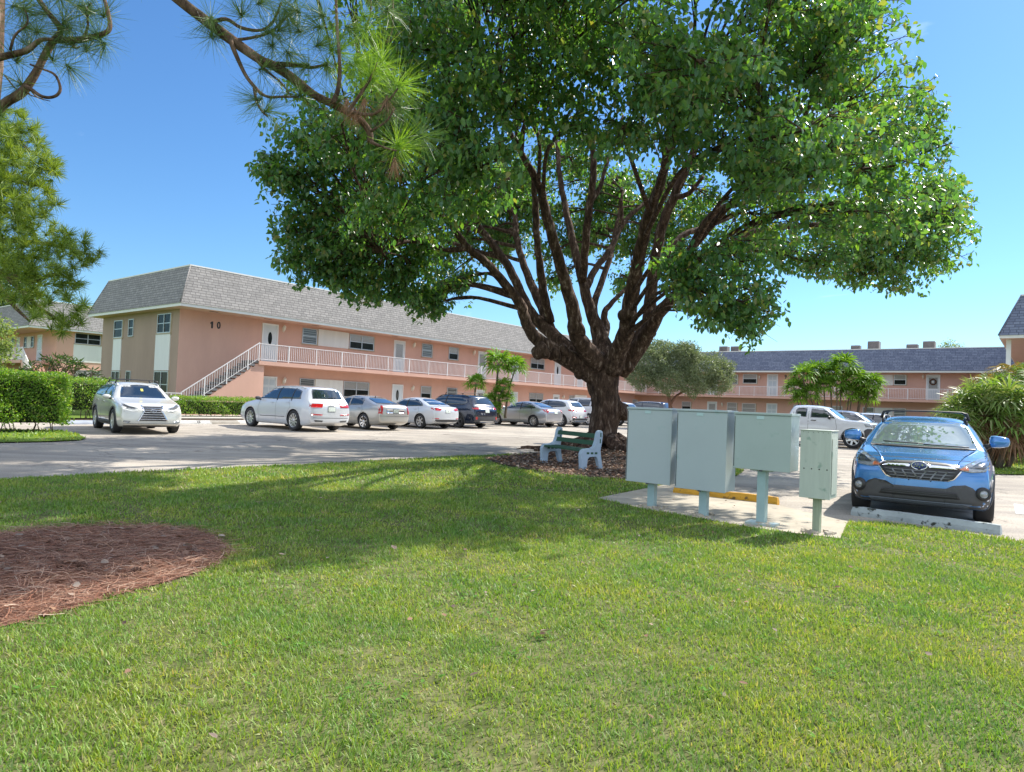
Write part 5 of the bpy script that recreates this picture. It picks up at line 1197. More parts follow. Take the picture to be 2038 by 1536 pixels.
        for k in range(n):
            a = 2*PI*k/n+.3; ca, sa = math.cos(a), math.sin(a)
            wd = r*(.50/n)+.006
            m.obox((ca*r*.37, yo-.012*sg, sa*r*.37), (ca*r*.29, .008*sg, sa*r*.29), (-sa*wd, 0, ca*wd), (0, .010, 0))
        m.lathe([(.0, yo-.0*sg), (r*.15, yo-.0*sg), (r*.17, yo-.03*sg)], 14)
        m.build('rim', s.rimm, o, uv=False)
    def ray(s, view, a, b):
        if view == 'L': o, d = (s.X(a*s.kx), 3, b*s.kz), (0, -1, 0)
        elif view == 'R': o, d = (s.X(a*s.kx), -3, b*s.kz), (0, 1, 0)
        elif view == 'F': o, d = (6, a, b*s.kz), (-1, 0, 0)
        elif view == 'B': o, d = (-6, a, b*s.kz), (1, 0, 0)
        else: o, d = (s.X(a*s.kx), b, 5), (0, 0, -1)
        h = s.bvh.ray_cast(Vector(o), Vector(d)); return h[0], Vector(d)
    def patch(s, view, poly, name, mat, off=.004, sp=.07, skirt=.012, parent=None, smooth=True):
        """lay a patch with the given outline on the body skin"""
        P = []
        for i in range(len(poly)):
            a = Vector(poly[i]); b = Vector(poly[(i+1) % len(poly)]); k = max(1, int((b-a).length/sp))
            for j in range(k): P.append(a.lerp(b, j/k))
        nb = len(P); x0, x1 = min(p.x for p in P), max(p.x for p in P); y0, y1 = min(p.y for p in P), max(p.y for p in P)
        x = x0+sp*.5; V = list(P)
        while x < x1:
            y = y0+sp*.5
            while y < y1:
                q = Vector((x, y)); c = False
                for i in range(nb):
                    a, b = P[i], P[i-1]
                    if (a.y > q.y) != (b.y > q.y) and q.x < (b.x-a.x)*(q.y-a.y)/(b.y-a.y)+a.x: c = not c
                if c and min((q-p).length for p in P) > sp*.35: V.append(q)
                y += sp
            x += sp
        r = delaunay_2d_cdt(V, [(i, (i+1) % nb) for i in range(nb)], [list(range(nb))], 1, 1e-6)
        vs = []; ok = []
        for p in r[0]:
            h, d = s.ray(view, p.x, p.y)
            ok.append(h is not None); vs.append((h-d*off) if h is not None else Vector((0, 0, 0)))
        fs = [tuple(f) for f in r[2] if all(ok[i] for i in f)]
        if not fs: return None
        d = s.ray(view, 0, 0)[1]
        cnt = {}
        for f in fs:
            for i in range(len(f)):
                e = (f[i], f[(i+1) % len(f)]); cnt[tuple(sorted(e))] = cnt.get(tuple(sorted(e)), 0)+1
        m = MB(); m.add(vs, fs, 0, smooth)
        if skirt:
            base = {}
            for e, c in cnt.items():
                if c == 1:
                    for v in e:
                        if v not in base: base[v] = len(m.v); m.v.append(tuple(vs[v]+d*skirt))
                    m.f.append((e[0], e[1], base[e[1]], base[e[0]])); m.m.append(0); m.s.append(False)
        o = m.build(name, mat, parent or s.o if False else s.t if parent is None else parent, uv=False)
        # orient towards the viewer side
        me = o.data; me.update()
        for p in me.polygons[:len(fs)]:
            if p.normal.dot(d) > 0: p.flip()
        return o
    def both(s, poly, name, mat, **k):
        s.patch('L', poly, name, mat, **k); return s.patch('R', poly, name, mat, **k)
    def seam(s, pts, w=.009):
        for v in 'LR':
            for i in range(len(pts)-1):
                a = Vector(pts[i]); b = Vector(pts[i+1]); d = (b-a).normalized(); q = Vector((-d.y, d.x))*w/2
                s._seams.setdefault(v, []).append([a-q, b-q, b+q, a+q])
    def finish_seams(s):
        for v, L_ in s._seams.items():
            m = MB()
            for q in L_:
                k = 8
                for i in range(k):
                    c = [q[0].lerp(q[1], i/k), q[0].lerp(q[1], (i+1)/k), q[3].lerp(q[2], (i+1)/k), q[3].lerp(q[2], i/k)]; hs = [s.ray(v, *p) for p in c]
                    if all(h[0] is not None for h in hs): m.add([h[0]-h[1]*.002 for h in hs], [(0, 1, 2, 3)])
            m.build('door_seam', M['under'], s.t, uv=False)
    def windows(s, W_, pillars, pillar_mat=None):
        for v in 'LR':
            g = s.patch(v, W_, 'side_window', s.tint, off=.004)
            for a, b, w in pillars:
                q = [(a[0]-w/2, a[1]), (a[0]+w/2, a[1]), (b[0]+w/2, b[1]), (b[0]-w/2, b[1])]
                s.patch(v, q, 'pillar', pillar_mat or M['black'], off=.009)
    def mirrors(s, xf, z, mat):
        for sg in (1, -1):
            h, d = s.ray('L' if sg > 0 else 'R', xf, z); y = abs(h.y) if h else s.W/2*.9
            m = MB(); c = Vector((s.X(xf*s.kx), sg*(y+.13), z*s.kz+.05))
            bm = bmesh.new(); bmesh.ops.create_uvsphere(bm, u_segments=12, v_segments=8, radius=1)
            m.add([c+Vector((v.co.x*.075*(1 if v.co.x > 0 else .3), v.co.y*.125*(1+.15*v.co.z), v.co.z*.075)) for v in bm.verts], [tuple(v.index for v in f.verts) for f in bm.faces], 0, True); bm.free()
            m.tube([(c.x, sg*(y-.03), c.z-.06), (c.x, sg*(y+.07), c.z-.045)], [.03, .022], 6, 1)
            m.build('wing_mirror', [mat, M['black']], s.t, uv=False)
    def handles(s, lst, mat):
        for v in 'LR':
            for x, z in lst: s.patch(v, [(x-.09, z-.014), (x+.09, z-.014), (x+.09, z+.014), (x-.09, z+.014)], 'door_handle', mat, off=.028, sp=.05, skirt=.03)
    def roof_rails(s, x0, x1, y, mat, bars=None, z=.05):
        for sg in (1, -1):
            pts = []
            for i in range(9):
                xf = x0+(x1-x0)*i/8; h, d = s.ray('T', xf, sg*y); pts.append(h+Vector((0, 0, z if 0 < i < 8 else .0)))
            m = MB(); m.tube(pts, .018, 8)
            for i in (1, 4, 7): m.tube([pts[i], pts[i]-Vector((0, 0, z+.01))], .016, 6)
            m.build('roof_rail', mat, s.t, uv=False)
        if bars:
            for xf in bars:
                a, _ = s.ray('T', xf, y); b, _ = s.ray('T', xf, -y); c, _ = s.ray('T', xf, 0); zz = max(a.z, c.z)+z+.025
                m = MB(); P = [(a.x, y+.04, a.z+z*.6), (a.x, y, zz-.01), (a.x, y-.07, zz+.012), (a.x, 0, zz+.02), (a.x, -y+.07, zz+.012), (a.x, -y, zz-.01), (a.x, -y-.04, b.z+z*.6)]
                m.tube(P, [.022, .022, .013, .012, .013, .022, .022], 8); m.build('cross_bar', M['black'], s.t, uv=False)
    def plate(s, view, z, y=0, w=.30, h=.15, txt=None):
        g = s.patch(view, [(y-w/2-.01, z-h/2-.01), (y+w/2+.01, z-h/2-.01), (y+w/2+.01, z+h/2+.01), (y-w/2-.01, z+h/2+.01)], 'number_plate', M['darkgrey'], off=.012, sp=.15, skirt=.03)
        s.patch(view, [(y-w/2, z-h/2), (y+w/2, z-h/2), (y+w/2, z+h/2), (y-w/2, z+h/2)], 'number_plate', M['plate'], off=.016, sp=.15, skirt=0)
    def arch_clad(s, mat, wdt=.06, sill=True):
        ro = s.rw+.045+wdt; ri = s.rw+.049
        kz, kx = s.kz, s.kx
        for x in (s.fo, s.fo+s.wb):
            pts = []
            N_ = 22
            for k in range(N_+1): a = rad(-18+216*k/N_); pts.append(((x-ro*math.cos(a))/kx, (s.rw+ro*math.sin(a))/kz))
            for k in range(N_, -1, -1): a = rad(-18+216*k/N_); pts.append(((x-ri*math.cos(a))/kx, (s.rw+ri*math.sin(a))/kz))
            s.both(pts, 'wheel_arch_trim', mat, off=.012, sp=.06, skirt=.02)
        if sill:
            a = (s.fo+ri+.02)/kx; b = (s.fo+s.wb-ri-.02)/kx; s.both([(a, .26), (b, .26), (b, .38), (a, .38)], 'sill_trim', mat, off=.012, sp=.15, skirt=.02)
    def place(s, x, y, heading):
        s.t.location = (x, y, gz(x, y)); s.t.rotation_euler = (0, 0, heading)
    def place_wheel(s, p, dirv, which='RL', ground=None):
        """put the given wheel's contact point at p, heading along dirv"""
        h = math.atan2(dirv[1], dirv[0]); xf = s.fo if which[0] == 'F' else s.fo+s.wb; ly = (s.W/2-.1)*(1 if which[1] == 'L' else -1)
        lx = s.X(xf); c, q = math.cos(h), math.sin(h)
        s.place(p[0]-(lx*c-ly*q), p[1]-(lx*q+ly*c), h)
Car._seams = None
def mk(*a, **k):
    c = Car(*a, **k); c._seams = {}; return c
def wheel_at(px, off):   # ground point on the line parallel to building 10 at distance off
    d = (px-CX)/FPX*CR-(850-CY)/FPX*CU+CF
    P = Q0+NN*off; N_ = np.array(NN); t = (np.array(P)-CAM)@N_/(d@N_); p = CAM+d*t; return (p[0], p[1])
def std_rear(c, z=1.02): pass
HB = -NN   # nose towards building 10
pearl = paint('pearl_beige_paint', (.68, .67, .62), .15, .25)
white1 = paint('cool_white_paint', (.60, .62, .65), .1, .25)
white2 = paint('white_paint_clear', (.68, .69, .71), .05, .22)
champ = paint('champagne_silver_paint', (.44, .43, .40), .55, .30)
silver = paint('silver_blue_paint', (.46, .47, .50), .6, .28)
navy = paint('navy_paint', (.012, .020, .042), .3, .2)
blue = paint('bright_blue_paint', (.045, .19, .46), .35, .22)
grey = paint('grey_paint', (.33, .34, .37), .6, .3)

# 1 silver crossover facing the camera at left
c = mk('pale silver crossover with a spindle grille and roof bars facing the camera at far left', 'car', 4.63, 1.87, 1.60, 2.66, .93, .37, pearl, SUV_TOP, SUV_BELT, 'suv', spokes=10)
c.windows(SUV_WIN, [((2.62, 1.06), (2.55, 1.56), .07)])
c.patch('F', [(-.66, 1.11), (.66, 1.11), (.60, 1.30), (.50, 1.50), (.0, 1.535), (-.50, 1.50), (-.60, 1.30)], 'windscreen', c.tint)
c.patch('B', [(-.55, 1.18), (.55, 1.18), (.50, 1.47), (-.50, 1.47)], 'rear_window', c.tint)
g = c.patch('F', [(-.28, .86), (.28, .86), (.24, .70), (.40, .42), (-.40, .42), (-.24, .70)], 'grille', M['black'], off=.012)
for z, w in ((.80, .25), (.74, .23), (.67, .24), (.60, .29), (.53, .33), (.46, .37)): c.patch('F', [(-w, z), (w, z), (w, z+.016), (-w, z+.016)], 'grille_bar', M['chrome'], off=.022, sp=.1)
for sg in (1, -1):
    q = lambda l: [(sg*a, b) for a, b in l]
    c.patch('F', q([(.27, .885), (.31, .885), (.27, .70), (.43, .41), (.39, .41), (.235, .70)]), 'grille_surround', M['chrome'], off=.018)
    c.patch('F', q([(.40, .80), (.62, .86), (.80, .96), (.82, .86), (.70, .79), (.5, .76)]), 'headlight', M['clearlamp'], off=.01)
    c.patch('F', q([(.46, .80), (.62, .84), (.76, .92), (.77, .86), (.68, .81), (.52, .785)]), 'headlight_inner', M['darkgrey'], off=.016)
    c.patch('F', q([(.38, .755), (.55, .735), (.78, .80), (.80, .775), (.56, .70), (.42, .72)]), 'daytime_lamp', M['white'], off=.012)
    c.patch('F', q([(.60, .40), (.78, .42), (.80, .36), (.64, .34)]), 'fog_lamp', M['clearlamp'], off=.012)
c.patch('F', [(-.78, .33), (.78, .33), (.74, .22), (-.74, .22)], 'lower_bumper', M['darkgrey'], off=.014)
ob = MB(); rg = [(.075*math.cos(a/16*2*PI), .055*math.sin(a/16*2*PI)) for a in range(17)]
hh, _ = c.ray('F', 0, .72); ob.tube([(hh.x+.035, y, hh.z+z) for y, z in rg], .009, 6, cap=False); ob.tube([(hh.x+.035, .02, hh.z+.035), (hh.x+.035, -.0, hh.z-.02), (hh.x+.035, -.045, hh.z-.022)], .009, 6); ob.build('emblem', M['chrome'], c.t)
c.roof_rails(1.95, 3.7, .60, M['alu'], bars=(2.2, 3.2)); c.mirrors(1.5, 1.06, pearl); c.handles([(2.35, .96), (3.3, 1.0)], pearl)
c.arch_clad(M['darkgrey'], .045); c.seam([(1.5, 1.04), (1.42, .7), (1.5, .36)]); c.seam([(2.6, 1.05), (2.62, .36)]); c.seam([(3.4, 1.1), (3.45, .85), (3.2, .5)]); c.finish_seams()
g1 = gnd(228, 861.5); c.place_wheel((g1.x, g1.y), (.66, -.75), 'FR')
tagm = MB(); tagm.box(-.01, .01, -.035, .035, -.07, .05); tg = tagm.build('hanging_tag', pm('yellow_tag', (.7, .65, .12), .5), c.t); hh, _ = c.ray('F', .02, 1.36); tg.location = hh+Vector((.012, 0, 0)); tg.rotation_euler = (0, -.9, 0)

def rear_common(c, glass, lampsL, lampmat=None, plate_z=None, pw=.30):
    c.patch('B', glass, 'rear_window', c.tint, off=.005)
    for sg in (1, -1):
        c.patch('B', [(sg*a, b) for a, b in lampsL], 'tail_lamp', lampmat or M['redlamp'], off=.012)
    if plate_z: c.plate('B', plate_z, w=pw)

# 2 white wagon with red lamps
c = mk('large white wagon seen from behind with four ring badge, first of the row of tails', 'car', 5.05, 1.97, 1.72, 2.99, 1.0, .385, white1, WAG_TOP, SUV_BELT, 'suv', spokes=10)
c.windows([(1.40, 1.10), (1.75, 1.33), (2.02, 1.475), (2.4, 1.52), (3.0, 1.52), (3.5, 1.49), (3.82, 1.42), (3.93, 1.14), (2.4, 1.10)], [((2.55, 1.06), (2.5, 1.55), .06), ((3.42, 1.06), (3.38, 1.52), .05)])
rear_common(c, [(-.68, 1.16), (.68, 1.16), (.60, 1.50), (-.60, 1.50)], [(.34, 1.0), (.78, 1.0), (.88, .96), (.86, .86), (.42, .86)], plate_z=.80, pw=.32)
c.patch('F', [(-.66, 1.11), (.66, 1.11), (.55, 1.50), (-.55, 1.50)], 'windscreen', c.tint)
for v in 'LR': c.patch(v, [(4.40, .98), (4.40, .87), (4.52, .87), (4.48, .98)], 'tail_lamp', M['redlamp'], off=.008)
for sg in (1, -1): c.patch('B', [(sg*.40, .62), (sg*.86, .64), (sg*.86, .595), (sg*.42, .58)], 'reflector', M['redlamp'], off=.01)
for sg in (1, -1): c.patch('B', [(sg*.38, .40), (sg*.74, .42), (sg*.70, .35), (sg*.42, .34)], 'exhaust_trim', M['darkgrey'], off=.012)
c.patch('B', [(-.80, .50), (.80, .50), (.80, .485), (-.80, .485)], 'bumper_line', M['under'], off=.004, skirt=0)
hh, _ = c.ray('B', 0, .945)
for k in range(4):
    m = MB(); m.tube([(hh.x-.02, (k-1.5)*.062+.038*math.cos(a/12*2*PI), hh.z+.038*math.sin(a/12*2*PI)) for a in range(13)], .006, 5, cap=False); m.build('emblem', M['darkgrey'], c.t)
m = MB(); a_, _ = c.ray('B', 0, 1.2); m.tube([a_+Vector((-.02, -.0, 0)), a_+Vector((-.01, -.38, .05))], .009, 5); m.build('wiper', M['black'], c.t)
c.roof_rails(1.9, 3.9, .66, M['alu']); c.mirrors(1.5, 1.06, M['darkgrey']); c.handles([(2.3, .97), (3.25, 1.0)], white1)
c.seam([(1.5, 1.04), (1.42, .7), (1.5, .36)]); c.seam([(2.52, 1.05), (2.55, .36)]); c.seam([(3.3, 1.1), (3.4, .85), (3.15, .45)]); c.seam([(1.55, .46), (3.1, .48)], .02); c.finish_seams()
c.place_wheel(wheel_at(586, 11.1), HB, 'RL')

# 3 champagne sedan with tall red lamps
c = mk('champagne sedan with tall vertical red lamps next to the white wagon', 'car', 4.83, 1.80, 1.44, 2.88, .9, .335, champ, SED_TOP[:12]+[(4.0, 1.12), (4.1, 1.09), (4.4, 1.07), (4.5, 1.03), (4.56, .9)], SED_BELT, 'sed', spokes=7, rimm='chrome')
c.windows(SED_WIN[:5]+[(3.3, 1.32), (3.42, 1.2), (3.45, 1.03), (2.4, .98)], [((2.62, .95), (2.58, 1.38), .06)], champ)
rear_common(c, [(-.60, 1.10), (.60, 1.10), (.50, 1.36), (-.50, 1.36)], [(.64, 1.03), (.80, 1.02), (.84, .66), (.70, .66)], plate_z=.80)
for v in 'LR': c.patch(v, [(4.42, 1.0), (4.42, .68), (4.54, .68), (4.50, 1.0)], 'tail_lamp', M['redlamp'], off=.008)
c.patch('B', [(-.50, .88), (.50, .88), (.47, .72), (-.47, .72)], 'plate_recess', M['chrome'], off=.006)
c.patch('B', [(-.16, .985), (.16, .985), (0, .945)], 'brake_lamp', M['redlamp'], off=.012)
c.patch('F', [(-.60, .97), (.60, .97), (.5, 1.32), (-.5, 1.32)], 'windscreen', c.tint)
c.patch('B', [(-.86, .60), (.86, .60), (.86, .588), (-.86, .588)], 'bumper_line', M['under'], off=.004, skirt=0)
c.plate('B', .80); c.mirrors(1.5, .95, champ); c.handles([(2.35, .86), (3.25, .88)], champ)
m = MB(); hh, _ = c.ray('T', 3.25, 0); m.tube([hh, hh+Vector((-.03, 0, .04))], [.02, .012], 6); m.build('aerial', M['black'], c.t)
c.seam([(1.5, .92), (1.42, .6), (1.5, .33)]); c.seam([(2.6, .96), (2.62, .33)]); c.seam([(3.4, 1.0), (3.5, .8), (3.2, .45)]); c.finish_seams()
c.place_wheel(wheel_at(725, 10.9), HB, 'RL')

# 4 white compact sedan
c = mk('white compact sedan with wide slanting red lamps, between the champagne and navy cars', 'car', 4.56, 1.78, 1.43, 2.70, .88, .325, white1, SED_TOP, SED_BELT, 'sed', spokes=6)
c.windows(SED_WIN, [((2.62, .95), (2.58, 1.38), .06)])
rear_common(c, [(-.60, 1.10), (.60, 1.10), (.48, 1.37), (-.48, 1.37)], [(.36, .93), (.66, .98), (.84, .95), (.80, .86), (.5, .84)], plate_z=.83)
for v in 'LR': c.patch(v, [(4.22, .97), (4.25, .92), (4.50, .85), (4.48, .95)], 'tail_lamp', M['redlamp'], off=.008)
c.patch('F', [(-.60, .97), (.60, .97), (.5, 1.32), (-.5, 1.32)], 'windscreen', c.tint)
c.patch('B', [(-.82, .44), (.82, .44), (.74, .33), (-.74, .33)], 'rear_valance', M['darkgrey'], off=.01)
for sg in (1, -1): c.patch('B', [(sg*.55, .50), (sg*.82, .51), (sg*.82, .47), (sg*.58, .46)], 'reflector', M['redlamp'], off=.012)
c.mirrors(1.5, .95, white1); c.handles([(2.35, .86), (3.25, .88)], white1)
c.seam([(1.5, .92), (1.42, .6), (1.5, .33)]); c.seam([(2.6, .96), (2.62, .33)]); c.seam([(3.4, 1.0), (3.5, .8), (3.2, .45)]); c.finish_seams()
c.place_wheel(wheel_at(837, 10.6), HB, 'RL')

# 5 navy wagon with grey cladding
c = mk('dark navy wagon with grey cladding and roof rails beside the palm clump', 'car', 4.86, 1.88, 1.66, 2.75, .95, .36, navy, WAG_TOP, SUV_BELT, 'suv', spokes=5, rimm='darkgrey')
c.windows(SUV_WIN[:5]+[(3.5, 1.50), (3.85, 1.38), (4.0, 1.25), (3.8, 1.12), (2.4, 1.10)], [((2.6, 1.06), (2.55, 1.55), .06)])
rear_common(c, [(-.62, 1.17), (.62, 1.17), (.56, 1.48), (-.56, 1.48)], [(.50, 1.02), (.74, 1.03), (.86, 1.02), (.84, .92), (.60, .92)], plate_z=.84)
for v in 'LR': c.patch(v, [(4.30, 1.02), (4.34, .93), (4.50, .93), (4.46, 1.02)], 'tail_lamp', M['redlamp'], off=.008)
c.patch('B', [(-.90, .62), (.90, .62), (.86, .30), (-.86, .30)], 'rear_bumper', M['darkgrey'], off=.016)
for sg in (1, -1): c.patch('B', [(sg*.66, .56), (sg*.80, .56), (sg*.80, .42), (sg*.70, .42)], 'reflector', M['redlamp'], off=.024)
c.patch('B', [(-.55, .36), (.55, .36), (.50, .30), (-.50, .30)], 'skid_trim', M['alloy'], off=.026)
c.patch('B', [(-.30, 1.035), (.30, 1.035), (.30, 1.015), (-.30, 1.015)], 'trim_bar', M['chrome'], off=.012)
c.patch('F', [(-.66, 1.11), (.66, 1.11), (.55, 1.50), (-.55, 1.50)], 'windscreen', c.tint)
c.roof_rails(1.9, 3.9, .62, M['darkgrey'], bars=(2.4, 3.5)); c.mirrors(1.5, 1.06, navy); c.handles([(2.35, .98), (3.3, 1.0)], navy); c.arch_clad(M['darkgrey'], .07); c.finish_seams()
c.place_wheel(wheel_at(912, 10.4), HB, 'RL')

# 6 silver sedan side on
c = mk('silver sedan in profile left of the white hatchback, behind the bench', 'car', 4.52, 1.76, 1.435, 2.67, .88, .32, silver, SED_TOP, SED_BELT, 'sed', spokes=9)
c.windows(SED_WIN, [((2.62, .95), (2.58, 1.38), .06), ((3.42, .97), (3.36, 1.3), .035)])
rear_common(c, [(-.60, 1.10), (.60, 1.10), (.48, 1.37), (-.48, 1.37)], [(.52, 1.0), (.80, 1.0), (.82, .82), (.70, .80)], plate_z=.84)
for v in 'LR': c.patch(v, [(4.10, 1.0), (4.22, .95), (4.48, .80), (4.50, .98)], 'tail_lamp', M['redlamp'], off=.008)
c.patch('F', [(-.60, .97), (.60, .97), (.5, 1.32), (-.5, 1.32)], 'windscreen', c.tint)
c.mirrors(1.5, .95, silver); c.handles([(2.35, .86), (3.25, .88)], silver)
c.seam([(1.5, .92), (1.42, .6), (1.5, .33)]); c.seam([(2.6, .96), (2.62, .33)]); c.seam([(3.4, 1.0), (3.5, .8), (3.2, .45)]); c.finish_seams()
c.place_wheel(wheel_at(1062, 10.6), HB, 'RL')

# 7 white small crossover
c = mk('small white crossover with red lamps right of the silver sedan, left of the tree trunk', 'car', 4.35, 1.81, 1.62, 2.6, .9, .345, white2, SUV_TOP, SUV_BELT, 'suv', spokes=10)
c.windows(SUV_WIN, [((2.6, 1.06), (2.55, 1.55), .06)])
rear_common(c, [(-.60, 1.18), (.60, 1.18), (.50, 1.47), (-.50, 1.47)], [(.36, .98), (.62, 1.05), (.84, 1.03), (.80, .92), (.5, .90)], plate_z=.60)
for v in 'LR': c.patch(v, [(4.15, 1.03), (4.20, .95), (4.46, .92), (4.44, 1.02)], 'tail_lamp', M['redlamp'], off=.008)
c.patch('B', [(-.86, .52), (.86, .52), (.80, .28), (-.80, .28)], 'rear_bumper', M['darkgrey'], off=.014)
c.patch('B', [(-.66, .42), (.66, .42), (.60, .33), (-.60, .33)], 'skid_trim', M['alloy'], off=.024)
for sg in (1, -1): c.patch('B', [(sg*.42, .60), (sg*.82, .62), (sg*.80, .55), (sg*.48, .54)], 'reflector', M['redlamp'], off=.012)
c.patch('F', [(-.66, 1.11), (.66, 1.11), (.55, 1.50), (-.55, 1.50)], 'windscreen', c.tint)
c.arch_clad(M['darkgrey'], .05); c.mirrors(1.5, 1.06, white2); c.handles([(2.35, .98), (3.3, 1.02)], white2)
c.seam([(1.5, 1.04), (1.42, .7), (1.5, .36)]); c.seam([(2.58, 1.05), (2.6, .36)]); c.finish_seams()
c.place_wheel(wheel_at(1117, 10.6), HB, 'RL')

# 8 boxy silver wagon, mostly behind the trunk
BOX_TOP = [(0, .86), (.06, .96), (.4, 1.05), (1.1, 1.12), (1.25, 1.14), (1.6, 1.42), (1.8, 1.56), (2.2, 1.62), (3.0, 1.625), (4.0, 1.615), (4.3, 1.59), (4.42, 1.45), (4.5, 1.1), (4.56, .9)]
c = mk('boxy silver-white wagon whose tall roof shows between the small crossover and the trunk', 'car', 4.95, 1.95, 1.80, 2.85, .95, .37, white1, BOX_TOP, SUV_BELT, 'suv', spokes=6)
c.windows([(1.45, 1.08), (1.72, 1.40), (1.95, 1.50), (3.0, 1.52), (4.2, 1.50), (4.25, 1.12), (2.4, 1.09)], [((2.6, 1.06), (2.58, 1.54), .08), ((3.55, 1.06), (3.55, 1.54), .09)], white1)
rear_common(c, [(-.62, 1.14), (.62, 1.14), (.58, 1.48), (-.58, 1.48)], [(.70, 1.2), (.86, 1.2), (.88, .88), (.74, .88)], plate_z=.8)
c.roof_rails(1.9, 4.1, .66, M['alu']); c.mirrors(1.5, 1.06, white1); c.finish_seams()
c.place_wheel(wheel_at(1172, 9.6), HB, 'RL')

# 9 white crossover seen right of the trunk
c = mk('white crossover just right of the tree trunk, its nose hidden by the trunk', 'car', 4.5, 1.84, 1.64, 2.68, .92, .35, white2, SUV_TOP, SUV_BELT, 'suv', spokes=6)
c.windows(SUV_WIN, [((2.6, 1.06), (2.55, 1.55), .06)])
rear_common(c, [(-.60, 1.18), (.60, 1.18), (.50, 1.47), (-.50, 1.47)], [(.5, .98), (.66, 1.03), (.84, 1.03), (.80, .88), (.56, .88)], plate_z=.75)
for v in 'LR': c.patch(v, [(4.2, 1.0), (4.25, .93), (4.5, .9), (4.48, 1.0)], 'tail_lamp', M['redlamp'], off=.008)
c.arch_clad(M['darkgrey'], .05); c.mirrors(1.5, 1.06, white2); c.finish_seams()
c.place_wheel(wheel_at(1231, 10.4), HB, 'RL')
# 10 navy roof behind the cabinets
c = mk('long dark navy wagon of which only the roof shows above the left utility cabinet', 'car', 5.1, 1.96, 1.76, 3.0, 1.0, .38, navy, WAG_TOP, SUV_BELT, 'suv', spokes=5)
c.windows(SUV_WIN, [((2.6, 1.06), (2.55, 1.55), .06)], navy)
rear_common(c, [(-.62, 1.17), (.62, 1.17), (.56, 1.48), (-.56, 1.48)], [(.50, 1.02), (.86, 1.02), (.84, .92), (.60, .92)], plate_z=.84)
c.roof_rails(1.9, 3.9, .66, M['alu']); c.mirrors(1.5, 1.06, navy); c.finish_seams()
c.place_wheel(wheel_at(1302, 9.8), HB, 'RL')

# 11 white pickup, nose to the right
PK_TOP = [(0, .92), (.06, 1.0), (.4, 1.06), (1.0, 1.09), (1.18, 1.11), (1.5, 1.36), (1.72, 1.55), (2.0, 1.61), (2.5, 1.625), (2.85, 1.60), (2.95, 1.5), (3.03, 1.16), (3.06, 1.12), (3.4, 1.12), (4.4, 1.12), (4.56, 1.08)]
PK_BELT = [(0, .90), (.06, .98), (.4, 1.02), (1.1, 1.05), (2.4, 1.09), (3.1, 1.105), (4.5, 1.105), (4.56, 1.06)]
c = mk('white extended cab pickup behind the short utility cabinet, nose to the right', 'pickup truck', 5.39, 1.89, 1.79, 3.24, .90, .39, white2, PK_TOP, PK_BELT, 'suv', name='pickup_truck', basez=.34, spokes=6, roofw=.72)
for v in 'LR':
    c.patch(v, [(1.36, 1.12), (1.62, 1.36), (1.82, 1.50), (2.22, 1.52), (2.22, 1.13)], 'side_window', c.tint)
    c.patch(v, [(2.36, 1.14), (2.36, 1.52), (2.68, 1.50), (2.76, 1.42), (2.76, 1.16)], 'side_window', c.tint)
    c.patch(v, [(.08, .96), (.06, .86), (.35, .84), (.40, .95)], 'headlight', M['clearlamp'], off=.01)
    c.patch(v, [(.02, .78), (.02, .42), (.36, .42), (.40, .70), (.30, .78)], 'bumper_trim', M['darkgrey'], off=.012)
c.patch('F', [(-.66, 1.14), (.66, 1.14), (.55, 1.50), (-.55, 1.50)], 'windscreen', c.tint)
c.patch('F', [(-.45, .92), (.45, .92), (.42, .66), (-.42, .66)], 'grille', M['black'], off=.012)
for sg in (1, -1): c.patch('F', [(sg*.5, .92), (sg*.85, .95), (sg*.85, .82), (sg*.5, .80)], 'headlight', M['clearlamp'], off=.012)
c.patch('T', [(3.14, -.68), (4.44, -.68), (4.44, .68), (3.14, .68)], 'load_bed', M['black'], off=.004)
c.mirrors(1.55, 1.10, M['black']); c.handles([(2.10, 1.02)], M['black']); c.arch_clad(M['darkgrey'], .04, False)
c.seam([(1.36, 1.08), (1.30, .8), (1.34, .42)]); c.seam([(2.29, 1.52), (2.29, .42)]); c.seam([(2.84, 1.45), (2.84, .42)]); c.seam([(3.05, 1.1), (3.05, .42)], .014); c.finish_seams()
g1 = gnd(1697, 893); c.place_wheel((g1.x, g1.y), NN, 'FR'); pkp = Vector(c.t.location)
for q, (lab, pnt, dn, du) in enumerate((('silver-grey car just behind the white pickup, windscreen showing over its bonnet', grey, .9, 3.0), ('pale silver car behind the grey one, farthest of the cars by the pickup', white1, 1.7, 6.0))):
    c = mk(lab, 'car', 4.6, 1.82, 1.62 if q == 0 else 1.55, 2.7, .9, .34, pnt, SUV_TOP, SUV_BELT, 'suv', spokes=6)
    c.windows(SUV_WIN, [((2.6, 1.06), (2.55, 1.55), .06)])
    c.patch('F', [(-.66, 1.11), (.66, 1.11), (.60, 1.30), (.50, 1.50), (-.50, 1.50), (-.60, 1.30)], 'windscreen', c.tint)
    for sg in (1, -1): c.patch('F', [(sg*.5, .82), (sg*.82, .92), (sg*.82, .80), (sg*.5, .74)], 'headlight', M['clearlamp'], off=.012)
    c.patch('F', [(-.45, .80), (.45, .80), (.42, .55), (-.42, .55)], 'grille', M['black'], off=.012)
    c.mirrors(1.5, 1.06, pnt); c.finish_seams()
    p = pkp+NN*dn+UU*du; c.place(p.x, p.y, RN)

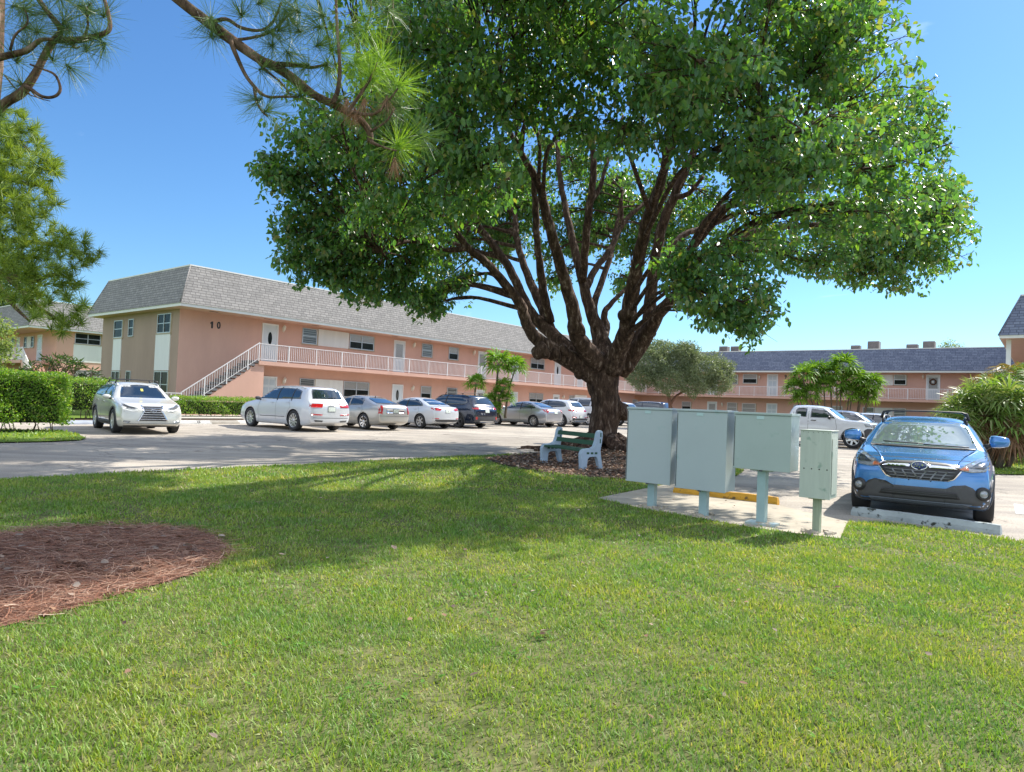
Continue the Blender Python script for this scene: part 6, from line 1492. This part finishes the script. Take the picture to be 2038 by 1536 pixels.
# 14 blue crossover, front right
CT_TOP = [(0, .74), (.05, .83), (.18, .90), (.45, .965), (.9, 1.02), (1.18, 1.06), (1.26, 1.085), (1.6, 1.30), (1.88, 1.47), (2.2, 1.545), (2.8, 1.565), (3.4, 1.54), (3.9, 1.46), (4.2, 1.22), (4.4, 1.06), (4.52, .98), (4.56, .86)]
CT_BELT = [(0, .72), (.05, .80), (.18, .86), (.45, .905), (.9, .945), (1.25, .985), (2.4, 1.03), (3.6, 1.07), (4.2, 1.06), (4.4, 1.02), (4.52, .95), (4.56, .84)]
c = mk('bright blue crossover parked head on behind the grey concrete wheel stop', 'car', 4.48, 1.80, 1.535, 2.67, .86, .345, blue, CT_TOP, CT_BELT, 'suv', basez=.175, spokes=5, rimm='darkgrey', sub=3, roofw=.70, bow=.20)
ws = pm('windscreen_glass', (.30, .37, .38), .02, metal=.5, var=.1, spec=1., coat=1)
c.tint = ws
c.windows([(1.42, 1.05), (1.75, 1.29), (2.02, 1.43), (2.4, 1.475), (3.0, 1.475), (3.5, 1.43), (3.85, 1.30), (3.98, 1.16), (3.8, 1.12), (2.4, 1.07)], [((2.6, 1.02), (2.55, 1.5), .06)])
c.patch('F', [(-.70, 1.075), (-.35, 1.07), (0, 1.067), (.35, 1.07), (.70, 1.075), (.655, 1.22), (.60, 1.36), (.545, 1.455), (.27, 1.485), (0, 1.492), (-.27, 1.485), (-.545, 1.455), (-.60, 1.36), (-.655, 1.22)], 'windscreen', ws, off=.005, sp=.05)
c.patch('F', [(-.70, 1.072), (.70, 1.072), (.66, 1.045), (0, 1.04), (-.66, 1.045)], 'cowl', M['black'], off=.010, sp=.05)
for y0, y1 in ((.60, .02), (.02, -.52)):
    m = MB(); P = []
    for i in range(7): h_, _ = c.ray('F', y0+(y1-y0)*i/6, 1.075+.012*i/6+(.02 if y1 < 0 else 0)); P.append(h_+Vector((.03, 0, .012)))
    m.tube(P, .009, 6); m.build('wiper', M['black'], c.t)
barm = pm('grille_bar_grey', (.11, .12, .13), .35, coat=1)
# grille
GR = [(-.44, .845), (-.30, .872), (0, .885), (.30, .872), (.44, .845), (.50, .80), (.40, .655), (.33, .625), (-.33, .625), (-.40, .655), (-.50, .80)]
c.patch('F', [(a*1.035, (b-.76)*1.07+.76) for a, b in GR], 'grille_surround', M['chrome'], off=.008, sp=.05)
c.patch('F', GR, 'grille', M['black'], off=.014, sp=.05)
for z, w in ((.745, .42), (.70, .40), (.655, .36)): c.patch('F', [(-w, z), (w, z), (w, z+.013), (-w, z+.013)], 'grille_bar', barm, off=.024, sp=.06)
for k in (-.30, -.18, -.06, .06, .18, .30): sgn = 1 if k > 0 else -1; c.patch('F', [(k-sgn*.06, .63), (k-sgn*.035, .63), (k+sgn*.045, .76), (k+sgn*.02, .76)], 'grille_bar', barm, off=.026, sp=.06)
for sg in (1, -1): c.patch('F', [(sg*.10, .845), (sg*.40, .83), (sg*.45, .795), (sg*.12, .80)], 'grille_wing', M['chrome'], off=.028, sp=.05)
hh, _ = c.ray('F', 0, .82)
m = MB(); m.lathe([(0, .012), (.05, .01), (.052, 0)], 20, 0, 'x'); e = m.build('emblem', pm('emblem_blue', (.015, .04, .16), .2, coat=1), c.t); e.location = hh+Vector((.035, 0, 0)); e.scale = (1, 1.75, 1)
m = MB(); m.tube([(hh.x+.042, .094*math.cos(a/20*2*PI), hh.z+.056*math.sin(a/20*2*PI)) for a in range(21)], .008, 6, cap=False)
for y, z, r_ in ((.038, .012, .022), (-.015, .022, .012), (-.045, .018, .012), (-.028, -.008, .012), (.002, -.02, .012), (-.06, -.012, .012)):
    m.add([(hh.x+.052, y+(r_ if k % 2 == 0 else r_*.3)*math.cos(k*PI/4), hh.z+z+(r_ if k % 2 == 0 else r_*.3)*math.sin(k*PI/4)) for k in range(8)], [tuple(range(8))])
m.build('emblem', M['chrome'], c.t)
cl_in = pm('lamp_inner', (.05, .055, .06), .15, coat=1); amber = pm('amber_lens', (.55, .16, .06), .2, coat=1)
for sg in (1, -1):
    q = lambda l: [(sg*a, b) for a, b in l]
    c.patch('F', q([(.44, .79), (.54, .87), (.70, .955), (.83, 1.0), (.87, .92), (.865, .83), (.76, .785), (.60, .765)]), 'headlight', M['clearlamp'], off=.012, sp=.04)
    c.patch('F', q([(.585, .83), (.71, .915), (.81, .945), (.825, .865), (.74, .82)]), 'headlight_inner', cl_in, off=.018, sp=.04)
    c.patch('F', q([(.465, .797), (.55, .845), (.575, .815), (.575, .785)]), 'turn_signal', amber, off=.018, sp=.03)
    # lower cladding wedge
    c.patch('F', q([(.30, .505), (.40, .565), (.54, .585), (.62, .55), (.74, .42), (.80, .50), (.845, .66), (.87, .66), (.87, .24), (.30, .24)]), 'bumper_cladding', M['darkgrey'], off=.016, sp=.05)
    m = MB(); h_, _ = c.ray('F', sg*.745, .475); m.lathe([(.0, .02), (.035, .018), (.042, .0), (.047, .012), (.052, .008), (.054, -.03)], 20, 0, 'x'); fl = m.build('fog_lamp', M['clearlamp'], c.t); fl.location = h_+Vector((.03, 0, 0)); fl.rotation_euler = (0, 0, sg*.35)
    m = MB(); m.lathe([(.056, .018), (.088, .010), (.094, -.06)], 20, 0, 'x'); fb = m.build('fog_lamp_bezel', M['black'], c.t); fb.location = h_+Vector((.03, 0, 0)); fb.rotation_euler = (0, 0, sg*.35)
c.patch('F', [(-.56, .565), (-.30, .515), (.30, .515), (.56, .565), (.56, .22), (-.56, .22)], 'bumper_cladding', M['darkgrey'], off=.014, sp=.05)
c.patch('F', [(-.44, .47), (.44, .47), (.48, .375), (-.48, .375)], 'lower_intake', M['black'], off=.022, sp=.05)
for z in (.43, .405): c.patch('F', [(-.45, z), (.45, z), (.45, z+.008), (-.45, z+.008)], 'intake_slat', M['darkgrey'], off=.03, sp=.1)
c.patch('F', [(-.62, .315), (.62, .315), (.58, .235), (-.58, .235)], 'skid_plate', pm('skid_blue_grey', (.10, .12, .15), .5), off=.026, sp=.06)
for y in (-.12, .14): c.patch('F', [(y-.008, .60), (y+.008, .60), (y+.008, .612), (y-.008, .612)], 'bumper_plug', M['black'], off=.008, sp=.05)
# bonnet crease lines and shut line
for sg in (1, -1):
    m = MB(); 
    for i in range(10):
        a0, a1 = .16+.095*i, .16+.095*(i+1); hs_ = [c.ray('T', a, sg*(y_+.0)) for a, y_ in ((a0, .44+.022*i), (a1, .44+.022*(i+1)), (a1, .456+.022*(i+1)), (a0, .456+.022*i))]
        if all(h[0] is not None for h in hs_): m.add([h[0]+Vector((0, 0, .009 if k > 1 else .002)) for k, h in enumerate(hs_)], [(0, 1, 2, 3)], 0, True)
    m.build('bonnet_crease', blue, c.t)
c.patch('F', [(-.60, .918), (0, .925), (.60, .918), (.60, .912), (0, .919), (-.60, .912)], 'bonnet_shut_line', M['under'], off=.003, skirt=0, sp=.05)
c.roof_rails(1.95, 3.7, .58, M['black'], bars=(2.15, 3.15), z=.06)
c.arch_clad(M['darkgrey'], .065); c.handles([(2.35, .95), (3.3, .97)], blue)
c.seam([(1.5, .98), (1.42, .7), (1.5, .40)]); c.seam([(2.58, 1.0), (2.6, .40)]); c.finish_seams()
# wing mirrors with bigger shells
for sg in (1, -1):
    m = MB(); cc = Vector((c.X(1.50), sg*.985, 1.125)); bm = bmesh.new(); bmesh.ops.create_cube(bm, size=2); bmesh.ops.subdivide_edges(bm, edges=bm.edges, cuts=3, use_grid_fill=True)
    vv = []
    for v in bm.verts:
        p = v.co.copy(); nrm = p.normalized(); p = p.lerp(nrm*1.25, .55); x = p.x*.07*(1.2 if p.x > 0 else .25); vv.append(cc+Vector((x, p.y*.115, p.z*(.078+.012*p.y*-sg))))
    m.add(vv, [tuple(v.index for v in f.verts) for f in bm.faces], 0, True); bm.free()
    m.tube([(cc.x-.01, sg*.80, 1.03), (cc.x, sg*.90, 1.075)], [.045, .03], 8, 1); m.build('wing_mirror', [blue, M['black']], c.t, uv=False)
p0 = gnd(1838, 1030); c.t.name = 'parked_car'
a1 = gnd(1715, 1012); a2 = gnd(1957, 1041)
mid = (a1+a2)/2; fr = -Vector((math.sin(rad(32.5)), math.cos(rad(32.5)), 0)); xr = c.X(c.fo)+c.rw*.25
c.place(mid.x-fr.x*xr, mid.y-fr.y*xr, math.atan2(fr.y, fr.x))
# ------------------------------------------------------------ utility cabinets
cabm = [pm('cabinet_blue_green', (.40, .455, .455), .42, var=.03, scale=1.5, spots=((.33, .43, .42), 5, .66)), pm('cabinet_blue_green', (.385, .445, .445), .42, var=.04, scale=1.4, spots=((.31, .42, .41), 4, .66)), pm('cabinet_green_grey', (.35, .42, .395), .42, var=.05, scale=1.6, spots=((.28, .38, .34), 5, .66)), pm('cabinet_weathered', (.43, .475, .41), .55, var=.08, scale=3, stretch=(6, 6, .6), spots=((.25, .33, .27), 6, .62))]
postm = pm('post_paint', (.30, .42, .42), .5, var=.08, scale=6, spots=((.18, .2, .17), 9, .68))
postd = pm('post_weathered', (.27, .31, .22), .65, var=.14, scale=5, stretch=(5, 5, .7), spots=((.14, .14, .10), 7, .6))
cspec = [((1297, 1012), -.355, .325, .375, 1.43, .36, 'large pale blue-green utility cabinet on a post, leftmost of the four by the tree'),
         ((1400, 1029), -.355, .33, .37, 1.43, .36, 'large blue-green utility cabinet on a post, second from left, light streaks on its side'),
         ((1515, 1046), -.33, .365, .71, 1.42, .36, 'squarish grey-green utility cabinet high on a tall post with a base plate'),
         ((1625, 1063), -.17, .165, .44, 1.24, .34, 'narrow weathered utility cabinet with rivet dots on a short post, rightmost')]
for i, (pp, x0, x1, z0, z1, dep, lab) in enumerate(cspec):
    g = gnd(*pp); t = thing('utility_cabinet', lab, 'utility cabinet', tuple(g), RN, 'utility cabinets on posts'); mt = cabm[i]
    yf = -.14; m = MB(); m.box(x0, x1, yf+.02, yf+dep, z0, z1-.02); m.build('cabinet_box', mt, t, .006)
    m = MB(); m.box(x0-.004, x1+.004, yf, yf+.022, z0-.006, z1-.035 if i < 3 else z1-.012); m.build('door', mt, t, .004)
    m = MB()
    if i < 3: m.box(x0-.012, x1+.012, yf-.014, yf+dep+.01, z1-.03, z1)
    else: m.box(x0-.008, x1+.008, yf-.008, yf+dep+.008, z1-.012, z1)
    m.build('lid', mt, t, .005)
    if i < 3:
        m = MB(); xc = (x0+x1)/2-.02; m.box(xc-.045, xc+.045, yf-.006, yf+.002, z1-.085, z1-.045); m.build('name_plate', pm('plate_pale', (.42, .56, .55), .4), t)
        m = MB(); m.box(x0+.004, x0+.012, yf-.004, yf+.002, z0+.02, z1-.06); m.box((x0+x1)/2-.02, (x0+x1)/2+.02, yf-.004, yf+.01, z0-.022, z0-.004); m.build('hasp', M['darkgrey'], t)
    else:
        m = MB()
        for k in range(4): m.lathe([(0, -.004), (.007, -.003), (.008, 0)], 8, 0, 'y', (x0+.045+k*.085, yf, (z0+z1)/2-.06))
        for k in range(6): m.lathe([(0, -.002), (.004, -.002), (.004, 0)], 6, 0, 'y', (x0+.03+k*.055, yf, z1-.03))
        m.build('rivets', M['under'], t)
        m = MB(); m.box(x1+.004, x1+.008, yf+.05, yf+dep-.05, z0+.05, z1-.1); m.build('side_panel', mt, t)
    pw = .052 if i < 3 else .04; m = MB(); m.box(-pw, pw, -.05, .05+(.02 if i == 2 else 0), .0, z0+.002); m.build('post', postd if i == 3 else postm, t, .004)
    m = MB(); m.box(-.14 if i == 2 else -.09, .14 if i == 2 else .09, -.06, .12, z0-.022, z0-.004)
    m.build('bracket', mt if i < 3 else postd, t)
    if i == 2: m = MB(); m.box(-.17, .19, -.11, .12, .012, .045); m.build('base_plate', mt, t)
    # crumbled concrete around the post foot
    m = MB()
    for k in range(16):
        a = random.uniform(0, 2*PI); r = random.uniform(.08, .2); s_ = random.uniform(.008, .028); m.obox((r*math.cos(a), r*math.sin(a)*.8, s_*.6+.02), (s_, s_*.3, 0), (-s_*.4, s_*.8, .1*s_), (0, .2*s_, s_*.6))
    o = m.build('stone_chips', M['pad']); o.location = g; tag(o, kind='stuff')
# ------------------------------------------------------------ wheel stops
def stop(label, c, ang, ln, mat, group='concrete wheel stops', w=.15, h=.13, txt=None):
    t = thing('wheel_stop', label, 'wheel stop', (c[0], c[1], gz(c[0], c[1])), ang, group)
    m = MB(); n = 12; L_ = ln/2
    pr = [(-w/2, 0), (-w/2*.95, h*.45), (-w/2*.55, h*.97), (w/2*.55, h*.97), (w/2*.95, h*.45), (w/2, 0)]
    vs = []
    for i in range(n+1):
        x = -L_+ln*i/n; e = 1 if 0 < i < n else .93
        for y, z in pr: vs.append((x*(1 if z < .1 or 0 < i < n else .985), y*e+.003*math.sin(i*2.1+y*9), z*(e if z else 1)+(.003*math.sin(i*1.7) if z else 0)))
    k = len(pr); fs = [(i*k+j, i*k+(j+1) % k, (i+1)*k+(j+1) % k, (i+1)*k+j) for i in range(n) for j in range(k-1)]+[tuple(range(k)), tuple(range(n*k+k-1, n*k-1, -1))]
    m.add(vs, fs); m.build('block', mat, t, .006, fix=True)
    m = MB()
    for sx in (-.33, .33): m.lathe([(0, h*.99), (.014, h*.99), (.016, h*.96)], 10, 0, 'z', (sx*ln, 0, .003))
    m.build('anchor_pin', M['darkgrey'], t)
    if txt:
        o = text_mesh(txt, .17, 'bay_number', M['black'], t, (0, -w/2*.78, h*.66), (rad(62), 0, 0), .004, .004)
    return t
grime = pm('mouldy_concrete', (.33, .37, .37), .85, var=.2, scale=5, bump=.5, bscale=60, spots=((.035, .04, .03), 9, .60))
yel = pm('worn_yellow_paint', (.52, .27, .02), .75, var=.2, scale=5, bump=.4, bscale=50, spots=((.13, .08, .03), 8, .60))
wst = pm('white_stop_paint', (.66, .66, .64), .7, var=.1, scale=5, spots=((.3, .28, .25), 7, .68))
bst = pm('bluish_stop_paint', (.42, .47, .56), .7, var=.1, scale=5)
a, b = gnd(1696, 1024), gnd(1993, 1064); a.z = b.z = 0
stop('mouldy grey concrete wheel stop in front of the blue crossover', ((a+b)/2)[:2], math.atan2((b-a).y, (b-a).x), (b-a).length, grime)
a, b = gnd(1338, 982), gnd(1546, 1006)
stop('worn yellow wheel stop behind the utility cabinets on the concrete pad edge', ((a+b)/2+UU*.08)[:2], math.atan2((b-a).y, (b-a).x), (b-a).length, yel)
def stopat(px, off, lab, mat, txt=None, ln=1.75): p = wheel_at(px, off); return stop(lab, p, RU+0, ln, mat, txt=txt, h=.15)
stopat(393, 6.25, 'white wheel stop marked 98 right of the silver crossover', wst, '98')
stopat(452, 6.25, 'unpainted beige wheel stop between the white one marked 98 and the white wagon', M['concrete'])
stopat(505, 6.25, 'white wheel stop under the nose of the white wagon', wst)
stopat(180, 6.25, 'bluish wheel stop at the left rear wheel of the silver crossover', bst)
stopat(248, 6.25, 'white wheel stop half hidden beneath the silver crossover', wst)
for px, l in ((640, 'champagne sedan'), (760, 'white compact sedan')): stopat(px, 6.1, 'wheel stop under the nose of the '+l, wst)
a = gnd(1694, 909); stop('short piece of wheel stop seen between the pickup wheel and the blue mirror', (a.x+.55, a.y-.2), RU, 1.7, M['concrete'])

# ------------------------------------------------------------ bench
bf = gnd(1077, 921.5); bn = gnd(1154, 935.5); dv = (bn-bf); dv.z = 0; ang = math.atan2(dv.y, dv.x); ln = dv.length
t = thing('park_bench', 'garden bench with green slats and pale blue moulded ends under the big tree', 'bench', tuple((bf+bn)/2), ang)
be = pm('bench_end_paint', (.40, .50, .60), .6, var=.1, scale=5, spots=((.2, .24, .28), 8, .70)); gs = pm('bench_green', (.03, .09, .05), .8, var=.12, scale=4, stretch=(1, 6, 6))
END = [(.0, 0), (.0, .12), (-.015, .25), (-.02, .36), (.015, .44), (.08, .47), (.26, .485), (.34, .53), (.385, .64), (.41, .80), (.44, .87), (.50, .89), (.55, .86), (.555, .78), (.54, .60), (.51, .44), (.53, .30), (.57, .12), (.60, .0), (.50, .0), (.455, .17), (.425, .26), (.38, .30), (.22, .29), (.17, .25), (.155, .14), (.155, 0)]
for sg in (-1, 1):
    m = MB(); m.prism(END, sg*ln/2-.055, sg*ln/2+.055, 'yz'); e = m.build('bench_end', be, t, .008, fix=True)
    for y in (.13, .24, .35): m = MB(); m.box(sg*ln/2-.057, sg*ln/2+.057, y, y+.07, .355, .40); m.build('slot', gs, e)
    for y, z in ((.485, .74), (.475, .60)): m = MB(); m.box(sg*ln/2-.057, sg*ln/2+.057, y, y+.03, z, z+.095); m.build('slot', gs, e)
for y, z in ((.03, .425), (.135, .43), (.24, .435), (.33, .44)):
    m = MB(); m.box(-ln/2+.05, ln/2-.05, y, y+.085, z-.02, z+.018); m.build('seat_slat', gs, t, .004)
for y, z in ((.395, .60), (.43, .76)):
    m = MB(); m.obox((0, y, z), (ln/2-.05, 0, 0), (0, .012, 0), (0, .015, .05)); m.build('back_slat', gs, t, .004)
# drain cover seen on the lot
p = gnd(1080, 883); m = MB(); m.lathe([(0, .006), (.30, .006), (.33, .004)], 24, 0, 'z'); o = m.build('manhole_cover', M['darkgrey']); o.location = p; tag(o, 'dark round cover set in the asphalt beyond the bench', 'manhole cover')
# blue-grey gate piece at the right
p = gnd(1985, 896); t = thing('low_gate', 'low pale blue metal gate panel beside the palmetto at right', 'gate', tuple(p), RN)
bg_ = pm('gate_blue', (.28, .36, .44), .5)
m = MB(); m.box(-.3, 0.0, -.02, .02, .02, .95); m.build('panel', bg_, t)
m = MB(); m.box(0.02, .06, -.03, .03, 0, 1.0); m.box(-.36, -.32, -.03, .03, 0, 1.0); m.build('post', M['white'], t)
# small signs / feeder on the lower wall of building 9
bpy.context.view_layer.update()
print('objects', len(bpy.data.objects))
